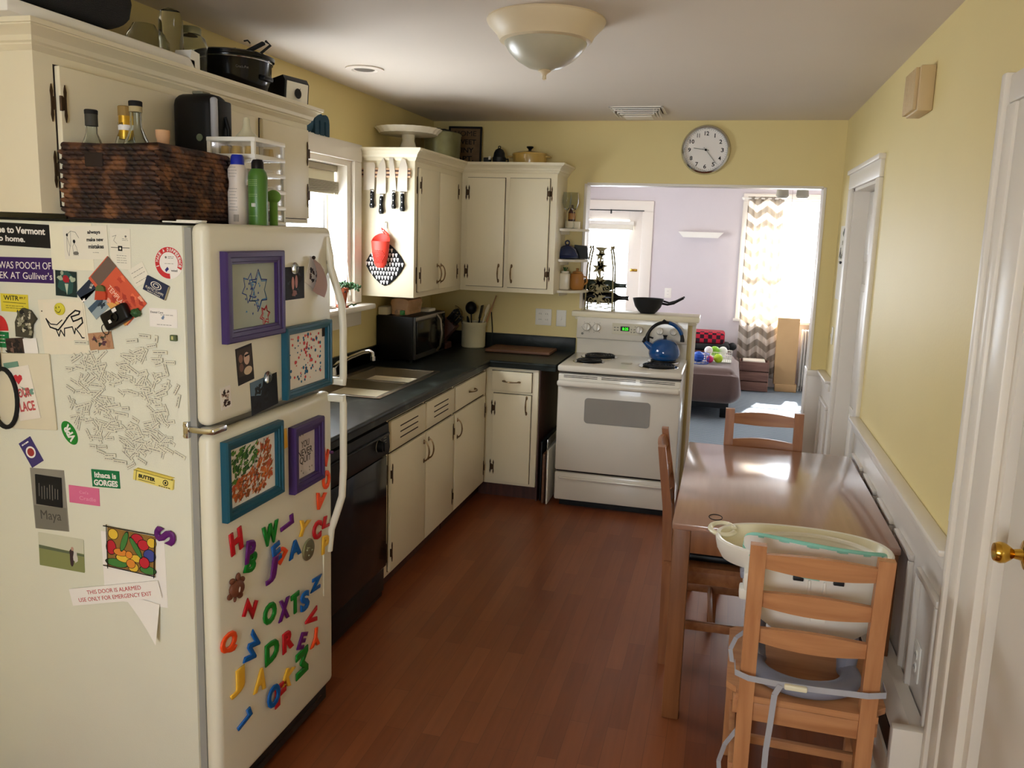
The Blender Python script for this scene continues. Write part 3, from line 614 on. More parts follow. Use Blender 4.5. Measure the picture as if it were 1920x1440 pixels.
# ------------------------------------------------------------------ range
t = thing('electric_range', 'white electric coil range with grey oven window and green clock display', 'stove', (1.46, -.33, 0)); o = t.location
X0, X1 = 1.085, 1.845
b = MB(M['enamel'], o); b.box((X0+.004, -.60, .04), (X1-.004, -.03, .885), .004); b.box((X0+.03, -.58, 0), (X1-.03, -.05, .05), 0, M['black']); b.build('body', t)
b = MB(M['enamel'], o); b.box((X0, -.655, .878), (X1, -.03, .918), .012, seg=3); b.box((X0+.004, -.64, .872), (X1-.004, -.05, .879), 0, M['gap']); ct = b.build('cooktop', t)
b = MB(M['enamel'], o); b.box((X0+.004, -.645, .245), (X1-.004, -.60, .865), .012); b.build('oven_door', t)
dd = [c for c in t.children if c.name.startswith('oven_door')][0]
b = MB(M['window_grey'], o)
pts = []
for cx_, cz_, a0 in ((1.645, .585, -90), (1.645, .70, 0), (1.285, .70, 90), (1.285, .585, 180)):
    for a in range(0, 91, 15): pts.append((cx_+.022*math.cos(R(a0+a)), cz_+.022*math.sin(R(a0+a))))
b.prism(pts, -.6475, -.644, 'y'); b.build('oven_window', dd)
b = MB(M['enamel'], o); b.box((X0+.004, -.69, .788), (X1-.004, -.655, .828), .015, seg=3); b.box((X0+.01, -.66, .79), (X0+.05, -.64, .826), .004); b.box((X1-.05, -.66, .79), (X1-.01, -.64, .826), .004); b.build('door_handle', dd)
b = MB(M['gap'], o)
for z in (.843, .853):
    for k in range(3): b.box((X0+.04+.235*k, -.6462, z), (X0+.25+.235*k, -.6445, z+.0035))
b.build('vent_slots', dd)
b = MB(M['enamel'], o); b.box((X0+.004, -.64, .05), (X1-.004, -.60, .232), .012); b.box((X0+.03, -.652, .19), (X1-.03, -.635, .205), .007); b.build('storage_drawer', t)
b = MB(M['gap'], o); b.box((X0+.01, -.62, .232), (X1-.01, -.6, .245)); b.build('drawer_gap', t)
b = MB(M['enamel'], o)
b.prism([(-.030, .918), (-.030, 1.02), (-.032, 1.165), (-.045, 1.172), (-.085, 1.165), (-.102, 1.04), (-.095, 1.025), (-.065, 1.018), (-.062, .918)], X0+.01, X1-.01, 'x')
bk = b.build('backguard', t, smooth=50)
# controls sit on the slightly sloped face
Tc = Matrix(((1, 0, 0, 0), (0, -.135, -.99, -.0935), (0, .99, -.135, 1.10), (0, 0, 0, 1)))
Tc = Matrix(((1, 0, 0, 0), (0, .135, -.99, -.0935), (0, .99, .135, 1.10), (0, 0, 0, 1)))
for (kx, kr) in ((1.163, .028), (1.232, .028), (1.52, .026), (1.655, .024), (1.745, .024)):
    b = MB(M['enamel'], o); b.T = Tc @ Matrix.Translation((kx, 0, 0))
    b.lathe([(kr, 0), (kr, .012), (kr*.82, .02), (kr*.8, .024), (0, .026)], n=28); b.box((-.005, -kr*.75, .02), (.005, kr*.75, .034), .003); b.build('knob', bk)
b = MB(col((206, 198, 176)), o); b.T = Tc; b.box((1.335, -.038, 0), (1.60, .038, .0025), .002); pn = b.build('control_panel', bk)
b = MB(M['black'], o); b.T = Tc; b.box((1.392, -.013, .002), (1.452, .018, .004), .001); b.build('display', bk)
lettering('clock_digits', '8:25', M['lcd'], bk, .04, .019, (1.425, .002), .0045, T=Matrix.Translation(-o) @ Tc, bold=.015)
b = MB(M['gink'], o); b.T = Tc
for i in range(2):
    for j in range(2): b.box((1.348+.02*i, -.012+.018*j, .0026), (1.36+.02*i, -.006+.018*j, .003)); b.box((1.463+.018*i, -.022+.018*j, .0026), (1.469+.018*i, -.014+.018*j, .003))
for k in range(3): b.box((1.487, -.018+.018*k, .0026), (1.495, -.014+.018*k, .003))
for k in range(5): a = R(60+60*k); b.box((1.163+.037*math.cos(a)-.002, .037*math.sin(a)-.002, .0002), (1.163+.037*math.cos(a)+.002, .037*math.sin(a)+.002, .0006)); b.box((1.232+.037*math.cos(a)-.002, .037*math.sin(a)-.002, .0002), (1.232+.037*math.cos(a)+.002, .037*math.sin(a)+.002, .0006))
b.build('markings', bk)
b = MB(M['gink'], o); b.T = Tc; b.lathe([(.007, .0002), (.0085, .0006), (.0085, .0009)], (1.135, -.045, 0), n=20); b.build('round_emblem', bk)
for (bx, by, br) in ((1.275, -.205, .104), (1.245, -.445, .084), (1.685, -.455, .104), (1.695, -.225, .084)):
    b = MB(M['chrome'], o); b.lathe([(br+.018, .9185), (br+.016, .922), (br+.004, .921), (br*.5, .9195), (0, .9192)], (bx, by, 0), n=40); dp = b.build('drip_pan', t)
    b = MB(M['black'], o); pts = []
    for i in range(150): a = i/150*2*PI*5.2; rr = .014+(br-.016)*i/150; pts.append((bx+rr*math.cos(a), by+rr*math.sin(a), .928))
    b.tube(pts, .0062, n=8); b.build('coil_burner', dp)
b = MB(col((186, 180, 164)), o); b.box((1.45, -.44, .9185), (1.515, -.39, .9205), .001); b.build('label_plate', ct)
# dark gap between cupboard and range, stacked trays
t = thing('baking_tray', 'dark baking tray standing upright in the gap beside the range', 'tray', (.985, -.35, 0))
MB(M['iron'], t.location).box((.982, -.58, .006), (.990, -.1, .40), .003, T=Matrix.Rotation(0, 4, 'X')).build('sheet', t)
MB(M['iron'], t.location).box((.979, -.58, .39), (.993, -.1, .40), .003).build('lip', t)
tag(MB(M['board'], (1.01, -.35, 0)).box((1.004, -.62, .004), (1.020, -.2, .33), .004).build('wooden_board'), 'light wooden board standing in the gap beside the range', 'board')
tag(MB(M['paper'], (1.05, -.35, 0)).box((1.036, -.63, .004), (1.046, -.2, .36), .004).build('white_tray'), 'white tray standing nearest the range in the dark gap', 'tray')
tag(MB(M['chrome'], (1.028, -.5, 0)).box((1.026, -.60, .004), (1.030, -.2, .42), .001).build('cooling_rack'), 'thin grey rack standing between board and tray in the gap', 'rack')
tag(MB(M['dwood'], (.97, -.3, 0)).box((.958, -.585, .0), (.966, -.03, .87)).build('side_panel'), 'dark brown side panel closing the gap by the base cupboard', 'panel')

# ------------------------------------------------------------------ kettle
t = thing('kettle', 'blue enamel kettle with black handle on the back right burner', 'kettle', (1.70, -.215, .934))
b = MB(M['kblue']); b.lathe([(0, 0), (.082, 0), (.094, .012), (.102, .035), (.100, .062), (.090, .09), (.074, .112), (.05, .128), (.03, .134), (0, .136)], n=48); b.build('body', t)
b = MB(M['kblue']); b.tube([(-.08, -.02, .075), (-.105, -.026, .092), (-.128, -.032, .112)], .02, rs=[.026, .02, .014], n=16); sp = b.build('spout', t)
b = MB(M['black']); b.tube([(-.126, -.032, .110), (-.136, -.034, .121)], .014, n=14); b.tube([(-.136, -.034, .122), (-.125, -.03, .14), (-.10, -.024, .142), (-.075, -.018, .135)], .006, n=8); b.build('whistle_cap', sp)
b = MB(M['black']); b.tube([(0, 0, .133), (0, 0, .142), (0, 0, .158)], .01, rs=[.011, .009, .017], n=16); b.build('lid_knob', t)
hp = [(-.112*math.cos(R(a))-.002, -.022*math.cos(R(a)), .125+.115*math.sin(R(a))) for a in range(-8, 189, 8)]
b = MB(M['black']); b.tube(hp, .011, rs=[.017, .017, .015, .013]+[.0105]*(len(hp)-7)+[.012, .014, .015], n=12, flat=1.0); b.tube([(-.03, 0, .232), (-.012, 0, .252), (.008, 0, .238)], .009, n=8); h_ = b.build('handle', t)
b = MB(M['kblue']); b.tube([(-.112*math.cos(R(a))-.002, -.022*math.cos(R(a)), .125+.115*math.sin(R(a))) for a in range(100, 162, 6)], .0125, n=12); b.build('handle_grip', h_)
# ------------------------------------------------------------------ wok and wine rack on the half-wall cap
t = thing('saucepan', 'dark grey deep pan with black handle standing on the half-wall ledge', 'pan', (1.555, .03, 1.2055))
b = MB(M['iron']); b.lathe([(0, 0), (.05, 0), (.052, .004), (.062, .012), (.088, .045), (.101, .085), (.104, .098), (.106, .10), (.100, .099), (.097, .085), (.084, .047), (.056, .016), (0, .008)], n=48); b.build('bowl', t)
b = MB(M['black']); b.tube([(.095, 0, .07), (.13, .0, .065), (.17, 0, .075), (.235, 0, .115)], .011, n=12, flat=.7); b.build('handle', t)
b = MB(M['black']); b.tube([(.10, .03, .085), (.14, .03, .075), (.18, .03, .088), (.24, .03, .12)], .009, n=12, flat=.7); tag(t, t['label'], 'pan'); b.build('second_handle', t)
t = thing('wine_rack', 'cream wrought-iron wine rack with leaf ornament on the half-wall ledge', 'wine rack', (1.22, .05, 1.2055))
for sx in (-1, 1):
    for y in (-.04, .06):
        b = MB(M['rackm']); b.tube([(sx*.095, y, .012), (sx*.093, y, .12), (sx*.088, y, .30), (sx*.075, y, .39), (sx*.068, y, .418), (sx*.072, y, .43), (sx*.080, y, .425)], .006, n=8)
        b.sph((sx*.072, y, .435), .008, n=10); b.cyl((sx*.095, y, 0), (sx*.095, y, .03), .007, .005); b.build('post', t)
b = MB(M['rackm'])
def leaf(cx, cz, s, a0=0, n=5):
    pts = []
    for i in range(n*4):
        a = a0+2*PI*i/(n*4); k = (1.0 if i % 4 == 0 else (.62 if i % 2 else .42)); pts.append((cx+s*k*math.cos(a), cz+s*k*math.sin(a)))
    b.prism(pts, -.046, -.040, 'y')
leaf(0, .09, .050, .3, 6); leaf(-.01, .12, .035, .9); leaf(0, .175, .058, 1.0, 6); leaf(0, .20, .048, .2, 7); leaf(-.01, .29, .052, .6, 6); leaf(.010, .305, .042, .1); leaf(.0, .33, .03, .5); leaf(-.006, .375, .036, .4); leaf(.008, .39, .03, 1.); b.box((-.007, -.045, .05), (.007, -.041, .42))
b.prism([(-.045, .435), (.05, .432), (.03, .418), (.01, .405), (-.012, .405), (-.03, .42)], -.046, -.040, 'y')
for x in (-.018, .018): b.tube([(x, -.043, .20), (x*1.4, -.043, .26), (x*.9, -.043, .33), (x*1.2, -.043, .40)], .0035, n=6)
b.tube([(-.02, -.043, .03), (-.005, -.043, .07), (0, -.043, .12), (.005, -.043, .07), (.02, -.043, .03)], .003, n=6)
for z in (.075, .16):
    for sx in (-1, 1):
        b.tube([(sx*(.055+.022*(1-i/26)*math.cos(i*.42+PI)), -.043, z+.022*(1-i/26)*math.sin(i*.42+PI)) for i in range(22)], .0028, n=6)
b.build('ornament', t)
b = MB(M['rackm'])
for z in (.048, .132, .018):
    for y in (-.04, .06): b.tube([(-.094, y, z), (.094, y, z)], .0035, n=8)
for z in (.048, .132):
    for x in (-.06, .06): b.tube([(x, -.04, z), (x, .06, z)], .0035, n=8)
b.tube([(-.068, -.04, .418), (-.068, .06, .418)], .0035, n=8); b.tube([(.068, -.04, .418), (.068, .06, .418)], .0035, n=8); b.build('bottle_rests', t)
for z, dx, lb in ((.092, .0, 'lower'), (.176, -.02, 'upper')):
    b = MB(M['gglass'] if z > .1 else M['blackg'], (1.2+dx, .06, 1.2055+z)); T = Matrix.Rotation(R(90), 4, 'Y'); c0 = (1.06+dx+.05, .06, 1.2055+z)
    b.lathe([(0, .004), (.03, 0), (.037, .006), (.038, .03), (.038, .19), (.032, .215), (.018, .235), (.0145, .25), (.0135, .298), (.016, .30), (.016, .308), (0, .31)], c0, T=T, n=28)
    tag(b.build('wine_bottle'), 'dark wine bottle lying in the iron rack, %s of the two' % lb, 'bottle', 'wine bottles in the iron rack')

# ------------------------------------------------------------------ microwave and what lies on it
t = thing('microwave', 'black microwave with grey trim on the worktop under the wall cupboard', 'microwave', (.14, -.7, .916)); o = t.location
b = MB(M['black'], o); b.box((.004, -.955, .928), (.245, -.44, 1.193), .006)
for q in ((.03, -.93), (.22, -.93), (.03, -.47), (.22, -.47)): b.cyl((q[0], q[1], .916), (q[0], q[1], .93), .012, n=14)
b.build('case', t)
b = MB(col((52, 50, 46), .4), o); b.box((.245, -.955, .93), (.262, -.44, 1.192), .006); b.box((.250, -.952, 1.168), (.2635, -.443, 1.19), .002, M['window_grey']); b.build('front_trim', t)
b = MB(M['blackg'], o); b.box((.262, -.948, .965), (.270, -.60, 1.165), .003); b.build('door', t)
b = MB(M['blackg'], o); b.box((.262, -.595, .94), (.269, -.447, 1.18), .003); b.build('control_panel', t)
b = MB(M['steel'], o); b.tube([(.268, -.60, 1.18), (.292, -.60, 1.15), (.302, -.60, 1.06), (.292, -.60, .975), (.268, -.60, .945)], .007, n=10); b.build('handle', t)
b = MB(M['wenamel'], (.12, -.9, 1.195)); b.box((.008, -.94, 1.194), (.07, -.83, 1.245), .008); tag(b.build('small_carton'), 'small white carton on the microwave beside the bread', 'box')
b = MB(M['paper'], (.15, -.62, 1.195)); b.box((.13, -.62, 1.194), (.22, -.50, 1.212), .003); tag(b.build('notebook'), 'flat white notepad lying on the microwave beyond the bread', 'notebook')
t = thing('bread_loaf', 'loaf of bread in a clear plastic bag on the microwave', 'bread', (.16, -.78, 1.195)); o = t.location
b = MB(M['bread'], o)
prf = [(-.05, 0), (.05, 0), (.052, .05), (.06, .065), (.055, .088), (.03, .098), (0, .10), (-.03, .098), (-.055, .088), (-.06, .065), (-.052, .05)]
for i in range(11): b.prism([(o.x-.03+p[0]*(1-.01*(i % 2)), 1.197+p[1]) for p in prf], -.89+.021*i, -.8715+.021*i, 'y')
b.build('slices', t)
b = MB(M['bagp'], o); b.tube([(.155, -.955, 1.215), (.15, -.94, 1.218), (.145, -.925, 1.225), (.135, -.90, 1.245), (.13, -.86, 1.25), (.13, -.70, 1.25), (.13, -.66, 1.248), (.13, -.65, 1.247)], .06, n=16, rs=[.028, .022, .012, .054, .066, .066, .058, .03], flat=.86)
b.build('bag', t)
b = MB(M['gre'], o); b.box((.15, -.935, 1.20), (.178, -.918, 1.228), .003); b.build('bag_clip', t)
# knife block
t = thing('knife_block', 'knife block with black-handled knives behind the microwave', 'knife block', (.17, -.26, .916)); o = t.location
T = Matrix.Translation((.13, -.27, .918)) @ Matrix.Rotation(R(35), 4, 'Y')
b = MB(M['dwood'], o); b.box((-.05, -.05, .0), (.05, .05, .20), .006, T=Matrix.Translation((.13, -.27, .95)) @ Matrix.Rotation(R(40), 4, 'Y')); b.box((.08, -.32, .916), (.24, -.22, .96), .006); b.build('block', t)
T = Matrix.Translation((.13, -.27, .95)) @ Matrix.Rotation(R(40), 4, 'Y')
for i, (a, c) in enumerate(((-.03, -.03), (-.03, 0), (-.03, .03), (0, -.03), (0, .01), (.028, -.02), (.028, .02))):
    b = MB(M['black'], o); b.box((a-.008, c-.011, .195), (a+.008, c+.011, .285-.01*(i // 3)), .004, T=T); b.box((a-.0085, c-.0115, .262), (a+.0085, c+.0115, .268), 0, M['steel'], T=T); b.build('knife_handle', t)
# utensil crock
t = thing('utensil_crock', 'cream stoneware crock in the worktop corner', 'crock', (.37, -.135, .916))
b = MB(M['crock']); b.lathe([(0, 0), (.075, 0), (.083, .008), (.084, .15), (.088, .155), (.089, .175), (.085, .18), (.078, .178), (.075, .15), (.074, .02), (0, .015)], n=44); b.build('jar', t)
def utensil(name, label, cat, dx, dy, lx, ly, L, m, head):
    p = Vector((.37+dx, -.135+dy, .94)); q = Vector((.37+dx+lx, -.135+dy+ly, .94+L)); b = MB(M[m], p); b.tube([p, q], .005, n=8)
    d = (q-p).normalized(); T = Matrix.Translation(q) @ d.to_track_quat('Z', 'Y').to_matrix().to_4x4()
    if head == 'spoon': b.sph((0, 0, .03), (.028, .006, .04), T=None); b.v[-13*20:] = [T @ (Vector(v)+p)-p for v in b.v[-13*20:]]
    elif head == 'turner': b.box((-.03, -.002, -.01), (.03, .002, .085), .002, T=T)
    elif head == 'ladle': b.sph((0, 0, .0), (.045, .04, .045)); b.v[-13*20:] = [T @ (Vector(v)+p)-p for v in b.v[-13*20:]]
    elif head == 'whisk':
        for k in range(6):
            a = PI*k/6; b.tube([T @ Vector((.03*math.sin(PI*i/10)*math.cos(a), .03*math.sin(PI*i/10)*math.sin(a), .11*i/10-.01)) for i in range(11)], .0012, n=5)
    tag(b.build(name), label, cat, 'utensils standing in the stoneware crock')
utensil('ladle', 'large round black ladle standing in the cream crock', 'utensil', -.01, .0, -.012, 0, .25, 'black', 'ladle')
utensil('serving_spoon', 'curved white serving spoon leaning right in the cream crock', 'utensil', .02, -.02, .075, -.01, .22, 'wenamel', 'spoon')
utensil('whisk', 'wire whisk leaning left in the cream crock', 'utensil', -.03, .0, -.07, 0, .17, 'pull', 'whisk')
utensil('spatula', 'wooden spatula leaning far right behind the white spoon', 'utensil', .03, .02, .085, .03, .26, 'chairv', 'turner')
utensil('spatula', 'black slotted spatula left of the black ladle in the crock', 'utensil', -.02, -.03, -.05, -.01, .15, 'black', 'turner')
utensil('spatula', 'black spatula with pale tip right of the black ladle', 'utensil', .01, .0, .035, 0, .19, 'black', 'turner')
utensil('spoon', 'dark spoon low in front of the crock bundle', 'utensil', .0, -.03, -.02, -.015, .13, 'iron', 'spoon')
t = tag(MB(M['board'], (.73, -.18, .916)).box((.51, -.31, .917), (.955, -.06, .937), .005).box((.50, -.29, .9165), (.52, -.25, .9172)).build('chopping_board'), 'brown wooden chopping board lying on the dark worktop', 'cutting board')
tag(MB(M['black'], (.44, -.06, .95)).tube([(.47, -.045, 1.16), (.475, -.03, 1.05), (.48, -.035, .96), (.50, -.06, .922), (.56, -.04, .92)], .004, n=8).build('power_cord'), 'thin black power cord hanging behind the stoneware crock', 'cord')
# ------------------------------------------------------------------ corner shelf contents
for k, x in enumerate((1.0, 1.045)):
    b = MB(M['glass'], (x, -.14+.02*k, 1.756)); b.lathe([(0, 0), (.028, 0), (.028, .002), (.004, .005), (.003, .10), (.006, .115), (.02, .135), (.030, .17), (.029, .21), (.024, .238), (.023, .238), (.028, .21), (.029, .17), (.019, .137), (.0, .118)], (x, -.14+.02*k, 1.756), n=28)
    tag(b.build('wine_glass'), 'clear stemmed glass on the top corner shelf, %s of the two' % ('left', 'right')[k], 'wine glass', 'stemmed glasses on the top corner shelf')
b = MB(M['cab'], (1.03, -.06, 1.756)); b.box((.985, -.09, 1.756), (1.078, -.03, 1.806), .004); tag(b.build('cream_box'), 'small cream box behind the stemmed glasses on the top corner shelf', 'box')
b = MB(M['dwood'], (1.02, -.06, 1.807)); b.lathe([(0, 0), (.022, 0), (.024, .005), (.024, .055), (.012, .08), (.009, .105), (0, .106)], (1.02, -.06, 1.807), n=24); b.lathe([(.0245, .012), (.0247, .014), (.0247, .05), (.0245, .052)], (1.02, -.06, 1.807), M['jug'], n=24); tag(b.build('small_bottle'), 'small brown bottle with orange label behind the stemmed glasses', 'bottle')
t = thing('blue_tureen', 'dark blue lidded dish on the middle corner shelf', 'dish', (1.01, -.12, 1.554))
b = MB(M['dblue']); b.lathe([(0, 0), (.06, 0), (.076, .01), (.078, .022), (.07, .026), (.0, .026)], n=36, sy=.8); b.build('bowl', t)
b = MB(M['dblue']); b.lathe([(.078, .024), (.075, .035), (.06, .065), (.03, .088), (.014, .093), (0, .094)], n=36, sy=.8); ld = b.build('lid', t)
b = MB(M['dblue']); b.tube([(.014*math.cos(i*PI/8), 0, .108+.014*math.sin(i*PI/8)) for i in range(16)], .005, n=8, closed=True); b.build('lid_ring', ld)
b = MB(M['iron'], (1.09, -.04, 1.554)); b.prism([(1.04, 1.556), (1.145, 1.556), (1.13, 1.645), (1.045, 1.65)], -.05, -.035, 'y'); tag(b.build('dark_tile'), 'dark square tile leaning behind the blue lidded dish', 'tile')
t = thing('white_canister', 'white ribbed canister on the bottom corner shelf', 'jar', (1.0, -.11, 1.348))
b = MB(M['wenamel']); b.box((-.033, -.033, 0), (.033, .033, .112), .01, seg=3); b.lathe([(.025, .11), (.027, .125), (.024, .125), (.02, .11)], n=24); b.build('body', t)
b = MB(M['leaf'])
for i in range(5): b.tube([(0, 0, .11), (random.uniform(-.02, .02), random.uniform(-.01, .01), .15)], .003, n=6)
b.build('sprig', t)
t = thing('amber_pot', 'amber ceramic pot with lid on the bottom corner shelf', 'jar', (1.075, -.06, 1.348))
b = MB(M['jug']); b.lathe([(0, 0), (.04, 0), (.05, .02), (.053, .06), (.045, .10), (.04, .11), (0, .112)], n=32, sy=.8); b.build('body', t)
b = MB(M['jug']); b.lathe([(0, .112), (.036, .112), (.03, .122), (.01, .127), (.008, .135), (.011, .143), (0, .146)], n=24, sy=.8); b.build('lid', t)
b = MB(M['jug']); b.tube([(.045, 0, .09), (.068, 0, .085), (.07, 0, .055), (.05, 0, .035)], .006, n=8); b.build('handle', t)
# ------------------------------------------------------------------ end panel: knife strip, knives, mitt
t = thing('knife_rail', 'wooden magnetic knife rail on the end of the wall cupboard', 'knife rack'); t.matrix_world = side_m(.16, 2.027, -1.1655)
b = MB(M['strip']); b.box((-.148, -.026, 0), (.148, .026, .012), .002); b.build('rail', t)
b = MB(M['dwood']); b.box((-.148, -.016, .012), (.148, -.006, .0135)); b.box((-.148, .006, .012), (.148, .016, .0135)); b.build('magnet_strip', t)
def knife(label, x, ztop, pts, hx, hz0, hz1, hw, tilt=0, kind=0, bend=0):
    t = thing('kitchen_knife', label, 'knife', group='knives on the magnetic rail'); t.matrix_world = side_m(x, 0, -1.1795, 0)
    pts = [(p[0]*1.5, p[1]) for p in pts]; hx *= 1.5; hw *= 1.6
    b = MB(M['blade']); b.prism(pts, 0, .0022); b.build('blade', t)
    b = MB(M['black']); k = []
    for i in range(9):
        s_ = i/8; cx = hx+bend*math.sin(s_*PI*.9); k.append((cx, hz0+(hz1-hz0)*s_, .001))
    b.tube(k, hw, n=12, rs=[hw*.75, hw*.85, hw*.9, hw*.85, hw*.8, hw*.85, hw, hw*1.15, hw*.8], flat=.75); hd = b.build('handle', t)
    b = MB(M['chrome'])
    for s_ in (.2, .5, .8): b.cyl((hx+bend*math.sin(s_*PI*.9), hz0+(hz1-hz0)*s_, hw*.55), (hx+bend*math.sin(s_*PI*.9), hz0+(hz1-hz0)*s_, hw*.85), .0025, n=10)
    b.build('rivets', hd)
    b = MB(M['chrome']); b.box((hx-hw*.8, hz0-.004, -.005), (hx+hw*.8, hz0+.010, .007), .002); b.build('bolster', t)
knife('broad rectangular cleaver, leftmost on the magnetic knife rail', .06, 0, [(-.024, 1.93), (.021, 1.93), (.024, 2.072), (.019, 2.083), (-.023, 2.083)], .012, 1.925, 1.83, .0085)
knife('large pointed chef knife, second from the left on the knife rail', .137, 0, [(-.022, 1.912), (.016, 1.912), (.017, 2.03), (.014, 2.08), (.006, 2.11), (-.01, 2.075), (-.02, 2.01)], .0, 1.90, 1.798, .0085, bend=-.004)
knife('slim carving knife, third from the left on the knife rail', .205, 0, [(-.010, 1.925), (.014, 1.925), (.008, 2.03), (.0, 2.112), (-.016, 2.112), (-.014, 2.03)], .004, 1.92, 1.828, .0078)
knife('hollow-edged santoku knife, rightmost on the knife rail', .262, 0, [(-.021, 1.925), (.019, 1.925), (.020, 2.06), (.012, 2.10), (-.004, 2.108), (-.012, 2.07), (-.018, 2.0)], .001, 1.915, 1.815, .0088)
t = thing('wall_hook', 'white adhesive hook on the cupboard end panel above the red holder', 'hook'); t.matrix_world = side_m(.158, 1.735, -1.1655)
b = MB(M['white']); b.box((-.010, -.02, 0), (.010, .022, .004), .002); b.tube([(0, .018, .004), (0, .014, .02), (0, -.02, .024), (0, -.034, .03), (0, -.03, .04)], .004, n=8); b.build('hook', t)
t = thing('pot_holder', 'quilted black and white patterned pot holder hanging on the cupboard end panel', 'pot holder'); t.matrix_world = side_m(.155, 1.515, -1.1665)
b = MB(M['ink'])
N_ = 18
def qh(u, v):
    e = max(abs(u), abs(v)); return .012*(1-e**6)+.0025*math.sin(u*14)*math.sin(v*14)
vs = []; fs = []
for i in range(N_+1):
    for j in range(N_+1):
        u = -1+2*i/N_; v = -1+2*j/N_; k = 1-.17*(abs(u*v))**2.2
        x, y = u*.095*k, v*.095*k; vs.append(((x-y)*.7071*1.06, (x+y)*.7071*1.12, .006+qh(u, v)))
for i in range(N_):
    for j in range(N_): fs.append([i*(N_+1)+j, (i+1)*(N_+1)+j, (i+1)*(N_+1)+j+1, i*(N_+1)+j+1])
n0 = len(vs); vs += [(p[0], p[1], .0) for p in vs]
for i in range(N_):
    for j in range(N_): fs.append([n0+i*(N_+1)+j, n0+i*(N_+1)+j+1, n0+(i+1)*(N_+1)+j+1, n0+(i+1)*(N_+1)+j])
ed = [i*(N_+1) for i in range(N_+1)]+[N_*(N_+1)+j for j in range(1, N_+1)]+[i*(N_+1)+N_ for i in range(N_-1, -1, -1)]+[j for j in range(N_-1, 0, -1)]
for a, c in zip(ed, ed[1:]+ed[:1]): fs.append([a, c, n0+c, n0+a])
b._add(vs, fs); pd = b.build('pad', t)
b = MB(M['paperw'])
for i in range(-7, 8):
    for j in range(-5, 6):
        x = i*.0185+(.009 if j % 2 else 0); y = j*.026
        u = (x/1.06+y/1.12)*.7071/.095; v = (-x/1.06+y/1.12)*.7071/.095
        if max(abs(u), abs(v)) < .88:
            z = .006+qh(u, v)+.0012; b.prism([(x-.0055, y+.010), (x-.0078, y+.006), (x-.001, y-.012), (x+.002, y-.011), (x+.0072, y+.008), (x+.005, y+.011)], z, z+.0006)
b.build('triangle_print', t)
t = thing('silicone_holder', 'coral red silicone cup holder hanging from the white hook', 'utensil holder'); t.matrix_world = side_m(.146, 1.60, -1.172)
b = MB(M['coral'])
vs = []; fs = []; n = 28
for k, (z, rx, ry) in enumerate(((-.105, .02, .012), (-.085, .036, .02), (-.04, .046, .028), (.0, .051, .032), (.035, .055, .034), (.045, .056, .034))):
    for j in range(n):
        a = 2*PI*j/n; rise = max(0, math.sin(a+PI))*.045*(k == 5)+max(0, math.sin(a+PI))*.02*(k == 4); vs.append((rx*math.cos(a), z+rise, .042-ry*math.sin(a+PI)*1.0*-1 if 0 else .042+ry*math.sin(a)))
for k in range(5):
    for j in range(n): fs.append([k*n+j, k*n+(j+1) % n, (k+1)*n+(j+1) % n, (k+1)*n+j])
fs.append(list(range(n)))
n0 = len(vs)
for j in range(n):
    p = vs[5*n+j]; vs.append((p[0]*.9, p[1], .042+(p[2]-.042)*.86))
for j in range(n): vs.append((.03*math.cos(2*PI*j/n), -.07, .042+.018*math.sin(2*PI*j/n)))
for j in range(n): fs.append([5*n+j, 5*n+(j+1) % n, n0+(j+1) % n, n0+j]); fs.append([n0+j, n0+(j+1) % n, n0+n+(j+1) % n, n0+n+j])
fs.append([n0+n+j for j in range(n)])
b._add(vs, fs); b.build('cup', t)
b = MB(M['coral'])
for i in range(-4, 5):
    for j in range(8):
        x = i*.0085+(.004 if j % 2 else 0); y = -.075+j*.0095
        if abs(x) < .036 and x*x/.0013+(y+.04)**2/.0016 < 1:
            z = .042+.029*math.sqrt(max(0, 1-(x/.05)**2))+(y+.04)*.08; b.sph((x, y, z), (.0032, .0038, .003), n=8)
b.build('dimples', t)
b = MB(M['coral']); b.tube([(.014, .085, .012), (.006, .10, .022), (.0, .118, .03), (.02, .10, .02), (.04, .08, .014)], .004, n=8); b.build('loop', t)
# ------------------------------------------------------------------ window blind and sill things
t = thing('window_blind', 'cream venetian blind pulled up at the top of the kitchen window', 'blind', (-.06, -1.8, 2.04)); o = t.location
b = MB(col((170, 160, 136)), o); b.box((-.10, -2.27, 2.015), (-.055, -1.34, 2.048), .004); b.build('headrail', t)
b = MB(M['cream'], o); b.box((-.075, -2.26, 1.955), (-.070, -1.35, 2.015)); b.build('valance_slats', t)
b = MB(col((176, 166, 140)), o)
for i in range(9): b.box((-.108, -2.265, 1.905+.0065*i), (-.052, -1.33+.003*(i % 2), 1.909+.0065*i), .001)
b.box((-.106, -2.265, 1.892), (-.054, -1.33, 1.904), .003); b.build('slat_stack', t)
b = MB(M['paper'], o); b.tube([(-.05, -1.39, 1.90), (-.02, -1.37, 1.72), (.01, -1.35, 1.50), (.015, -1.33, 1.34)], .0018, n=6); b.build('cord', t)
t = thing('potted_plant', 'small terracotta pot with trailing green plant on the window sill', 'plant', (.05, -1.50, 1.286))
b = MB(M['terra']); b.lathe([(0, 0), (.021, 0), (.031, .082), (.035, .083), (.036, .105), (.031, .106), (.03, .098), (0, .096)], n=28); b.build('pot', t)
b = MB(M['terra']); b.lathe([(0, .0), (.035, .0), (.04, .008), (.036, .008), (.0, .004)], n=28); b.build('saucer', t)
b = MB(M['leaf'])
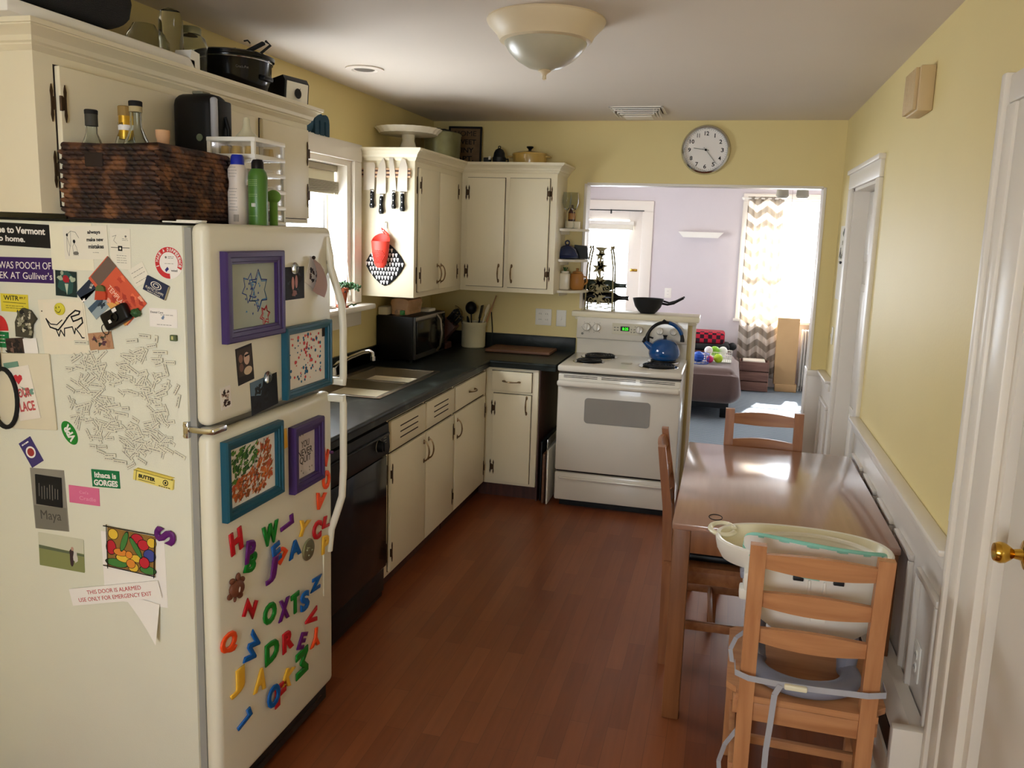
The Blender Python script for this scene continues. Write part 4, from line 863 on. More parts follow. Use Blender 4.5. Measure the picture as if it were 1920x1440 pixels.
for i in range(46):
    k = i/45; x = random.uniform(-.02, .03)+k*.02; y = -.03+k*.17+random.uniform(-.015, .015); z = .118+random.uniform(-.012, .018)-k*k*.02
    b.sph((x, y, z), (.011, .009, .006), n=8, T=Euler((random.random()*3, random.random()*3, 0)).to_matrix().to_4x4())
b.tube([(0, 0, .09), (0, .0, .115), (.01, .06, .118), (.015, .13, .105)], .003, n=6); b.build('foliage', t)
b = MB(M['leaf']); b.tube([(.035, .0, .008), (.045, .03, .018), (.042, .06, .006)], .004, n=6); b.sph((.045, .06, .012), (.01, .02, .004), n=10); b.build('fallen_sprig', t)
b = MB(M['glass'], (.03, -1.60, 1.286)); b.lathe([(0, 0), (.033, 0), (.035, .006), (.035, .13), (.028, .155), (.014, .19), (.011, .23), (.014, .235), (.012, .24), (.009, .235), (.009, .19), (.026, .15), (.032, .128), (.032, .01), (0, .006)], (.03, -1.60, 1.286), n=32)
tag(b.build('glass_bottle'), 'tall clear glass bottle on the window sill left of the plant', 'bottle')
t = thing('wire_ornament', 'thin dark wire ornament crossing in front of the sill bottle', 'ornament', (.085, -1.56, 1.286))
b = MB(M['ink']); b.tube([(0, -.02, .0), (.0, -.02, .10), (0, .03, .145)], .0012, n=6); b.tube([(0, .03, .09), (0, -.02, .14)], .0012, n=6); b.sph((0, .03, .088), .005, n=8); b.sph((0, .03, .146), .005, n=8); b.cyl((0, -.02, 0), (0, -.02, .004), .012); b.build('wires', t)
t = thing('wooden_word_sign', 'dark blue wooden letters on the wall above the kitchen window', 'sign'); t.matrix_world = Matrix.Translation((.004, -1.715, 2.224)) @ Matrix(((0, 0, 1, 0), (1, 0, 0, 0), (0, 1, 0, 0), (0, 0, 0, 1)))
for q, (ch, y) in enumerate((('n', -.20), ('o', -.09), ('m', .05))):
    lettering('letter', ch, M['teal'] if 0 else col((20, 62, 84)), t, .15 if ch == 'm' else .10, .105, (y, 0), 0, bold=.05, ext=.024)
# ------------------------------------------------------------------ refrigerator
FY0, FY1, FX = -3.707, -3.035, .79
t = thing('refrigerator', 'white top-freezer refrigerator covered in magnets and pictures', 'refrigerator', (.4, -3.37, 0)); o = t.location
b = MB(M['fridge_side'], o); b.box((.003, FY0, .03), (.722, FY1, 1.705), .004); b.build('body', t)
b = MB(M['black'], o); b.box((.003, FY0+.002, 1.7045), (.69, FY1-.002, 1.7115), .002); b.build('top_panel', t)
b = MB(M['grey'], o); b.box((.722, FY0+.008, .06), (.742, FY1-.008, 1.70)); b.build('door_gasket', t)
fz = MB(M['fridge'], o).box((.74, FY0, 1.185), (FX, FY1, 1.712), .022, seg=4).build('freezer_door', t)
fd = MB(M['fridge'], o).box((.74, FY0, .10), (FX, FY1, 1.163), .022, seg=4).build('fridge_door', t)
b = MB(M['iron'], o); b.box((.70, FY0+.02, .03), (.765, FY1-.01, .095), .003)
b.box((.764, FY0+.05, .058), (.768, FY1-.05, .062), 0, M['gap'])
b.build('kick_grille', t)
def fhandle(z0, z1, up, par):
    b = MB(M['fridge'], o); y = FY1-.028
    if up: pts = [(FX-.004, y, z1), (FX+.006, y, z1-.06), (FX+.010, y, z1-.10), (FX+.028, y+.004, z1-.16), (FX+.045, y+.008, z1-.22), (FX+.050, y+.008, z1-.30), (FX+.050, y+.008, z0+.03), (FX+.046, y+.008, z0)]
    else: pts = [(FX+.046, y+.008, z1), (FX+.050, y+.008, z1-.03), (FX+.050, y+.008, z0+.30), (FX+.045, y+.008, z0+.20), (FX+.024, y+.004, z0+.13), (FX+.008, y, z0+.08), (FX-.002, y, z0)]
    b.tube(pts, .013, n=14, rs=[.010]+[.0125]*(len(pts)-2)+[.013])
    e = z0+.012 if up else z1-.012
    b.box((FX-.004, y-.006, e-.012), (FX+.056, y+.020, e+.012), .005); b.build('handle', par)
fhandle(1.19, 1.68, True, fz); fhandle(.60, 1.155, False, fd)
b = MB(M['fridge'], o)
b.box((.745, FY1-.075, .45), (FX+.0025, FY1-.066, .60), .002); b.build('trim_line', fd)
b = MB(M['white'], o); b.box((.66, FY0+.004, 1.711), (.76, FY0+.05, 1.7155), .002); b.box((.70, FY0+.006, 1.715), (.775, FY0+.03, 1.719), .002); b.build('top_hinge_cover', t)
b = MB(M['chrome'], o); b.box((.708, FY0-.006, 1.150), (.724, FY0+.03, 1.196), .004); b.box((.722, FY0-.004, 1.165), (.80, FY0+.06, 1.183), .006); b.cyl((.716, FY0-.005, 1.186), (.716, FY0-.009, 1.186), .005, n=12); b.cyl((.716, FY0-.005, 1.158), (.716, FY0-.009, 1.158), .005, n=12); b.build('middle_hinge', t)
b = MB(M['grey'], o); b.lathe([(.010, 0), (.012, .001), (.0, .0015)], (FX+.001, FY1-.03, 1.60), T=Matrix.Rotation(R(90), 4, 'Y'), n=20); b.build('round_emblem', fz)

# ------------------------------------------------------------------ things stuck to the fridge's side
def sheet(name, label, cat, x, z, w, h, ang=0, m='paper', th=.0006, d=0., face='side', draw=None, group=None, txt=(), frame=None):
    """thin sheet; draw(b, z) adds printed shapes; txt = (string, w, h, cx, cy, material[, bold, shear])"""
    t = thing(name, label, cat, group=group) if txt else None
    mb = MB(M[m] if isinstance(m, str) else m); mb.box((-w/2, -h/2, 0), (w/2, h/2, th), 0)
    if draw: draw(mb, th+.0002)
    o = mb.build('sheet' if txt else name, t)
    W = side_m(x, z, FY0-d, ang) if face == 'side' else front_m(x, z, FX+d, ang)
    if txt:
        t.matrix_world = W
        for q in txt: lettering('lettering', q[0], q[5], t, q[1], q[2], (q[3], q[4]), th+.0002, bold=q[6] if len(q) > 6 else .02)
        return t
    tag(o, label, cat, group); o.matrix_world = W; return o
INK = M['ink']; PW = M['paperw']
def scribble(n, w, h, ms, s=(.004, .012), j=.4):
    def f(b, z):
        for i in range(n): b.blob(random.uniform(-w, w), random.uniform(-h, h), random.uniform(*s), random.uniform(*s)*.7, z+i*2e-6, random.choice(ms), j=j, rot=random.random()*3)
    return f
def lines(x0, x1, ys, wd=.0012, m=None):
    def f(b, z):
        for y in ys:
            x = x0
            while x < x1-.004:
                L = min(random.uniform(.004, .012), x1-x); b.poly([(x, y-wd/2), (x+L, y-wd/2), (x+L, y+wd/2), (x, y+wd/2)], z, m or M['gink']); x += L+.0018
    return f
def both(*fs):
    def f(b, z):
        for k, g in enumerate(fs): g(b, z+k*1e-4)
    return f
sheet('bumper_sticker', 'black bumper sticker with white words about Vermont, top left of fridge side', 'sticker', .185, 1.666, .262, .062, -1, 'ink', d=.0003,
    txt=(('Welcome to Vermont', .235, .0185, -.002, .0125, PW, .03), ('Now go home.', .158, .0205, -.03, -.0135, PW, .03)))
sheet('bumper_sticker', 'dark purple bumper sticker with white words about a pooch of the week', 'sticker', .18, 1.571, .278, .068, 1, col((56, 22, 92)), d=.0003,
    txt=(('MY DOG WAS POOCH OF', .268, .019, .0, .0125, PW, .05), ("THE WEEK AT Gulliver's", .270, .019, .0, -.015, PW, .05)))
sheet('paper_sheet', 'large blank off-white sheet behind the mistakes card', 'paper', .383, 1.640, .134, .123, 1, col((240, 234, 210)), d=.0005)
def umb(b, z):
    g = M['gink']
    b.line([(-.058, .02), (-.045, .03), (-.03, .027), (-.02, .012)], .0012, z, g); b.line([(-.045, .03), (-.048, -.01)], .001, z, g)
    b.line([(-.058, .015), (-.06, -.02), (-.055, -.035), (-.05, -.01), (-.058, .015)], .001, z, g); b.blob(-.057, .02, .003, .004, z, INK)
    b.line([(-.04, -.034), (-.042, -.01), (-.036, -.002), (-.03, -.012), (-.026, -.034)], .001, z, g); b.blob(-.036, .003, .004, .005, z, INK); b.blob(-.033, -.028, .009, .005, z, g)
sheet('quote_card', 'pale card with sketch and words always make new mistakes', 'card', .429, 1.652, .139, .087, 2, 'paper', d=.0012, draw=umb,
    txt=(('always', .040, .012, .028, .026, INK, .03), ('make new', .052, .010, .030, .008, INK, .03), ('mistakes', .048, .011, .032, -.010, INK, .03), ('for drawing', .018, .0025, .03, -.026, M['gink'], 0)))
def rec(b, z):
    b.line([(-.028, .002), (.028, .003)], .0015, z, INK); b.box((-.007, -.006, z), (.006, .007, z+.0002), 0, INK); b.blob(0, .0005, .003, .003, z+.0004, M['paper'])
    b.line([(-.024, .03), (-.012, .034), (-.02, .02), (-.01, .012)], .001, z, M['gink']); b.blob(.017, .032, .003, .003, z, M['gink'])
    lines(-.012, .02, [-.018, -.024, -.030, -.036], .001)(b, z); lines(.006, .024, [.026, .022], .001)(b, z)
sheet('appointment_card', 'tall narrow printed card with a small dark square emblem', 'card', .536, 1.640, .062, .105, -1, 'paper', d=.0008, draw=rec)
sheet('paper_note', 'small white corner of paper sticking out beside the orange postcard', 'paper', .590, 1.575, .05, .05, 28, 'paper', d=.0005, draw=lines(-.02, .02, [-.015, 0, .012]))
def ring_sticker():
    t = thing('round_sticker', 'round red and white sticker reading I make a difference', 'sticker'); t.matrix_world = side_m(.680, 1.609, FY0-.0003, 0)
    b = MB(PW); b.lathe([(0, 0), (.0415, 0), (.0415, .0005), (0, .0005)], n=48); b.build('disc', t)
    b = MB(col((206, 48, 52))); vs = []; fs = []
    for i in range(49):
        a = R(-25+i*(300/48)); vs += [(.0405*math.cos(a), .0405*math.sin(a), .0007), (.0275*math.cos(a), .0275*math.sin(a), .0007)]
    for i in range(48): fs.append([2*i, 2*i+2, 2*i+3, 2*i+1])
    b._add(vs, fs); b.build('red_ring', t)
    for i, ch in enumerate('I MAKE A DIFFERENCE'):
        if ch == ' ': continue
        a = 196-i*11.6; lettering('lettering', ch, PW, t, .0022 if ch == 'I' else .0055, .0085, (.034*math.cos(R(a)), .034*math.sin(R(a))), .0009, ang=a-90, bold=.04)
    lettering('lettering', 'voted', INK, t, .018, .006, (.016, -.019), .0009)
    b = MB(M['gink']); b.blob(-.008, .014, .003, .003, .0009, M['gink']); lines(-.002, .016, [.016, .012], .0012)(b, .0009); lines(-.012, .014, [-.002], .001)(b, .0009); b.prism([(-.012, -.018), (-.004, -.010), (0, -.016), (-.008, -.024)], .0008, .001, 'z', col((60, 50, 120))); b.build('small_print', t)
ring_sticker()
def flower(b, z):
    b.blob(0, .005, .026, .03, z, col((40, 84, 78)), j=.2); b.blob(-.012, .028, .005, .006, z+1e-4, col((160, 170, 150))); b.blob(-.018, .014, .009, .007, z+1e-4, col((170, 184, 160)), j=.3); b.blob(.02, .014, .009, .007, z+1e-4, col((170, 184, 160)), j=.3)
    b.blob(.002, .012, .011, .010, z+2e-4, col((170, 24, 40)), j=.25); b.poly([(-.004, 0), (.008, 0), (.003, -.03)], z+2e-4, col((190, 200, 180)))
sheet('photo', 'small dark green photo with a red flower at its middle', 'photo', .360, 1.541, .068, .068, -2, col((22, 44, 42)), d=.0016, draw=flower)
def water(b, z):
    b.poly([(-.065, .045), (.065, .045), (.065, .012), (-.065, .012)], z, col((34, 46, 66))); b.poly([(-.065, .012), (.065, .02), (.065, -.012), (-.065, -.008)], z, col((196, 206, 204)))
    b.poly([(-.065, -.008), (.065, -.012), (.065, -.02), (-.065, -.024)], z, col((70, 92, 110)))
    for i in range(7): b.blob(random.uniform(-.06, .06), random.uniform(.01, .03), .006, .004, z+1e-4, PW, j=.5)
    for i in range(6): b.blob(random.uniform(-.05, .05), random.uniform(-.035, -.01), .01, .004, z+1e-4, col((44, 58, 70)), j=.5)
sheet('postcard', 'grey-blue postcard of water and boats, tilted steeply', 'postcard', .470, 1.527, .130, .091, 41, col((150, 166, 172)), d=.0018, draw=water)
def ora(b, z):
    b.poly([(-.08, .045), (-.045, .045), (-.045, -.035), (-.08, -.035)], z, col((112, 92, 82)))
    b.poly([(.0, -.05), (.08, -.05), (.08, -.02), (.02, -.02)], z, col((236, 170, 90)))
    for i in range(20): b.blob(random.uniform(-.03, .075), random.uniform(-.04, .045), .010, .006, z+1e-4+i*3e-6, random.choice([col((236, 116, 78)), col((196, 70, 50)), col((240, 170, 140)), col((180, 60, 44))]), j=.4)
sheet('postcard', 'large orange-red postcard tilted down to the right over the blue one', 'postcard', .522, 1.530, .165, .088, -46, col((216, 92, 62)), d=.0028, draw=ora, txt=(('TEMPLATE', .075, .014, .012, -.012, col((250, 206, 186)), .02),))
t = thing('potato_magnet', 'painted magnet with green top and orange body on the postcards', 'magnet'); t.matrix_world = side_m(.474, 1.521, FY0-.004, 0)
b = MB(col((196, 70, 40))); b.prism([(-.018, -.018), (.016, -.016), (.018, .0), (.014, .006), (-.014, .006)], 0, .007); b.build('body', t)
b = MB(col((96, 104, 60))); b.prism([(-.014, .006), (.014, .006), (.012, .018), (.004, .022), (-.008, .021), (-.013, .014)], 0, .007); b.build('top', t)
def emb(b, z):
    for r_, m_ in ((.0125, M['paper']), (.0105, col((34, 44, 74))), (.007, M['paper']), (.005, col((34, 44, 74)))): b.blob(.0, .0055, r_*1.35, r_*.75, z+(.0125-r_)*.02, m_, n=24)
t = sheet('fridge_magnet', 'navy blue tin-shaped magnet with cream emblem and lettering', 'magnet', .642, 1.544, .068, .039, -22, col((34, 44, 74)), th=.006, d=.0005, draw=emb, txt=(('PLAYTIC CLAMPS', .056, .0065, 0, -.0085, M['paper'], .05), ('Hudson Museum', .04, .004, 0, -.0155, M['paper'], .03)))
MB(col((170, 160, 130))).box((-.0345, -.020, -.0002), (.0365, .0185, .0055), .001).build('tin_edge', t)
t = thing('camera_magnet', 'small black toy camera magnet with wrist cord on the fridge side', 'magnet'); t.matrix_world = side_m(.525, 1.463, FY0-.003, 28)
b = MB(M['black']); b.box((-.042, -.024, 0), (.042, .024, .022), .008, seg=3); b.build('body', t)
b = MB(M['blackg']); b.lathe([(.012, .02), (.012, .027), (.008, .028), (.006, .024), (0, .024)], (.004, -.002, 0), n=24); b.build('lens', t)
b = MB(PW); b.box((-.020, -.010, .0215), (-.011, -.001, .0228), .001); b.box((.004, .010, .0215), (.018, .020, .0228), .001); b.build('flash_windows', t)
b = MB(M['ink']); b.tube([(-.040+.010*math.cos(i*PI/8)-.012, -.004+.014*math.sin(i*PI/8)-.010, .008) for i in range(16)], .0012, n=6, closed=True); b.build('cord', t)
b = MB(M['leaf'], (.584, FY0-.012, 1.476)); b.sph((.584, FY0-.0125, 1.476), .0115)
for i in range(20):
    a = random.random()*6.28; c_ = random.uniform(-1, 1); s_ = math.sqrt(1-c_*c_); b.sph((.584+.011*s_*math.cos(a), FY0-.0125+.011*s_*math.sin(a)*.9, 1.476+.011*c_), .003, n=8)
tag(b.build('moss_ball'), 'round fuzzy green magnet beside the toy camera', 'magnet')
sheet('business_card', 'white dental business card near the fridge door edge', 'business card', .658, 1.466, .084, .049, 0, PW, d=.0004, draw=both(lines(-.008, .03, [.008], .0012), lines(-.02, .024, [-.018], .0012), scribble(4, .004, .003, [col((120, 140, 170))], (.002, .004))), txt=(('Dental Care', .038, .0052, -.019, .014, INK, 0),))
t = thing('tiny_house_magnet', 'tiny green house-shaped magnet at the right edge of the fridge side', 'magnet'); t.matrix_world = side_m(.690, 1.416, FY0-.0002, 0)
MB(col((92, 104, 70))).box((-.0095, -.008, 0), (.0095, .008, .009), .002).build('body', t); MB(col((200, 196, 130))).box((-.004, -.004, .009), (.002, .005, .0095)).build('window', t)
sheet('yellow_sticker', 'yellow radio station card with dark lettering', 'sticker', .185, 1.480, .092, .049, 0, col((226, 206, 60)), d=.0004, draw=both(lines(-.03, .03, [-.008, -.014], .0012, INK), lambda b, z: b.line([(-.038, .0015), (.038, .0005)], .0014, z, INK)), txt=(('WITR', .05, .013, -.01, .0135, INK, .01), ('89.7', .02, .006, .028, .015, INK, 0)))
t = thing('keychain_magnet', 'crumpled camouflage-patterned keychain magnet below the yellow card', 'magnet'); t.matrix_world = side_m(.224, 1.429, FY0-.001, 0)
b = MB(col((70, 66, 52))); b.prism([(-.034, -.04), (.016, -.042), (.022, -.005), (.036, .012), (.018, .034), (-.006, .04), (-.02, .028), (-.034, .0)], 0, .008)
scribble(34, .022, .03, [col((30, 28, 24)), col((150, 146, 122)), col((96, 96, 70)), col((206, 200, 176))], (.003, .008))(b, .0082); b.build('body', t)
def dino(b, z):
    k = lambda L: [((x-445)/245*.129*.98, (735-y)/250*.104) for x, y in L]
    b.line(k([(330, 715), (350, 770), (400, 790), (440, 745), (475, 700), (520, 665), (548, 672), (540, 690), (490, 705), (500, 735), (530, 725), (556, 712), (558, 745), (520, 780)]), .0042, z, INK)
    b.line(k([(330, 715), (355, 750), (395, 755), (430, 725)]), .003, z, INK)
    b.line(k([(385, 780), (400, 830), (415, 790), (435, 830), (440, 780), (490, 770), (500, 815), (510, 780), (535, 820), (545, 842), (558, 842)]), .0034, z, INK)
    b.blob(*k([(460, 712)])[0], .0015, .002, z, INK); b.blob(*k([(308, 665)])[0], .002, .002, z, INK)
sheet('drawing', 'bold black child drawing of a dinosaur on white paper', 'drawing', .349, 1.439, .129, .104, 4, col((238, 228, 206)), d=.0022, draw=dino)
sheet('paper_sheet', 'larger blank sheet hanging behind the dinosaur drawing', 'paper', .345, 1.425, .150, .150, 5, col((236, 228, 206)), d=.0012)
t = thing('smiley_magnet', 'round yellow smiley face magnet above the dinosaur', 'magnet'); t.matrix_world = side_m(.337, 1.472, FY0-.003, 12)
MB(col((220, 208, 60))).lathe([(0, 0), (.0165, 0), (.0165, .003), (.013, .006), (0, .007)], n=32).build('button', t)
b = MB(INK); b.blob(-.005, .005, .0012, .0024, .0075, INK); b.blob(.005, .005, .0012, .0024, .0075, INK); b.line([(-.009, -.002), (-.005, -.007), (0, -.009), (.005, -.007), (.009, -.002)], .0014, .0075, INK); b.build('face', t)
sheet('photo', 'small brownish photo of figures on sand above the word magnets', 'photo', .462, 1.393, .075, .047, 8, col((186, 142, 108)), d=.002, draw=both(scribble(8, .03, .015, [col((206, 170, 140)), col((168, 118, 88))]), scribble(9, .02, .012, [col((54, 60, 44)), col((92, 54, 66))], (.003, .008))))
t = thing('round_sticker', 'red and green round-topped sticker at the left edge of the fridge side', 'sticker'); t.matrix_world = side_m(.128, 1.398, FY0-.0003, 0)
b = MB(col((208, 44, 44))); b.prism([(-.03, 0)]+[(.030*math.cos(R(a)), .004+.042*math.sin(R(a))) for a in range(0, 181, 12)], 0, .0006); b.build('red_half', t)
b = MB(col((20, 120, 62))); b.box((-.03, -.044, 0), (.030, .0, .0006)); lines(-.02, .022, [-.01, -.02, -.03], .002, PW)(b, .0008); b.build('green_half', t)
sheet('photo', 'dark blurred photo behind the white card at the left', 'photo', .180, 1.361, .062, .045, 6, col((66, 48, 40)), d=.0018, draw=scribble(16, .026, .018, [col((40, 30, 26)), col((120, 90, 80)), col((24, 20, 20))]))
sheet('paper_note', 'small blank white card above the clear bag', 'paper', .232, 1.363, .046, .045, 6, PW, d=.0026)
t = thing('clear_bag', 'clear plastic bag with folded papers and a red-hearted card inside', 'bag'); t.matrix_world = side_m(.206, 1.237, FY0-.001, 3)
b = MB(col((226, 216, 190), .3)); b.box((-.094, -.108, 0), (.094, .106, .006), .004); b.build('pouch', t)
b = MB(col((238, 228, 214))); T = Matrix.Rotation(R(9), 4, 'Z')
b.box((-.036, -.08, .006), (.036, .07, .009), .001, T=T); scribble(6, .03, .01, [col((120, 160, 140)), col((70, 110, 90))])(b, .0095); b.v[-0:] if 0 else None; b.build('card', t)
b = MB(col((206, 52, 60))); b.prism([(.0, -.016), (.014, .0), (.013, .009), (.006, .012), (.0, .007), (-.006, .012), (-.013, .009), (-.014, .0)], .009, .0096, T and 'z'); b.v = [Vector((v.x-.014, v.y+.035, v.z)) for v in b.v]; b.build('heart', t)
lettering('lettering', 'YOUR', col((196, 84, 84)), t, .058, .026, (-.004, -.004), .0095, bold=.03, ang=8); lettering('lettering', 'PLACE', col((196, 84, 84)), t, .064, .028, (.002, -.042), .0095, bold=.03, ang=8)
b = MB(col((110, 150, 130))); b.box((-.05, .055, .006), (-.0, .085, .008), .001, T=Matrix.Rotation(R(8), 4, 'Z')); b.build('green_label', t)
t = thing('hanging_cord', 'black looped cord hanging over the clear bag', 'cord', (.14, FY0-.012, 1.2))
b = MB(M['ink']); b.tube([(.045*math.cos(a), 0, .013+.083*math.sin(a)) for a in [i*PI/16 for i in range(32)]], .0062, n=10, closed=True); b.tube([(-.005, 0, .096), (-.007, 0, .20), (-.01, 0.003, .32)], .0022, n=8); b.build('loop', t)
b = MB(M['ink']); b.cyl((-.01, .0118, .32), (-.01, .0, .32), .008, n=14); b.build('magnet', t)
# word magnets
t = thing('oval_sticker', 'oval green sticker reading VPR, tilted', 'sticker'); t.matrix_world = side_m(.343, 1.130, FY0-.0003, -58)
b = MB(col((28, 132, 40))); b.lathe([(0, 0), (.036, 0), (.036, .0006), (0, .0006)], n=40, sy=.60); b.build('oval', t); lettering('lettering', 'VPR', PW, t, .048, .023, (0, 0), .0008, ang=180, bold=.05)
sheet('fridge_magnet', 'tilted purple card magnet with a red disc at its middle', 'magnet', .209, 1.062, .047, .078, 32, col((64, 52, 112)), th=.002, draw=lambda b, z: (b.blob(0, .0, .017, .017, z, PW, n=24), b.blob(0, 0, .012, .012, z+1e-4, col((160, 52, 50)), n=20), lines(-.016, .016, [.029], .004, PW)(b, z)) and None)
sheet('photo', 'tall black and white photo below the purple card magnet', 'photo', .262, .929, .116, .178, 2, col((142, 136, 124)), d=.0002, draw=both(scribble(12, .04, .012, [col((90, 84, 76)), col((200, 194, 180)), col((110, 60, 70))]), lambda b, z: b.poly([(-.055, -.089), (.055, -.089), (.055, -.02), (-.055, -.02)], z, col((120, 116, 104)))), txt=(('Maya', .07, .035, .0, -.050, col((70, 66, 60)), .01),))
sheet('fridge_magnet', 'square black magnet with pale waveform lines over the tall photo', 'magnet', .263, .955, .088, .087, -1, 'ink', th=.003, d=.0008, draw=lambda b, z: [b.line([(-.032+.009*i, random.uniform(-.028, -.012)), (-.031+.009*i, random.uniform(.008, .024))], .0022, z, M['gink']) for i in range(8)] and None)
sheet('fridge_magnet', 'faded pink rectangular magnet with faint lettering', 'magnet', .381, .955, .100, .050, 0, col((222, 110, 150)), th=.002, txt=(("Cat's", .03, .008, 0, .009, col((236, 160, 184)), 0), ('Cradle', .055, .011, .012, -.008, col((236, 160, 184)), 0)))
sheet('fridge_magnet', 'green rectangular magnet reading Ithaca is GORGES', 'magnet', .455, 1.011, .090, .049, 2, col((10, 116, 66)), th=.002, txt=(('Ithaca is', .070, .016, .0, .010, PW, .03), ('GORGES', .078, .017, .0, -.012, PW, .04)))
t = thing('butter_magnet', 'yellow magnet shaped like a stick of butter', 'magnet'); t.matrix_world = side_m(.612, 1.028, FY0-.0002, -8)
b = MB(col((240, 222, 120))); b.box((-.062, -.015, 0), (.062, .013, .008), .001); b.build('bar', t)
b = MB(col((224, 200, 90))); b.prism([(-.062, .013), (.052, .013), (.062, .019), (-.054, .019)], 0, .006)
b.build('top_edge', t); b = MB(INK); b.line([(-.052, -.015), (-.052, .013)], .0015, .0085, INK); b.line([(-.062, .013), (.062, .013)], .001, .0085, INK); b.blob(.040, .001, .0085, .0085, .0084, INK, n=20); b.blob(.040, .001, .006, .006, .0086, col((240, 222, 120)), n=20); b.blob(.040, .001, .003, .004, .0088, INK, n=12); lines(.02, .058, [-.0115], .002, INK)(b, .0085); b.line([(-.044, -.0095), (.008, -.0095)], .0012, .0085, INK); b.build('print', t)
lettering('lettering', 'BUTTER', INK, t, .052, .0105, (-.018, .001), .0086, bold=.04)
def golf(b, z):
    b.poly([(-.077, .05), (.077, .05), (.077, .006), (-.077, .012)], z, col((206, 204, 180))); b.poly([(-.077, .012), (.077, .004), (.077, -.002), (-.077, .002)], z, col((96, 104, 78))); b.poly([(-.077, .002), (.077, -.004), (.077, -.05), (-.077, -.05)], z, col((136, 140, 88)))
    b.blob(.036, -.006, .008, .028, z+1e-4, col((60, 40, 44)), j=.2); b.blob(.038, .016, .005, .006, z+2e-4, col((190, 150, 130))); b.blob(.048, -.008, .007, .02, z+2e-4, col((206, 200, 190)), j=.3)
sheet('photo', 'landscape photo of a person standing on green grass, low on the fridge side', 'photo', .292, .777, .155, .095, -1, col((140, 144, 96)), draw=golf)
sheet('paper_sheet', 'white sheet behind the coloured flower drawing', 'paper', .534, .760, .205, .20, 1, PW, d=.0003)
b = MB(PW, (.56, FY0, .65)); b.T = side_m(0, 0, FY0-.0008)
vs = []; fs = []
for i in range(9):
    u = i/8
    for j in range(5):
        v = j/4; x = .49+.125*v+.0*u; z = .67-.11*u*v; vs.append((x+.0*u, z+.015*(1-v), .004+.022*u*v*v))
for i in range(8):
    for j in range(4): fs.append([i*5+j, i*5+j+1, (i+1)*5+j+1, (i+1)*5+j])
b._add(vs, fs); tag(b.build('curled_paper'), 'lower corner of white paper curling off the fridge under the alarm sign', 'paper')
def flw(b, z):
    sx = .156; sy = .113
    C = dict(y=col((232, 190, 60)), r=col((196, 34, 50)), g=col((70, 130, 60)), b=col((64, 74, 150)), o=col((226, 140, 50)), k=INK, d=col((150, 110, 50)))
    def bl(x, y, rx, ry, c, rot=0, n=16): b.blob((x-.5)*sx, (.5-y)*sy, rx*sx*1.12, ry*sy*1.12, z+bl.k, INK, n=n, rot=rot); b.blob((x-.5)*sx, (.5-y)*sy, rx*sx, ry*sy, z+bl.k+4e-5, C[c], n=n, rot=rot); bl.k += 1e-4
    bl.k = 0; b.poly([(-sx/2, -sy/2), (sx/2, -sy/2), (sx/2, sy/2), (-sx/2, sy/2)], z-1e-4, C['d'])
    for q in ((.12, .15, .10, .13, 'y'), (.08, .5, .10, .18, 'r'), (.62, .15, .12, .12, 'r'), (.75, .28, .11, .13, 'r'), (.92, .18, .09, .12, 'y'), (.88, .52, .12, .15, 'b'), (.2, .88, .22, .10, 'g'), (.85, .9, .16, .10, 'g'), (.35, .72, .16, .10, 'y'), (.55, .9, .10, .12, 'y'), (.28, .58, .14, .09, 'o'), (.62, .66, .13, .09, 'y'), (.5, .82, .09, .11, 'o'), (.46, .6, .07, .09, 'o'), (.78, .72, .10, .14, 'r')): bl(*q)
    bl(.36, .28, .19, .075, 'g', 1.25); bl(.60, .38, .20, .07, 'g', -.95)
    for q in (((-.088, .06), (.078, .062)), ((-.078, .065), (-.074, -.062)), ((-.088, -.056), (.08, -.058)), ((.078, .05), (.076, -.062))): b.line(list(q), .003, z+.004, INK)
sheet('flower_drawing', 'brightly coloured flower drawing with black outline under the purple letter', 'drawing', .528, .812, .156, .110, -3, col((220, 190, 120)), d=.0012, draw=flw)
sheet('alarm_sign', 'long tilted white sign with red door alarm warning', 'sign', .470, .682, .305, .050, 13, PW, th=.002, d=.0045, txt=(('THIS DOOR IS ALARMED', .185, .012, .0, .010, col((196, 70, 70)), .01), ('USE ONLY FOR EMERGENCY EXIT', .25, .012, -.002, -.010, col((196, 70, 70)), .01)))
# word tiles
TILE = []
for k in range(5):
    L = (.018, .024, .030, .036, .044)[k]; b = MB(col((224, 220, 200))); b.box((-L/2, -.0048, 0), (L/2, .0048, .0011), 0); b.box((-L/2-.0006, -.0054, -.0001), (L/2+.0006, .0054, .0002), 0, col((168, 164, 152))); lines(-L/2+.003, L/2-.002, [0], .0024, col((146, 142, 132)))(b, .0013)
    TILE.append(b)
wl = 'tiny white word magnet in the loose cluster on the fridge side'; used = {}; placed = []
def tile(k, x, z, a, d):
    if k not in used:
        o = TILE[k].build('word_magnet', smooth=0); used[k] = o; tag(o, wl, 'word magnet', 'poetry word magnets')
    else: o = used[k].copy(); COL.objects.link(o)
    o.matrix_world = side_m(x, z, FY0-.0002-d, a)
random.seed(23)
def inside(x, z):
    if .44 < x < .50 and 1.375 < z < 1.42: return False
    if x < .30 or x > .70: return False
    return True
clus = [(.43, 1.33, .05, .03), (.40, 1.27, .05, .035), (.46, 1.30, .05, .03), (.53, 1.30, .05, .04), (.40, 1.20, .05, .03), (.47, 1.22, .04, .03), (.44, 1.14, .05, .03), (.62, 1.33, .05, .03), (.65, 1.29, .035, .03), (.60, 1.25, .04, .03), (.64, 1.20, .04, .035), (.57, 1.27, .03, .03), (.56, 1.17, .04, .03), (.60, 1.12, .05, .025), (.64, 1.13, .03, .025), (.55, 1.11, .04, .02), (.50, 1.17, .04, .025), (.56, 1.36, .04, .025)]
n_ = 0; tries = 0
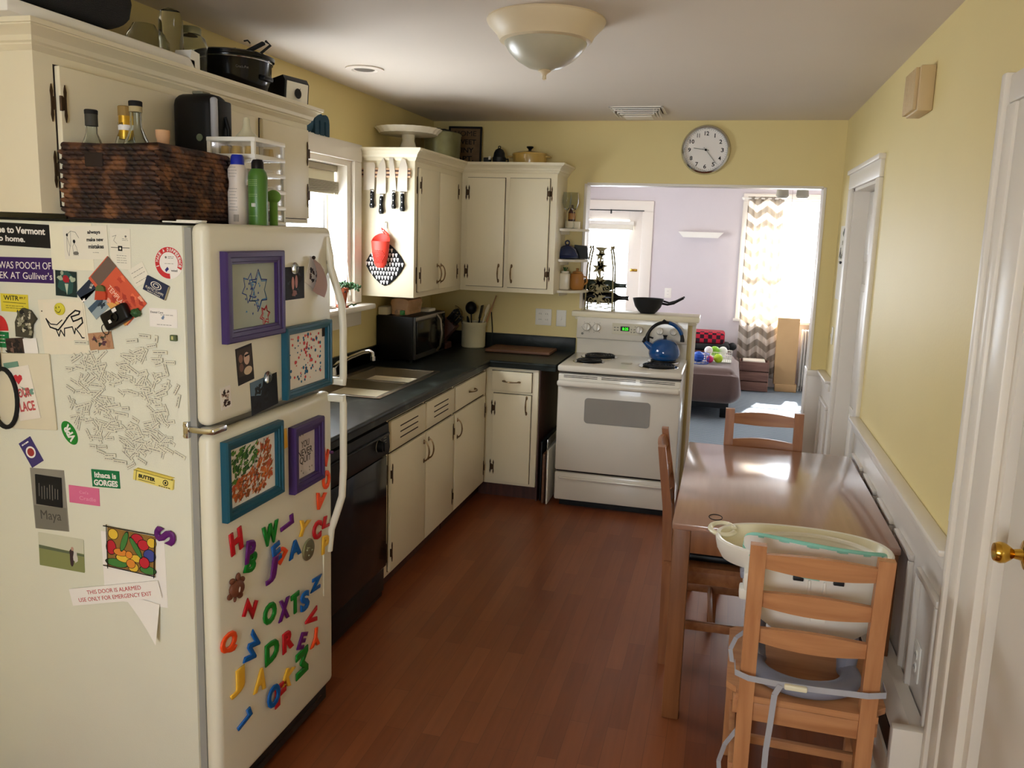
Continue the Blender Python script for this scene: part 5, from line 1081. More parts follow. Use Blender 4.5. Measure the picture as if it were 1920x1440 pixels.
while n_ < 232 and tries < 9000:
    tries += 1; c_ = random.choice(clus); x = random.gauss(c_[0], c_[2]*.55); z = random.gauss(c_[1], c_[3]*.6); a = random.choice([5, 5, 12, -30, -45, 40, 70, -70, 20, -8])+random.uniform(-8, 8)
    if not inside(x, z): continue
    if ((x-.545)/.033)**2+((z-1.215)/.028)**2 < 1: continue
    if any(abs(x-p[0])+abs(z-p[1]) < .0085 for p in placed): continue
    placed.append((x, z)); tile(random.randrange(5), x, z, a, .00001*n_); n_ += 1
for (x, z, a, k) in ((.60, 1.415, -3, 3), (.635, 1.41, 80, 0), (.56, 1.40, 8, 3), (.62, 1.39, 12, 2), (.645, 1.375, 3, 4), (.58, 1.375, 22, 3), (.635, 1.355, 2, 3), (.675, 1.35, 2, 2), (.40, 1.385, 2, 4), (.355, 1.31, 0, 1), (.355, 1.255, -28, 2), (.37, 1.345, 40, 0), (.385, 1.21, 18, 3), (.37, 1.17, 60, 2), (.53, 1.215, 8, 1), (.42, 1.10, 0, 1), (.445, 1.085, -15, 2), (.475, 1.08, 5, 3), (.47, 1.07, 0, 2), (.505, 1.065, -2, 4), (.54, 1.058, 30, 2), (.45, 1.10, 10, 2), (.575, 1.075, -25, 2), (.695, 1.25, 75, 3), (.69, 1.28, 60, 2)):
    tile(k, x, z, a, .0026); n_ += 1

# ------------------------------------------------------------------ letters
LET = [('I', 'yel', -3.353, 1.071, .031, .062, 4, 'tall yellow letter I between the two lower picture frames'), ('N', 'ora', -3.100, .948, .064, .077, -25, 'tilted orange letter N near the fridge handle'), ('I', 'pur', -3.060, .953, .035, .021, 75, 'small purple letter half hidden under the fridge handle'),
 ('O', 'ora', -3.090, .864, .052, .067, 0, 'orange letter O near the door handle'), ('A', 'ora', -3.122, .806, .070, .064, 160, 'upside-down orange letter A below the orange O'), ('L', 'pur', -3.344, .801, .077, .037, 95, 'purple letter L lying on its back right of the green W'),
 ('W', 'gre', -3.440, .798, .088, .066, 0, 'green letter W under the blue-framed painting'), ('Y', 'yel', -3.234, .751, .078, .059, -25, 'yellow letter Y left of the red C'), ('C', 'red', -3.154, .707, .062, .065, -8, 'red letter C by the lower handle'), ('L', 'red', -3.095, .715, .052, .045, -12, 'small red letter L right of the red C'),
 ('P', 'yel', -3.100, .638, .050, .065, -6, 'yellow letter P near the right edge of the door'), ('H', 'red', -3.613, .840, .066, .075, 8, 'red letter H, leftmost of the upper row'), ('P', 'pur', -3.558, .791, .053, .070, -10, 'purple letter P overlapping the red H'), ('B', 'gre', -3.548, .754, .070, .066, -25, 'green letter B tucked below the purple P'),
 ('E', 'blu', -3.420, .733, .057, .067, 10, 'blue letter E below the green W'), ('D', 'ora', -3.378, .706, .070, .055, 130, 'orange letter D tucked behind the blue E'), ('A', 'blu', -3.298, .698, .074, .056, 0, 'blue letter A in the upper row'), ('J', 'pur', -3.457, .693, .073, .075, -8, 'purple letter J below the blue E'), ('Z', 'blu', -3.165, .522, .078, .050, -8, 'blue letter Z by the right edge of the door'),
 ('Z', 'red', -3.553, .612, .080, .076, 60, 'red letter Z below the brown turtle'), ('O', 'gre', -3.450, .549, .072, .068, 0, 'green letter O left of the purple X'), ('X', 'pur', -3.369, .524, .066, .076, -5, 'purple letter X in the middle of the door'), ('T', 'gre', -3.302, .514, .048, .069, 0, 'green letter T touching the blue S'), ('S', 'blu', -3.254, .501, .056, .067, 0, 'blue letter S right of the green T'),
 ('V', 'red', -3.201, .415, .079, .055, -90, 'red letter V lying on its side'), ('Q', 'ora', -3.659, .558, .076, .066, 0, 'orange letter Q at the left edge of the door'), ('W', 'blu', -3.550, .495, .088, .096, 55, 'large tilted blue letter W right of the orange Q'), ('D', 'gre', -3.441, .422, .077, .070, 0, 'green letter D in the third row'), ('R', 'red', -3.347, .410, .067, .069, 0, 'red letter R in the third row'),
 ('E', 'pur', -3.260, .363, .073, .062, -30, 'tilted purple letter E right of the red R'), ('Y', 'ora', -3.176, .329, .066, .071, 170, 'upside-down orange letter Y at the lower right'), ('M', 'gre', -3.263, .287, .077, .091, -90, 'green letter M turned on its side at the lower right'), ('J', 'yel', -3.624, .420, .072, .075, 0, 'yellow letter J at the lower left'), ('A', 'yel', -3.513, .360, .066, .078, -12, 'yellow letter A right of the yellow J'),
 ('K', 'yel', -3.350, .283, .089, .073, -30, 'tilted yellow letter K above the red F'), ('O', 'blu', -3.448, .277, .072, .072, 0, 'blue letter O at the bottom of the cluster'), ('F', 'red', -3.397, .254, .065, .071, 0, 'red letter F right of the blue O'), ('L', 'blu', -3.591, .290, .077, .042, 105, 'blue letter L, lowest on the fridge door')]
def letter(ch, m, label, W, w, h, pre):
    me = text_mesh(ch, 0, .045, .055, 3); co = [Matrix.Rotation(R(pre), 3, 'Z') @ v.co for v in me.vertices]
    x0, x1 = min(p.x for p in co), max(p.x for p in co); y0, y1 = min(p.y for p in co), max(p.y for p in co); z0 = min(p.z for p in co); z1 = max(p.z for p in co)
    for v, p in zip(me.vertices, co): v.co = ((p.x-(x0+x1)/2)/(x1-x0)*w, (p.y-(y0+y1)/2)/(y1-y0)*h, (p.z-z0)/(z1-z0)*.007)
    me.materials.clear(); me.materials.append(m); o = bpy.data.objects.new('letter_magnet', me); COL.objects.link(o); o.matrix_world = W; tag(o, label, 'letter magnet', 'alphabet magnets on the fridge')
ABOVE = {('P', 'pur'): .0075, ('E', 'blu'): .0075, ('T', 'gre'): .0, ('S', 'blu'): .0075, ('O', 'blu'): .0075, ('J', 'pur'): .015}
for ch, c_, y, z, w, h, pre, lab in LET: letter(ch, M[c_], lab, front_m(y, z, FX+.0002+ABOVE.get((ch, c_), 0)), w, h, pre)
letter('S', M['pur'], 'purple letter S on the fridge side holding the flower drawing', side_m(.642, .872, FY0-.003), .066, .052, 75)
b = MB(M['galv'], (FX, -3.214, .662)); b.T = front_m(-3.214, .662, FX+.0002, -10); b.lathe([(0, 0), (.034, 0), (.037, .003), (.034, .007), (.028, .0075), (.02, .009), (0, .008)], n=36); 
for i in range(7): b.sph((random.uniform(-.02, .02), random.uniform(-.02, .02), .008), .004, n=8)
tag(b.build('medallion_magnet'), 'oval grey metal medallion magnet beside the blue A', 'magnet')
t = thing('turtle_magnet', 'brown turtle-shaped magnet left of the letters', 'magnet'); t.matrix_world = front_m(-3.619, .703, FX+.0002, -15)
tm = mat('turtle_brown', (112, 62, 40), .6, var=.3, scale=60)
b = MB(tm); b.sph((0, 0, .006), (.034, .024, .012)); b.build('shell', t)
for x, y in ((.024, .022), (-.024, .022), (.024, -.022), (-.026, -.02)): b = MB(tm); b.sph((x, y, .004), (.013, .009, .005), n=12); b.build('leg', t)
b = MB(tm); b.sph((.0, .032, .005), (.009, .012, .006), n=12); b.build('head', t); b = MB(tm); b.sph((.002, -.03, .003), (.005, .009, .004), n=10); b.build('tail', t)
b = MB(PW); b.blob(-.006, .0, .004, .008, .0185, PW); b.build('pale_mark', t)
# ------------------------------------------------------------------ picture frames on the doors
def frame(label, y, z, w, h, bw, dp, m, pic, ang=0, txt=()):
    t = thing('picture_frame', label, 'picture frame', group=None); t.matrix_world = front_m(y, z, FX+.0005, ang)
    b = MB(M[m])
    def ringl(lv):
        vs = []; fs = []; k = len(lv)
        for (e, zz) in lv: vs += [(-w/2+e, -h/2+e, zz), (w/2-e, -h/2+e, zz), (w/2-e, h/2-e, zz), (-w/2+e, h/2-e, zz)]
        for i in range(k-1):
            for j in range(4): fs.append([i*4+j, i*4+(j+1) % 4, (i+1)*4+(j+1) % 4, (i+1)*4+j])
        b._add(vs, fs)
    ringl([(0, 0), (0, dp*.8), (.004, dp), (bw*.45, dp), (bw*.5, dp*.86), (bw*.8, dp*.8), (bw*.85, dp*.66), (bw, dp*.62), (bw, .002)]); b.build('frame', t, smooth=25)
    b = MB(PW); b.box((-w/2+bw-.001, -h/2+bw-.001, .0), (w/2-bw+.001, h/2-bw+.001, .004)); pic(b, .0045, w-2*bw, h-2*bw); pp = b.build('picture', t)
    for q in txt: lettering('lettering', q[0], q[5], pp, q[1], q[2], (q[3], q[4]), .0048, bold=0)
    return t
def stars(b, z, w, h):
    b.poly([(-w/2, -h/2), (w/2, -h/2), (w/2, h/2), (-w/2, h/2)], z-.0001, col((176, 184, 174)))
    def star(cx, cy, r, m, a0):
        pts = [(cx+r*(1 if i % 2 == 0 else .6)*math.cos(a0+PI*i/6), cy+r*(1 if i % 2 == 0 else .6)*math.sin(a0+PI*i/6)*1.15) for i in range(13)]
        b.line(pts, .003, z, m)
    star(-.018, .02, .036, col((44, 72, 150)), .3); star(.026, .012, .05, col((30, 52, 130)), .5); star(.03, .01, .044, col((60, 130, 190)), .55); star(.058, -.062, .026, col((190, 30, 50)), .2); star(.06, -.06, .02, col((210, 60, 70)), .3)
    for i in range(26): b.blob(random.gauss(.0, .022), random.gauss(.012, .03), .003, .003, z+1e-4, random.choice([col((44, 72, 150)), col((70, 140, 200))]), j=.5)
frame('large purple picture frame with blue and red star prints on the freezer door', -3.509, 1.520, .286, .243, .034, .022, 'purple', stars)
def dots(b, z, w, h):
    random.seed(5)
    for i in range(105):
        y = random.uniform(-h/2+.012, h/2-.012); x = max(-w/2+.008, min(w/2-.03, random.gauss(.0, w*.24))); r_ = random.uniform(.002, .0062)
        b.blob(x, y, r_*1.1, r_, z+i*2e-6, random.choice([col((214, 70, 78)), col((228, 96, 98)), col((20, 92, 140)), col((30, 110, 150))]), n=12)
    b.poly([(w/2-.02, h/2-.03), (w/2, h/2-.03), (w/2, h/2), (w/2-.02, h/2)], z+.001, M['gap'])
frame('teal picture frame with red and blue dots beside the freezer handle', -3.217, 1.302, .285, .220, .024, .022, 'teal', dots)
def paint(b, z, w, h):
    random.seed(9)
    G = [col((60, 110, 40)), col((90, 140, 50)), col((40, 90, 40))]; O_ = [col((196, 96, 40)), col((170, 90, 40)), col((220, 120, 50)), col((140, 80, 36)), col((200, 90, 60))]
    for i in range(420):
        x = random.uniform(-.42, .42)*w; y = random.uniform(-.42, .44)*h
        if (x/w-.2) > .2 and y/h > .3: continue
        if x/w > .3 and y/h < -.3: continue
        m_ = random.choice(G) if (y/h > .05+x/w*.4 and x < .1*w) else random.choice(O_); b.blob(x, y, random.uniform(.003, .012), random.uniform(.002, .006), z+i*2e-6, m_, j=.5, rot=random.uniform(.2, 1.2), n=8)
    for cx in (-.05, .02): b.line([(cx+.012*math.cos(a*PI/6), .01+.018*math.sin(a*PI/6)) for a in range(13)], .0016, z+.001, INK); b.line([(cx, -.01), (cx, -.05), (cx-.012, -.075)], .0016, z+.001, INK); b.line([(cx, -.05), (cx+.014, -.075)], .0016, z+.001, INK); b.line([(cx-.02, -.02), (cx+.02, -.025)], .0016, z+.001, INK)
    b.line([(.045, .05), (.055, .035), (.068, .052), (.058, .075), (.05, .06), (.04, .06)], .0016, z+.001, INK)
frame('teal picture frame with green and orange finger painting on the lower door', -3.527, 1.025, .288, .225, .028, .022, 'teal', paint)
def note(b, z, w, h):
    b.poly([(-w/2, -h/2), (w/2, -h/2), (w/2, h/2), (-w/2, h/2)], z-.0001, col((214, 204, 206)))
    for i in range(9): b.blob(random.uniform(-w/2+.01, w/2-.01), random.choice([-.05, -.06, .066]), .003, .003, z, M['gink'])
frame('smaller purple picture frame with a lettered note on the lower door', -3.232, .992, .190, .214, .034, .026, 'purple', note, txt=(('YOU', .05, .022, 0, .035, INK), ('NEVER', .09, .022, 0, .008, INK), ('QUIT', .07, .026, 0, -.018, INK)))
# photos on the doors
def dark(ms, n=14, w=.04, h=.03): return scribble(n, w, h, [col(c) for c in ms], (.006, .014))
sheet('photo', 'dark photo with pink shapes held by a glass button on the freezer door', 'photo', -3.283, 1.541, .124, .099, 0, col((30, 34, 46)), face='front', d=.0004, draw=both(dark([(50, 56, 66), (24, 26, 34), (60, 70, 84)]), lambda b, z: (b.blob(-.008, .0, .008, .02, z+1e-3, col((206, 150, 150))), b.blob(.012, .004, .008, .02, z+1e-3, col((196, 140, 144))), b.blob(.0, -.03, .014, .01, z+1e-3, col((150, 110, 112)), j=.3)) and None))
t = thing('photo_card', 'folded photo card curling off the freezer door near the handle', 'photo'); t.matrix_world = front_m(-3.150, 1.555, FX+.0005, -24)
b = MB(PW); b.box((-.055, -.04, 0), (.05, .048, .001)); scribble(16, .035, .022, [col((70, 44, 40)), col((150, 120, 104)), col((40, 32, 36))], (.005, .012))(b, .0014); b.build('card', t)
b = MB(PW); vs = []; fs = []
for i in range(9):
    u = i/8
    for j in range(3): vs.append((-.055+.03*j-.02*u*0+.035*u, .045-.10*u, .006+.020*math.sin(u*PI*.9)+(.012 if j == 2 else 0)*u))
for i in range(8):
    for j in range(2): fs.append([i*3+j, i*3+j+1, (i+1)*3+j+1, (i+1)*3+j])
b._add(vs, fs, col((176, 146, 140))); b.build('curled_leaf', t); lettering('lettering', 'Crane & Taylor', M['gink'], t, .06, .008, (.01, .038), .0015)
b = MB(M['gap']); b.sph((-.05, .045, .010), .006, n=12); b.build('pin', t)
sheet('photo', 'tall dark photo of smiling faces below the purple frame', 'photo', -3.549, 1.330, .078, .104, 6, col((34, 26, 24)), face='front', d=.0004, draw=both(lambda b, z: (b.poly([(-.034, -.03), (.034, -.03), (.034, .046), (-.034, .046)], z-.0001, col((60, 46, 40))), b.blob(.01, .015, .014, .018, z, col((214, 180, 160))), b.blob(-.018, .02, .010, .012, z, col((150, 110, 92))), b.blob(-.018, -.005, .010, .012, z, col((120, 84, 70))), b.blob(.012, -.02, .02, .012, z, col((214, 190, 160)))) and None, lambda b, z: b.poly([(.0, .02), (.022, .022), (.022, .027), (.0, .026)], z+.0002, INK)))
sheet('photo', 'tiny narrow photo at the lower left of the freezer door', 'photo', -3.640, 1.253, .047, .060, 4, PW, face='front', d=.0004, draw=scribble(18, .014, .02, [col((60, 36, 30)), col((90, 60, 50)), col((200, 176, 160)), col((40, 28, 26))], (.004, .008)))
sheet('photo', 'dark night photo of silhouettes held by a glass button', 'photo', -3.454, 1.230, .140, .096, 4, col((22, 26, 34)), face='front', d=.0004, draw=both(lambda b, z: b.poly([(-.07, .048), (.0, .048), (-.02, .0), (-.07, .01)], z, col((96, 120, 140))), dark([(14, 16, 20), (30, 34, 40)], 14, .05, .03)))
for (y, z, lb) in ((-3.281, 1.586, 'clear glass button magnet on the dark pink-shape photo'), (-3.440, 1.276, 'clear glass button magnet on the night photo')):
    b = MB(M['glass'], (FX, y, z)); b.T = front_m(y, z, FX+.0015); b.lathe([(0, 0), (.017, 0), (.018, .003), (.015, .008), (.008, .011), (0, .012)], n=28); tag(b.build('button_magnet'), lb, 'magnet')

# ------------------------------------------------------------------ on top of the fridge
TZ = 1.7118
t = thing('woven_basket', 'dark brown woven basket holding bottles on top of the fridge', 'basket', (.5, -3.55, TZ)); o = t.location
bx0, bx1, by0, by1 = .365, .650, -3.695, -3.405
for nm, rows in (('wall', 1),):
    b = MB(M['basket'], o); random.seed(3)
    hgt = .19; nr = 15
    per = [((bx0, by0), (bx1, by0)), ((bx1, by0), (bx1, by1)), ((bx1, by1), (bx0, by1)), ((bx0, by1), (bx0, by0))]
    for (p, q) in per:
        p = Vector(p); q = Vector(q); L = (q-p).length; n = int(L/.022)
        nrm = Vector(((q-p).y, -(q-p).x)).normalized()
        b.box((min(p.x, q.x)-.002, min(p.y, q.y)-.002, TZ), (max(p.x, q.x)+.002, max(p.y, q.y)+.002, TZ+hgt), 0, M['gap'])
        for r0 in range(nr):
            z = TZ+.0115+r0*((hgt-.005)/nr)
            for i in range(n):
                c = p+(q-p)*((i+.5+(.5 if r0 % 2 else 0)) % n)/n+nrm*.004; d = (q-p).normalized()
                T = Matrix(((d.x, nrm.x, 0, 0), (d.y, nrm.y, 0, 0), (0, 0, 1, 0), (0, 0, 0, 1))) @ Matrix.Rotation(R(random.uniform(4, 14)), 4, 'Y')
                b.sph((c.x, c.y, z), (.0185, .0055+random.uniform(0, .002), .0070), n=8, T=T)
    b.build('woven_sides', t)
b = MB(M['basket'], o); b.tube([(bx0, by0, TZ+.19), (bx1, by0, TZ+.19), (bx1, by1, TZ+.185), (bx0, by1, TZ+.185)], .009, n=10, closed=True); b.build('rim', t)
MB(M['basket'], o).box((bx0+.004, by0+.004, TZ), (bx1-.004, by1-.004, TZ+.006)).build('base', t)
b = MB(M['gap'], o); b.box((.435, by0-.012, TZ+.135), (.492, by0-.003, TZ+.172), .006); b.build('handle_opening', t)
def bottle(label, x, y, ztop, body, neck, capm, caph, m='glass', extra=None, capr=None):
    h = ztop-TZ-.008; t = thing('liquor_bottle', label, 'bottle', (x, y, TZ+.008), group='liquor bottles in the basket')
    b = MB(M[m]); b.lathe([(0, 0), (body, 0), (body, h*.52), (body*.92, h*.60), (neck*1.6, h*.70), (neck, h*.78), (neck*.95, h-.004), (neck*.7, h-.004), (neck*.75, h*.78), (neck*1.3, h*.69), (body*.86, h*.58), (body*.94, h*.5), (body*.94, .006), (0, .006)], n=32); b.build('glass', t)
    b = MB(capm); cr = capr or neck*1.12; b.lathe([(cr, h-caph), (cr*1.02, h-.002), (cr*.9, h), (0, h), (0, h-caph)], n=28); b.build('cap', t)
    if extra:
        b = MB(extra[0]); b.lathe([(neck*1.08, h-caph-extra[1]), (neck*1.08, h-caph), (neck*.9, h-caph)], n=28); sl = b.build('neck_sleeve', t)
        if len(extra) > 2: lettering('lettering', extra[2], INK, sl, .016, .007, (0, 0), 0, T=Matrix.Translation((0, -neck*1.1, h-caph-.022)) @ Matrix.Rotation(R(90), 4, 'X'))
    return t
goldm = mat('gold_foil', (206, 160, 50), .3, .6, var=.2, scale=50)
bottle('clear bottle with black-topped grey neck, leftmost in the basket', .413, -3.65, 1.998, .036, .0145, M['ink'], .012, extra=(col((62, 60, 54)), .030))
t_ = bottle('clear bottle with gold foil neck label, middle of the three in the basket', .462, -3.585, 2.017, .033, .0145, mat('cork_tan', (150, 120, 66), .7), .026, extra=(goldm, .062, 'LAIR'))
b = MB(PW); b.lathe([(.0168, 2.017-TZ-.008-.064), (.0168, 2.017-TZ-.008-.050)], n=28); b.build('white_band', t_)
bottle('clear bottle with dark cap and ribbon, rightmost tall one in the basket', .535, -3.63, 2.022, .042, .0150, M['ink'], .014, extra=(col((176, 160, 120)), .014))
b = MB(mat('pink_cork', (206, 160, 120), .8), (.592, -3.60, TZ+.008)); b.lathe([(0, 0), (.02, 0), (.02, .17), (.014, .18), (.0, .18)], (.592, -3.60, TZ+.008), M['glass'], n=24); b.lathe([(0, .180), (.015, .180), (.016, .21), (.018, .213), (.018, .232), (0, .234)], (.592, -3.60, TZ+.008), n=24); tag(b.build('corked_jar'), 'small bottle with a wide pale cork stopper in the basket', 'bottle')
for x, y in ((.590, -3.54), (.624, -3.53)):
    b = MB(M['dwood'], (x, y, TZ+.008)); b.lathe([(0, 0), (.016, 0), (.016, .15), (0, .15)], (x, y, TZ+.008), M['glass'], n=20); b.lathe([(0, .15), (.018, .15), (.018, .19), (0, .192)], (x, y, TZ+.008), n=24); tag(b.build('capped_bottle'), 'bottle with dark brown cap low in the basket, %s of the two' % ('left' if x < .6 else 'right'), 'bottle', 'brown-capped bottles in the basket')
# black coffee maker
t = thing('electric_appliance', 'tall black and silver-edged electric appliance behind basket and drawer tower', 'appliance', (.437, -3.205, TZ)); o = t.location
b = MB(M['black']); b.box((-.086, -.052, .0), (.068, .05, .398), .035, seg=4); b.build('housing', t)
b = MB(col((180, 180, 186), .3)); b.box((.052, -.047, .01), (.073, -.025, .385), .009, seg=3); b.box((.05, -.027, .012), (.071, .045, .38), .006, M['black']); b.build('silver_side', t)
b = MB(M['black']); b.tube([(.070, .01, .33), (.082, .01, .29), (.082, .01, .12), (.070, .01, .08)], .007, n=10); b.build('handle', t)
b = MB(col((120, 116, 96))); b.box((-.02, -.03, .396), (.02, .01, .405), .003); b.build('lid_tab', t)
b = MB(col((110, 120, 96))); b.T = Matrix(((1, 0, 0, .022), (0, 0, -1, -.053), (0, 1, 0, .262), (0, 0, 0, 1))); b.lathe([(0, 0), (.011, 0), (.011, .003), (0, .004)], n=24); b.build('round_button', t)
# drawer organiser
t = thing('drawer_organiser', 'small white drawer tower with clear drawers on the fridge top', 'organiser', (.637, -3.28, TZ)); o = t.location
ox0, ox1, oy0, oy1 = .558, .716, -3.366, -3.198; oh = .249
b = MB(M['white'], o)
for a, c in (((ox0, oy0, TZ), (ox1, oy0+.006, TZ+oh)), ((ox0, oy1-.006, TZ), (ox1, oy1, TZ+oh)), ((ox0, oy0, TZ), (ox0+.004, oy1, TZ+oh))): b.box(a, c, .001)
b.v = []; b.f = []; b.fi = []; b.mats = []
for xx in (ox0, ox1-.012): 
    for yy in (oy0, oy1-.010): b.box((xx, yy, TZ), (xx+.012, yy+.010, TZ+oh), .002)
for i in range(6):
    z = TZ+i*(oh-.008)/5; b.box((ox0, oy0, z), (ox1, oy1, z+.008), .001); b.box((ox0, oy0-.002, z-.002), (ox1, oy0+.004, z+.011), .002); b.box((ox1-.005, oy0, z-.002), (ox1+.002, oy1, z+.011), .002)
b.build('frame', t)
for i in range(5):
    z = TZ+.009+i*(oh-.008)/5; b = MB(M['bagp'], o); b.box((ox0+.008, oy0+.006, z), (ox1-.002, oy1-.006, z+.038), .003); dr = b.build('drawer', t)
    b = MB(M['yenamel'] if i == 4 else (M['gplas'] if i == 0 else M['white']), o)
    if i == 4:
        for (x, y) in ((.60, -3.33), (.64, -3.335), (.68, -3.33), (.69, -3.25)): b.lathe([(0, 0), (.017, 0), (.014, .022), (0, .022)], (x, y, z+.004), n=16)
    elif i == 0: b.lathe([(0, 0), (.022, 0), (.02, .028), (0, .03)], (.68, -3.25, z+.003), n=20)
    else: b.box((.64, -3.32, z+.003), (.70, -3.24, z+.012), .003)
    b.build('contents', dr)
b = MB(mat('silicone_clear', (206, 200, 170), .3, var=.02), (.640, -3.285, TZ+oh)); b.lathe([(.045, 0), (.046, .006), (.034, .018), (.02, .030), (.013, .045), (.012, .062), (.008, .068), (0, .07)], (.640, -3.285, TZ+oh), n=32, sx=.8, sy=.8); tag(b.build('bottle_nipple'), 'translucent silicone dome with a nipple on the drawer tower', 'bottle nipple')
# spray cans
t = thing('spray_can', 'white spray can with blue cap on the fridge top', 'spray can', (.690, -3.412, TZ)); 
b = MB(mat('can_white', (222, 208, 196), .4)); b.lathe([(0, 0), (.0265, 0), (.028, .004), (.028, .09), (.025, .105), (.024, .12), (.027, .135), (.027, .155), (.020, .168), (0, .168)], n=36); b.build('can', t)
b = MB(M['dblue'] if 0 else col((20, 40, 160), .4)); b.lathe([(.0195, .166), (.018, .19), (.015, .196), (0, .197)], n=30); b.build('cap', t)
b = MB(M['gink'])
for k in range(15):
    z = .04+.0085*k
    if .10 < z < .13: continue
    w_ = random.uniform(.3, .55)
    for j in range(6): a = -PI/2+(-w_+j*w_/3); q = (.0283*math.cos(a), .0283*math.sin(a)); q2 = (.0283*math.cos(a+w_/4), .0283*math.sin(a+w_/4)); b._add([(q[0], q[1], z), (q2[0], q2[1], z), (q2[0], q2[1], z+.0012), (q[0], q[1], z+.0012)], [[0, 1, 2, 3]])
for j in range(9): a = -PI/2+.1+j*.06; b._add([(.0284*math.cos(a), .0284*math.sin(a), .008), (.0284*math.cos(a+.03), .0284*math.sin(a+.03), .008), (.0284*math.cos(a+.03), .0284*math.sin(a+.03), .028), (.0284*math.cos(a), .0284*math.sin(a), .028)], [[0, 1, 2, 3]])
b.build('print', t)
t = thing('spray_can', 'green spray can with black cap on the fridge top', 'spray can', (.752, -3.408, TZ))
gm = mat('can_green', (76, 120, 46), .35); b = MB(gm); b.lathe([(0, 0), (.026, 0), (.0272, .004), (.0272, .135), (.024, .148), (.017, .158), (0, .158)], n=36); b.build('can', t)
b = MB(M['black']); b.lathe([(.0172, .157), (.017, .175), (.013, .183), (0, .184)], n=30); b.build('cap', t)
b = MB(col((170, 196, 130)))
for k in (.125, .12, .115, .11, .085, .08, .025):
    for j in range(6): a = -PI/2-.55+j*.18; b._add([(.0275*math.cos(a), .0275*math.sin(a), k), (.0275*math.cos(a+.12), .0275*math.sin(a+.12), k), (.0275*math.cos(a+.12), .0275*math.sin(a+.12), k+.0012), (.0275*math.cos(a), .0275*math.sin(a), k+.0012)], [[0, 1, 2, 3]])
b.build('print', t); b = MB(PW)
for j in range(3): a = -PI/2-.15+j*.16; b._add([(.0275*math.cos(a), .0275*math.sin(a), .052), (.0275*math.cos(a+.1), .0275*math.sin(a+.1), .05), (.0275*math.cos(a+.1), .0275*math.sin(a+.1), .06), (.0275*math.cos(a), .0275*math.sin(a), .062)], [[0, 1, 2, 3]])
b.build('emblem', t)
b = MB(col((110, 160, 70)), (.742, -3.31, TZ)); b.sph((.742, -3.31, TZ+.085), (.022, .02, .02)); b.cyl((.742, -3.31, TZ), (.742, -3.31, TZ+.07), .012, n=16); tag(b.build('green_pacifier'), 'small light green round thing between green can and drawer tower', 'toy')
# ------------------------------------------------------------------ on the crown above the fridge
CZ = 2.1985
t = thing('fabric_bag', 'dark grey fabric bag slumped on top of the long wall cupboard', 'bag', (.2, -3.55, CZ+.052))
b = MB(M['bagd']); b.box((-.17, -.30, .0), (.16, .155, .25), .06, seg=4)
for i, v in enumerate(b.v): b.v[i] = Vector((v.x, v.y+.02*math.sin(v.z*20), v.z+.02*math.sin(v.y*14)*(v.z > .05)-.0))
b.build('body', t)
tag(MB(M['bagd']).tube([(.0, -.2, .19), (.0, -.12, .25), (.0, .0, .25), (.0, .08, .19)], .01, n=8).build('handle', t), '', '') if 0 else None
b = MB(M['white'], (.2, -3.45, CZ)); b.box((.02, -3.84, CZ), (.36, -3.13, CZ+.035), .006); b.prism([(-3.16, CZ+.03), (-3.13, CZ+.0), (-3.11, CZ+.0), (-3.11, CZ+.055), (-3.15, CZ+.06)], .30, .36, 'x'); tag(b.build('white_tray'), 'long low white tray under the dark fabric bag', 'tray')
t = thing('glass_bottle', 'tall clear bottle beside the mason jar on the cupboard', 'bottle', (.24, -3.09, CZ))
b = MB(M['glass']); b.lathe([(0, 0), (.035, 0), (.037, .006), (.038, .12), (.038, .165), (.03, .195), (.012, .205), (0, .206)], n=32); b.build('glass', t)
t = thing('glass_jar', 'large clear mason jar with metal lid on the long wall cupboard', 'jar', (.22, -2.965, CZ))
b = MB(M['glass']); b.lathe([(0, 0), (.052, 0), (.058, .008), (.058, .115), (.05, .14), (.036, .152), (.034, .165), (.031, .165), (.033, .15), (.047, .137), (.055, .113), (.055, .01), (0, .006)], n=40); b.build('glass', t)
b = MB(M['galv']); b.lathe([(.0365, .152), (.037, .172), (.034, .176), (0, .176)], n=36); b.build('lid', t)
lettering('embossing', 'Mason', col((150, 146, 120)), t, .06, .028, (0, 0), 0, T=Matrix.Translation((.01, -.0605, .08)) @ Matrix.Rotation(R(90), 4, 'X'), ext=.001, shear=.3)
t = thing('glass_jar', 'clear glass jar behind the tall bottle on the cupboard', 'jar', (.10, -3.045, CZ)); b = MB(M['glass']); b.lathe([(0, 0), (.055, 0), (.058, .01), (.058, .13), (.04, .16), (.035, .17), (0, .17)], n=32); b.build('glass', t)
t = thing('slow_cooker', 'black oval slow cooker with glass-black lid on the long wall cupboard', 'slow cooker', (.22, -2.72, CZ)); 
b = MB(M['blackg']); b.lathe([(0, 0), (.11, 0), (.125, .01), (.138, .05), (.142, .105), (.145, .11), (0, .11)], n=48, sy=1.0); b.build('base', t)
b = MB(M['chrome']); b.lathe([(.1455, .108), (.147, .111), (.1455, .114)], n=48); b.build('chrome_band', t)
b = MB(M['blackg']); b.lathe([(.145, .113), (.152, .118), (.153, .130), (.140, .136), (.0, .140)], n=48); lid = b.build('lid', t)
b = MB(M['black']); b.tube([(-.03, -.01, .138), (-.02, -.01, .155), (.02, -.01, .155), (.03, -.01, .138)], .006, n=8); b.build('lid_handle', lid)
b = MB(M['black']); b.box((.12, -.03, .04), (.155, .03, .058), .006); b.box((-.155, -.03, .06), (-.12, .03, .078), .006); b.build('side_handles', t)
lettering('lettering', 'Crock-Pot', M['gink'], t, .045, .009, (0, 0), 0, T=Matrix.Translation((.105, -.098, .075)) @ Matrix.Rotation(R(45), 4, 'Z') @ Matrix.Rotation(R(90), 4, 'X'))
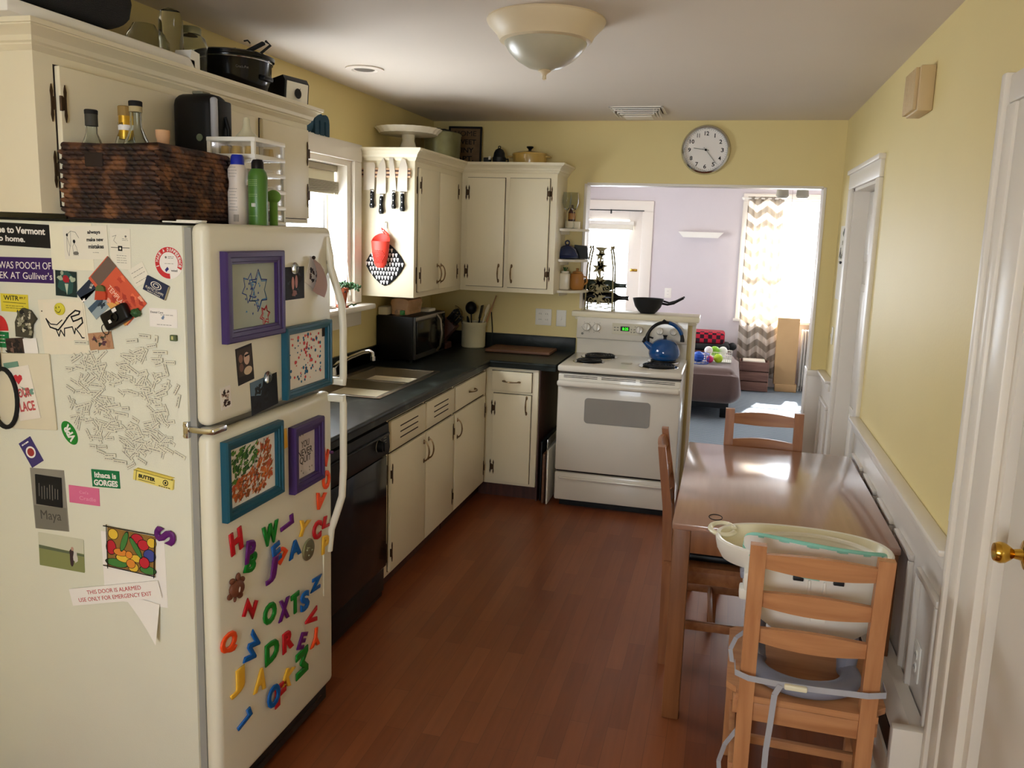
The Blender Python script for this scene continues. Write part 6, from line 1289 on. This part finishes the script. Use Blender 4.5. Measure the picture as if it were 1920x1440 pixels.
t = thing('tongs', 'folded dark tongs-like utensil resting on the slow cooker', 'utensil', (.30, -2.70, CZ+.14)); b = MB(M['bagd'])
b.box((-.10, -.02, .012), (.06, .0, .024), .004, T=Matrix.Rotation(R(-22), 4, 'Y')); b.tube([(.055, -.01, .045), (.075, -.01, .03), (.03, -.01, .0)], .005, n=8); b.tube([(-.01, -.01, .04), (-.02, -.01, .05), (-.035, -.01, .048)], .003, n=6); b.build('arms', t)
t = thing('radio_clock', 'black boxy clock radio with pale dial on the end of the long wall cupboard', 'clock', (.285, -2.44, CZ), rz=R(-12)); b = MB(M['black']); b.prism([(-.12, 0), (.045, 0), (.052, .085), (.04, .105), (-.12, .07)], -.07, .07, 'y'); b.build('case', t)
b = MB(M['paper']); b.prism([(.046, .008), (.053, .084), (.055, .084), (.049, .008)], -.061, .061, 'y'); b.build('dial', t)
b = MB(M['ink']); b.T = Matrix.Translation((.0525, 0, .042)) @ Matrix(((0, 0, 1, 0), (1, 0, 0, 0), (0, 1, 0, 0), (0, 0, 0, 1))); b.lathe([(.016, .001), (.020, .003), (.016, .003)], n=24); b.line([(0, 0), (.012, .02)], .003, .004, INK); b.line([(0, 0), (-.02, -.004)], .003, .004, INK); b.build('dial_marks', t)
# ------------------------------------------------------------------ on the corner wall cupboards
CU = 2.1635
t = thing('cake_stand', 'white scalloped cake stand on the corner wall cupboard', 'cake stand', (.18, -.90, CU))
b = MB(M['wenamel']); b.lathe([(0, 0), (.080, 0), (.078, .008), (.05, .03), (.036, .07), (.04, .105), (0, .105)], n=40); b.build('foot', t)
b = MB(M['wenamel']); b.lathe([(0, .103), (.17, .106), (.178, .12), (.196, .135), (.198, .138), (.176, .128), (.168, .113), (0, .110)], n=96, amp=.018, fr=24); b.build('plate', t)
t = thing('tin_tub', 'oval galvanised tub beside the cake stand on the corner cupboard', 'tub', (.22, -.42, CU))
b = MB(M['galv']); b.lathe([(0, 0), (.12, 0), (.125, .004), (.135, .16), (.14, .168), (.136, .172), (.131, .165), (.12, .01), (0, .008)], n=44, sx=.82, sy=1.35); b.build('tub', t)
b = MB(M['iron'], (.17, -.40, CU+.01)); b.box((.10, -.44, CU+.012), (.25, -.2, CU+.20), .01); b.cyl((.15, -.34, CU+.195), (.15, -.34, CU+.215), .025, n=20); b.cyl((.2, -.3, CU+.195), (.2, -.3, CU+.21), .02, n=20); tag(b.build('dark_box'), 'dark box poking up out of the galvanised tub', 'box')
t = thing('lettered_sign', 'dark-framed lettered sign leaning in the corner above the cupboards', 'sign'); t.matrix_world = Matrix.Translation((.262, -.085, CU+.002)) @ Matrix.Rotation(R(8), 4, 'Z') @ Matrix.Rotation(R(86), 4, 'X')
b = MB(M['ink'])
for a, c in (((-.115, 0), (.115, .012)), ((-.115, .245), (.115, .257)), ((-.115, 0), (-.103, .257)), ((.103, 0), (.115, .257))): b.box((a[0], a[1], 0), (c[0], c[1], .02), .002)
b.build('frame', t); b = MB(mat('sign_board', (112, 88, 60), .8, var=.5, scale=26)); b.box((-.104, .01, .0), (.104, .247, .006)); b.build('board', t)
for i, s_ in enumerate(('HOME', 'SWEET', 'TINY', 'APT.')): lettering('lettering', s_, INK, t, .15 if i < 2 else .12, .034, (.0, .212-.056*i), .0065, bold=.02)
t = thing('small_teapot', 'small dark pot with knobbed lid left of the yellow casserole', 'pot', (.535, -.18, CU))
b = MB(M['iron']); b.lathe([(0, 0), (.04, 0), (.045, .01), (.045, .045), (.04, .05), (.036, .075), (.026, .095), (.01, .105), (0, .105)], n=32); b.build('body', t)
b = MB(M['iron']); b.tube([(.008*math.cos(i*PI/6), 0, .112+.008*math.sin(i*PI/6)) for i in range(12)], .003, n=6, closed=True); b.tube([(.04, 0, .035), (.062, 0, .035), (.064, 0, .02), (.045, 0, .012)], .005, n=6); b.build('handles', t)
b = MB(M['iron'], (.455, -.18, CU)); b.box((.43, -.20, CU), (.475, -.15, CU+.045), .006); b.box((.466, -.203, CU+.03), (.482, -.199, CU+.052), .001, M['paper']); tag(b.build('small_dark_box'), 'small dark tin with a pale tag left of the dark pot', 'tin')
t = thing('casserole', 'yellow enamel casserole with black lid knob on the wall cupboard', 'casserole', (.745, -.18, CU))
b = MB(M['yenamel']); b.lathe([(0, 0), (.10, 0), (.112, .01), (.116, .06), (.118, .064), (0, .064)], n=44, sy=.85); b.build('pot', t)
b = MB(M['yenamel']); b.lathe([(.118, .064), (.116, .072), (.08, .082), (.03, .088), (0, .089)], n=44, sy=.85); ld = b.build('lid', t)
b = MB(M['black']); b.lathe([(.010, .086), (.009, .098), (.024, .112), (.022, .118), (0, .118)], n=28); b.build('lid_knob', ld)
b = MB(M['yenamel']); b.box((-.145, -.03, .045), (-.11, .03, .056), .005); b.box((.11, -.03, .045), (.145, .03, .056), .005); b.build('side_handles', t)
# ------------------------------------------------------------------ dining table and chairs
t = thing('dining_table', 'brown wooden dining table against the right wall', 'table', (2.31, -2.17, 0)); o = t.location
tx0, tx1, ty0, ty1 = 1.94, 2.676, -2.76, -1.58
b = MB(M['table'], o); b.box((tx0, ty0, .715), (tx1, ty1, .738), .004); b.build('tabletop', t)
b = MB(M['tleg'], o)
for a, c in (((tx0+.04, ty0+.015, .63), (tx1-.04, ty0+.035, .715)), ((tx0+.04, ty1-.035, .63), (tx1-.04, ty1-.015, .715)), ((tx0+.015, ty0+.04, .63), (tx0+.035, ty1-.04, .715)), ((tx1-.035, ty0+.04, .63), (tx1-.015, ty1-.04, .715))): b.box(a, c, .002)
b.build('apron', t)
for x in (tx0+.005, tx1-.065):
    for y in (ty0+.005, ty1-.065): MB(M['tleg'], o).box((x, y, 0), (x+.06, y+.06, .715), .004).build('leg', t)
tag(MB(M['ink'], (2.075, -2.67, .742)).tube([(2.085+.023*math.cos(i*PI/16), -2.655+.03*math.sin(i*PI/16), .7395) for i in range(32)], .0014, n=6, closed=True).build('hair_tie'), 'thin dark hair tie lying on the tabletop', 'hair tie')
def make_chair(name, label, loc, rz, mh, mv, group='pine ladder-back chairs'):
    """seat faces local +y; back posts at y=0"""
    t = thing(name, label, 'chair', loc, rz, group)
    W_ = .160
    for s_ in (-1, 1):
        b = MB(mv); b.prism([(-.0, 0), (.036, 0), (.032, .42), (.018, .66), (-.022, .905), (-.050, .905), (-.018, .66), (-.006, .42)], s_*W_-.021, s_*W_+.021, 'x'); b.cyl((s_*(W_+.017), -.0, .845), (s_*(W_+.0185), -.0, .845), .008, m=M['gap'], n=12) if False else None
        b.build('back_leg', t)
        b = MB(mv); b.box((s_*.19-.018, .37, 0), (s_*.19+.018, .406, .428), .003); b.build('front_leg', t)
        b = MB(mh); b.box((s_*.185-.009, .03, .365), (s_*.185+.009, .375, .42), .002); b.box((s_*.185-.009, .03, .17), (s_*.185+.009, .375, .205), .002); b.build('side_rail', t)
    MB(mh).box((-.172, .378, .365), (.172, .396, .42), .002).build('front_rail', t); MB(mh).box((-.145, .005, .365), (.145, .023, .42), .002).build('back_rail', t)
    b = MB(mh); b.box((-.185, .19, .175), (.185, .208, .2), .002); b.build('stretcher', t)
    b = MB(mh); b.prism([(-.188, .0), (.188, .0), (.188, .035), (.215, .06), (.212, .395), (.19, .418), (-.19, .418), (-.212, .395), (-.215, .06), (-.188, .035)], .424, .443, 'z'); b.v = [Vector((v.x, v.y, v.z)) for v in b.v]; b.build('seat', t)
    for z0, z1, yo in ((.838, .880, -.032), (.718, .760, -.010), (.606, .648, .004)):
        b = MB(mh); vs = []; fs = []
        n = 10
        for i in range(n+1):
            u = -1+2*i/n; x = u*(W_-.012); c_ = -.014*(1-u*u); top = z1+.012*math.cos(u*PI/2)*1.0; ln = (z1-z0)
            for (dz, yy) in ((z0-.008*math.cos(u*PI/2), .0), (top, -.012*(1 if z0 > .8 else .5))):
                vs += [(x, yo+c_+yy, dz), (x, yo+c_+yy+.016, dz)]
        for i in range(n):
            a = i*4; c2_ = a+4
            fs += [[a, a+2, c2_+2, c2_], [a+1, c2_+1, c2_+3, a+3], [a, c2_, c2_+1, a+1], [a+2, a+3, c2_+3, c2_+2]]
        fs += [[0, 1, 3, 2], [n*4, n*4+2, n*4+3, n*4+1]]; b._add(vs, fs); b.build('back_slat', t)
    return t
CH = make_chair('dining_chair', 'near pine chair carrying the white booster seat', (2.36, -3.285, 0), R(-1), M['chair'], M['chairv'])
CH.location = (2.360, -3.285, 0)
make_chair('dining_chair', 'pine chair tucked in at the far end of the table', (2.285, -1.54, 0), R(181), M['chaird'], M['chairdv'])
make_chair('dining_chair', 'pine chair tucked in at the left side of the table by the range', (1.893, -2.20, 0), R(-88), M['chaird'], M['chairdv'])
tag(MB(M['black'], (2.08, -2.2, .45)).box((1.93, -2.36, .446), (2.28, -2.02, .475), .012).build('seat_pad'), 'thin black seat pad on the left pine chair', 'cushion')

# ------------------------------------------------------------------ booster seat on the near chair
t = thing('booster_seat', 'white and grey baby booster seat with round tray strapped on the near chair', 'booster seat', (2.36, -3.1, .444)); o = t.location
gp = M['gplas']
# grey base: ring-shaped with side wings
b = MB(gp, o)
b.tube([(2.36+.135*math.cos(R(a)), -3.13+.115*math.sin(R(a)), .468) for a in range(-200, 21, 10)], .03, n=12, flat=.8)
b.tube([(2.235, -3.10, .46), (2.225, -3.05, .50), (2.225, -3.0, .545), (2.24, -2.96, .56)], .035, n=12, rs=[.025, .032, .034, .028], flat=1.4)
b.tube([(2.485, -3.10, .46), (2.495, -3.05, .50), (2.495, -3.0, .545), (2.48, -2.96, .56)], .035, n=12, rs=[.025, .032, .034, .028], flat=1.4)
b.build('base', t)
# shell
def shell(b, levels, n=40, a0=0, a1=360):
    vs = []; fs = []; k = len(levels)
    for (z, cx, cy, rx, ry) in levels:
        for j in range(n+1):
            a = R(a0+(a1-a0)*j/n); vs.append((cx+rx*math.cos(a), cy+ry*math.sin(a), z))
    for i in range(k-1):
        for j in range(n): fs.append([i*(n+1)+j, i*(n+1)+j+1, (i+1)*(n+1)+j+1, (i+1)*(n+1)+j])
    return b._add(vs, fs)
b = MB(M['white'], o)
out = [(.555, 2.385, -3.06, .06, .05), (.565, 2.385, -3.06, .12, .10), (.60, 2.38, -3.06, .165, .13), (.66, 2.375, -3.06, .185, .15), (.74, 2.37, -3.06, .192, .155), (.80, 2.37, -3.06, .195, .158)]
shell(b, out); b._add([(2.385+.06*math.cos(R(9*j)), -3.06+.05*math.sin(R(9*j)), .555) for j in range(40)], [list(range(40))])
inn = [(z+.012 if i == 0 else z, cx, cy, rx-.012, ry-.012) for i, (z, cx, cy, rx, ry) in enumerate(out)]
shell(b, inn[1:]); b.tube([(2.37+.189*math.cos(R(a)), -3.06+.152*math.sin(R(a)), .80) for a in range(0, 360, 9)], .009, n=8, closed=True)
b.box((2.345, -3.222, .735), (2.352, -3.212, .78), .002); b.box((2.385, -3.222, .735), (2.392, -3.212, .78), .002); b.box((2.36, -3.215, .655), (2.40, -3.203, .668), .003)
b.build('seat_shell', t)
b = MB(M['gap'], o); b.tube([(2.382+.150*math.cos(R(a)), -3.062+.126*math.sin(R(a)), .622+.01) for a in range(200, 341, 10)], .002, n=6); b.build('seam', t)
for x in (2.318, 2.425): MB(M['iron'], o).box((x-.014, -3.222, .775), (x+.014, -3.21, .788), .002).build('slot', t)
# padded back rest with mint piping rising behind
b = MB(M['sfab'], o)
vs = []; fs = []; n = 24
def ztop(a): return .80+.080*max(0, math.sin(R(a-180)))**.5*(1-.18*math.cos(R(a)) )
for k, fr_ in enumerate((0, .35, .7, 1)):
    for j in range(n+1):
        a = 180+180*j/n; zz = .785+(ztop(a)-.785)*fr_; vs.append((2.37+(.196+.006*fr_)*math.cos(R(a)), -3.06+(.158+.010*fr_+.004*math.sin(j*2.1))*math.sin(R(a)), zz))
for k in (1, .6, .2, 0):
    for j in range(n+1):
        a = 180+180*j/n; zz = .785+(ztop(a)-.785)*k-.004; vs.append((2.37+(.196-.022)*math.cos(R(a)), -3.06+(.158-.024)*math.sin(R(a)), zz))
for k in range(7):
    for j in range(n): fs.append([k*(n+1)+j, k*(n+1)+j+1, (k+1)*(n+1)+j+1, (k+1)*(n+1)+j])
b._add(vs, fs); b.build('fabric_back', t)
b = MB(M['mint'], o); b.tube([(2.37+.194*math.cos(R(180+180*j/n)), -3.06+.160*math.sin(R(180+180*j/n)), ztop(180+180*j/n)) for j in range(n+1)], .008, n=8)
b.tube([(2.37+.198*math.cos(R(180+7*j)), -3.06+.162*math.sin(R(180+7*j)), .800-.001*j) for j in range(14)], .0045, n=8); b.build('mint_piping', t)
# tray
tc = (2.345, -3.0)
b = MB(M['white'], o)
def ell(z, e): return [(tc[0]+(.258-e)*math.copysign(abs(math.cos(R(a)))**.85, math.cos(R(a))), tc[1]+(.150-e)*math.copysign(abs(math.sin(R(a)))**.85, math.sin(R(a))), z) for a in range(0, 360, 6)]
rings = [ell(.742, .05), ell(.745, .02), ell(.77, .006), ell(.795, .0), ell(.806, .0), ell(.810, .006), ell(.808, .014)]
vs = sum(rings, []); n = 60; fs = [[i*n+j, i*n+(j+1) % n, (i+1)*n+(j+1) % n, (i+1)*n+j] for i in range(len(rings)-1) for j in range(n)]
b._add(vs, fs); tr = b.build('tray', t)
b = MB(M['cream'], o); rings = [ell(.808, .014), ell(.79, .020), ell(.772, .034), ell(.768, .05)]
vs = sum(rings, []); fs = [[i*n+j, i*n+(j+1) % n, (i+1)*n+(j+1) % n, (i+1)*n+j] for i in range(3) for j in range(n)]+[[3*n+j for j in range(n)]]
b._add(vs, fs); b.build('tray_insert', tr)
b = MB(M['cream'], o); b.tube([(2.108+.038*math.cos(R(a)), -2.945+.050*math.sin(R(a))*1.1, .803) for a in range(20, 341, 16)], .009, n=10, flat=.8); b.build('tray_loop', tr)
b = MB(gp, o); b.box((2.165, -3.13, .72), (2.20, -3.02, .745), .008); b.build('tray_clip', tr)
b = MB(M['white'], o); b.box((2.165, -3.15, .665), (2.195, -3.10, .70), .006); b.box((2.175, -3.15, .69), (2.20, -3.08, .75), .006); b.build('side_latch', t)
# straps around the chair back
b = MB(M['strap'], o)
def ribbon(pts, wd, th=.0015, up=(0, 0, 1)):
    for p, q in zip(pts[:-1], pts[1:]): b.beam(p, q, th, wd, up=up, bev=0)
yb = -3.305
ribbon([(2.165, yb+.002, .518), (2.20, yb-.018, .517), (2.285, yb-.016, .512), (2.38, yb-.014, .512)], .017)
ribbon([(2.38, yb-.014, .512), (2.51, yb-.018, .520), (2.556, yb-.004, .522)], .017); ribbon([(2.165, yb+.002, .518), (2.164, -3.25, .520)], .017); ribbon([(2.556, yb-.004, .522), (2.557, -3.25, .522)], .017)
b.build('back_strap', t)
MB(M['cream'], o).box((2.295, yb-.028, .504), (2.355, yb-.014, .519), .004).build('buckle', t)
b = MB(M['strap'], o); pts = [(2.285, yb-.020, .512), (2.272, yb-.018, .48), (2.268, yb-.018, .40), (2.262, yb-.018, .31), (2.262, yb-.015, .24), (2.258, yb-.015, .16), (2.255, yb-.012, .05)]
for p, q in zip(pts[:-1], pts[1:]): b.beam(p, q, .016, .0015, bev=0, up=(0, 1, 0))
b.build('hanging_strap', t)
b = MB(M['strap'], o); pts = [(2.213, -3.02, .52), (2.17, -3.06, .50), (2.155, -3.08, .47), (2.165, -3.12, .43), (2.20, -3.2, .36), (2.195, -3.22, .31), (2.155, -3.22, .24), (2.142, -3.2, .17), (2.150, -3.2, .09), (2.158, -3.2, .05)]
for p, q in zip(pts[:-1], pts[1:]): b.beam(p, q, .013, .0015, bev=0, up=(0, 1, 0))
b.build('side_strap', t)

# ------------------------------------------------------------------ living room beyond the opening
t = thing('blanket_covered_bed', 'low daybed covered by a brown blanket beyond the range', 'daybed', (1.3, 2.95, 0)); o = t.location
b = MB(M['iron'], o); b.box((.3, 2.42, .10), (2.16, 3.5, .30), .01); b.build('frame', t)
for x in (.36, 2.08):
    for y in (2.47, 3.38): MB(M['black'], o).box((x, y, 0), (x+.07, y+.07, .12), .006).build('leg', t)
b = MB(M['brown'], o); b.box((.28, 2.36, .17), (2.22, 3.55, .50), .11, seg=6); k = len(b.v)
for i in range(k):
    v = b.v[i]; w_ = .012*math.sin(v.x*14+v.z*9)+.01*math.sin(v.y*17+v.z*12)
    if v.z+o.z < .42: b.v[i] = Vector((v.x+w_*1.2+(.03 if v.x+o.x > 2.1 else 0), v.y-abs(w_), v.z-.03*(v.z+o.z < .3)+w_))
b.build('blanket', t)
b = MB(M['dwood'], (1.9, 4.05, 0)); b.box((1.30, 3.86, .0), (2.16, 4.25, .46), .01); tag(b.build('blanket_chest'), 'low wooden chest against the lavender wall', 'chest')
plaid = checker_mat('red_buffalo_plaid', (190, 24, 52), (40, 14, 26), 22)
b = MB(plaid, (1.85, 4.05, .462)); b.box((1.45, 3.90, .54), (2.08, 4.20, .675), .035, seg=4); tag(b.build('plaid_blanket'), 'folded red and black plaid blanket on top of the chest pile', 'blanket')
b = MB(M['bagd'], (1.85, 4.05, .462)); b.box((1.42, 3.88, .465), (2.14, 4.22, .54), .03, seg=3); b.sph((2.17, 4.0, .512), (.05, .06, .045)); tag(b.build('dark_blanket'), 'folded dark blanket under the plaid one', 'blanket')
t = thing('toy_basket', 'white wire basket full of toys on the daybed', 'basket', (2.15-.08, 2.85, .502)); b = MB(M['white'])
for z in (0.004, .05, .10): b.tube([(-.16, -.10, z), (.09, -.10, z), (.09, .10, z), (-.16, .10, z)], .004, n=6, closed=True)
for i in range(14): b.tube([(-.16+.0192*i, -.10, 0), (-.16+.0192*i, -.10, .10)], .0022, n=6); b.tube([(-.16+.0192*i, .10, 0), (-.16+.0192*i, .10, .10)], .0022, n=6)
for i in range(9): b.tube([(.09, -.10+.0222*i, 0), (.09, -.10+.0222*i, .10)], .0022, n=6)
b.box((-.16, -.10, 0), (.09, .10, .003)); b.build('wire_body', t)
b = MB(col((40, 90, 190), .5), (1.80, 2.62, .502)); 
for k in range(3): b.tube([(1.84+.10*math.cos(R(a)), 2.62+.09*math.sin(R(a)), .506+.045*k) for a in range(0, 360, 15)], .004, n=6, closed=True)
for a in range(0, 360, 24): b.tube([(1.84+.10*math.cos(R(a)), 2.62+.09*math.sin(R(a)), .503), (1.84+.105*math.cos(R(a)), 2.62+.095*math.sin(R(a)), .60)], .0025, n=6)
tag(b.build('blue_toy_basket'), 'round blue open toy basket left on the daybed', 'basket')
for (x, y, z, r_, c_, lb) in ((2.03, 2.70, .549, .045, (190, 224, 40), 'lime green toy ball in front of the white basket'), (1.99, 2.86, .60, .05, (140, 200, 50), 'green toy ball in the white basket'), (2.07, 2.90, .60, .045, (240, 240, 230), 'white toy ball in the white basket'), (1.95, 2.66, .54, .036, (226, 40, 110), 'pink toy ball beside the lime one'), (1.84, 2.62, .565, .055, (36, 90, 190), 'blue toy ball in the round basket'), (1.93, 2.80, .61, .042, (244, 236, 232), 'pale toy ball behind the pink one')):
    b = MB(col(c_, .4), (x, y, z)); b.sph((x, y, z), r_, n=24); tag(b.build('toy_ball'), lb, 'ball', 'toy balls on the daybed')
t = thing('wooden_crate', 'brown wooden crate under the patterned curtain', 'crate', (2.45, 4.15, 0)); 
for z in (.01, .125, .24): MB(M['crate']).box((-.17, -.12, z), (.13, -.10, z+.105), .003).box((-.17, .10, z), (.13, .12, z+.105), .003).box((.13, -.12, z), (.145, .12, z+.105), .003).box((-.185, -.12, z), (-.17, .12, z+.105), .003).build('slat_row', t)
MB(M['paper']).box((-.15, -.10, .30), (.10, .10, .36), .01).build('contents', t)
curt = chevron_mat('chevron_curtain', (240, 234, 226), (190, 180, 166), 9.0, 6.5, .55, .5)
t = thing('curtain', 'white and grey chevron curtain at the left of the bright window', 'curtain', (2.45, 4.33, 1.2))
b = MB(curt); vs = []; fs = []; nx = 60; nz = 24
for j in range(nz+1):
    v = j/nz; z = -1.08+v*2.10; wsc = 1-.30*math.exp(-((v-.30)/.2)**2)*0 
    for i in range(nx+1):
        u = i/nx; am = .022*(1 if v > .9 else .9); x = (-.22+u*(.40+.10*max(0, .9-v)))*1.0; vs.append((x, am*math.sin(u*34+.6*math.sin(v*3)), z))
for j in range(nz):
    for i in range(nx): fs.append([j*(nx+1)+i, j*(nx+1)+i+1, (j+1)*(nx+1)+i+1, (j+1)*(nx+1)+i])
b._add(vs, fs); co_ = b.build('panel', t, smooth=60); sm = co_.modifiers.new('thickness', 'SOLIDIFY'); sm.thickness = .002
b = MB(M['white']); b.tube([(-.27, 0, 1.0), (.88, 0, 1.0)], .010, n=10); b.sph((-.275, 0, 1.0), .018, n=12); b.build('rod', t)
b = MB(M['bpaper'], (2.78, 4.30, 0)); b.box((2.66, 4.17, .08), (2.90, 4.27, .86), .01); b.box((2.68, 4.165, .0), (2.92, 4.27, .09), .01); tag(b.build('brown_cardboard'), 'tall brown cardboard panel standing right of the curtain', 'cardboard')
t = thing('radiator', 'white column radiator under the bright window', 'radiator', (2.985, 4.33, 0))
for i in range(3): MB(M['white']).box((-.045+.032*i, -.05, .06), (-.02+.032*i, .05, .72), .012, seg=3).box((-.045+.032*i, -.03, .0), (-.03+.032*i, .03, .07)).build('column', t)
t = thing('dark_cabinet', 'dark brown wooden cabinet side at the right of the living room', 'cabinet', (3.1, 4.28, 0)); MB(M['dwood']).box((-.05, -.12, .0), (.15, .14, .79), .004).build('case', t); MB(M['dwood']).box((-.055, -.125, .78), (.155, .145, .80), .003).build('top', t); MB(M['paper']).box((-.0, -.1235, .62), (.02, -.12, .66)).build('pale_mark', t)
t = thing('ceiling_fan', 'white ceiling fan with glass shades in the living room', 'ceiling fan', (2.57, 2.2, H)); b = MB(M['white']); b.cyl((0, 0, 0), (0, 0, -.18), .02, n=16); b.lathe([(0, -.17), (.08, -.17), (.09, -.20), (.07, -.25), (0, -.26)], n=28); b.build('motor', t)
for i in range(4): a = i*PI/2+.5; MB(M['white']).box((.08, -.06, -.205), (.55, .06, -.197), .003, T=Matrix.Rotation(a, 4, 'Z')).build('blade', t)
for sx in (-1, 1): b = MB(M['frost']); b.lathe([(.02, 0), (.05, -.03), (.056, -.08), (.04, -.10), (0, -.105)], (sx*.085, -.02, -.27), n=24); b.build('glass_shade', t)
b = MB(M['pull']); b.tube([(0, -.04, -.25), (.0, -.04, -.46)], .0015, n=6); b.sph((0, -.04, -.465), .006, n=8); b.build('pull_chain', t)
b = MB(M['white'], (1.72, 4.38, 1.77)); b.prism([(1.52, 1.735), (1.92, 1.735), (1.98, 1.80), (1.46, 1.80)], 4.33, 4.45, 'y'); tag(b.build('wall_shelf'), 'small white floating ledge on the lavender wall', 'shelf')
t = thing('door_curtain_rod', 'thin dark curtain rod across the top of the living room door', 'curtain rod', (.64, 4.42, 2.03)); MB(M['iron']).tube([(-.40, 0, 0), (.40, 0, 0)], .006, n=8).build('rod', t); MB(M['iron']).box((-.008, -.01, -.04), (.008, .03, .01), .002).build('bracket', t)
t = thing('door_blind', 'white pulled-up blind on the glazed living room door', 'blind', (.62, 4.47, 1.86)); MB(M['white']).box((-.30, -.02, .0), (.30, .02, .045), .004).build('headrail', t); MB(M['paper']).box((-.29, -.015, -.06), (.29, .012, 0), .003).build('slat_stack', t)
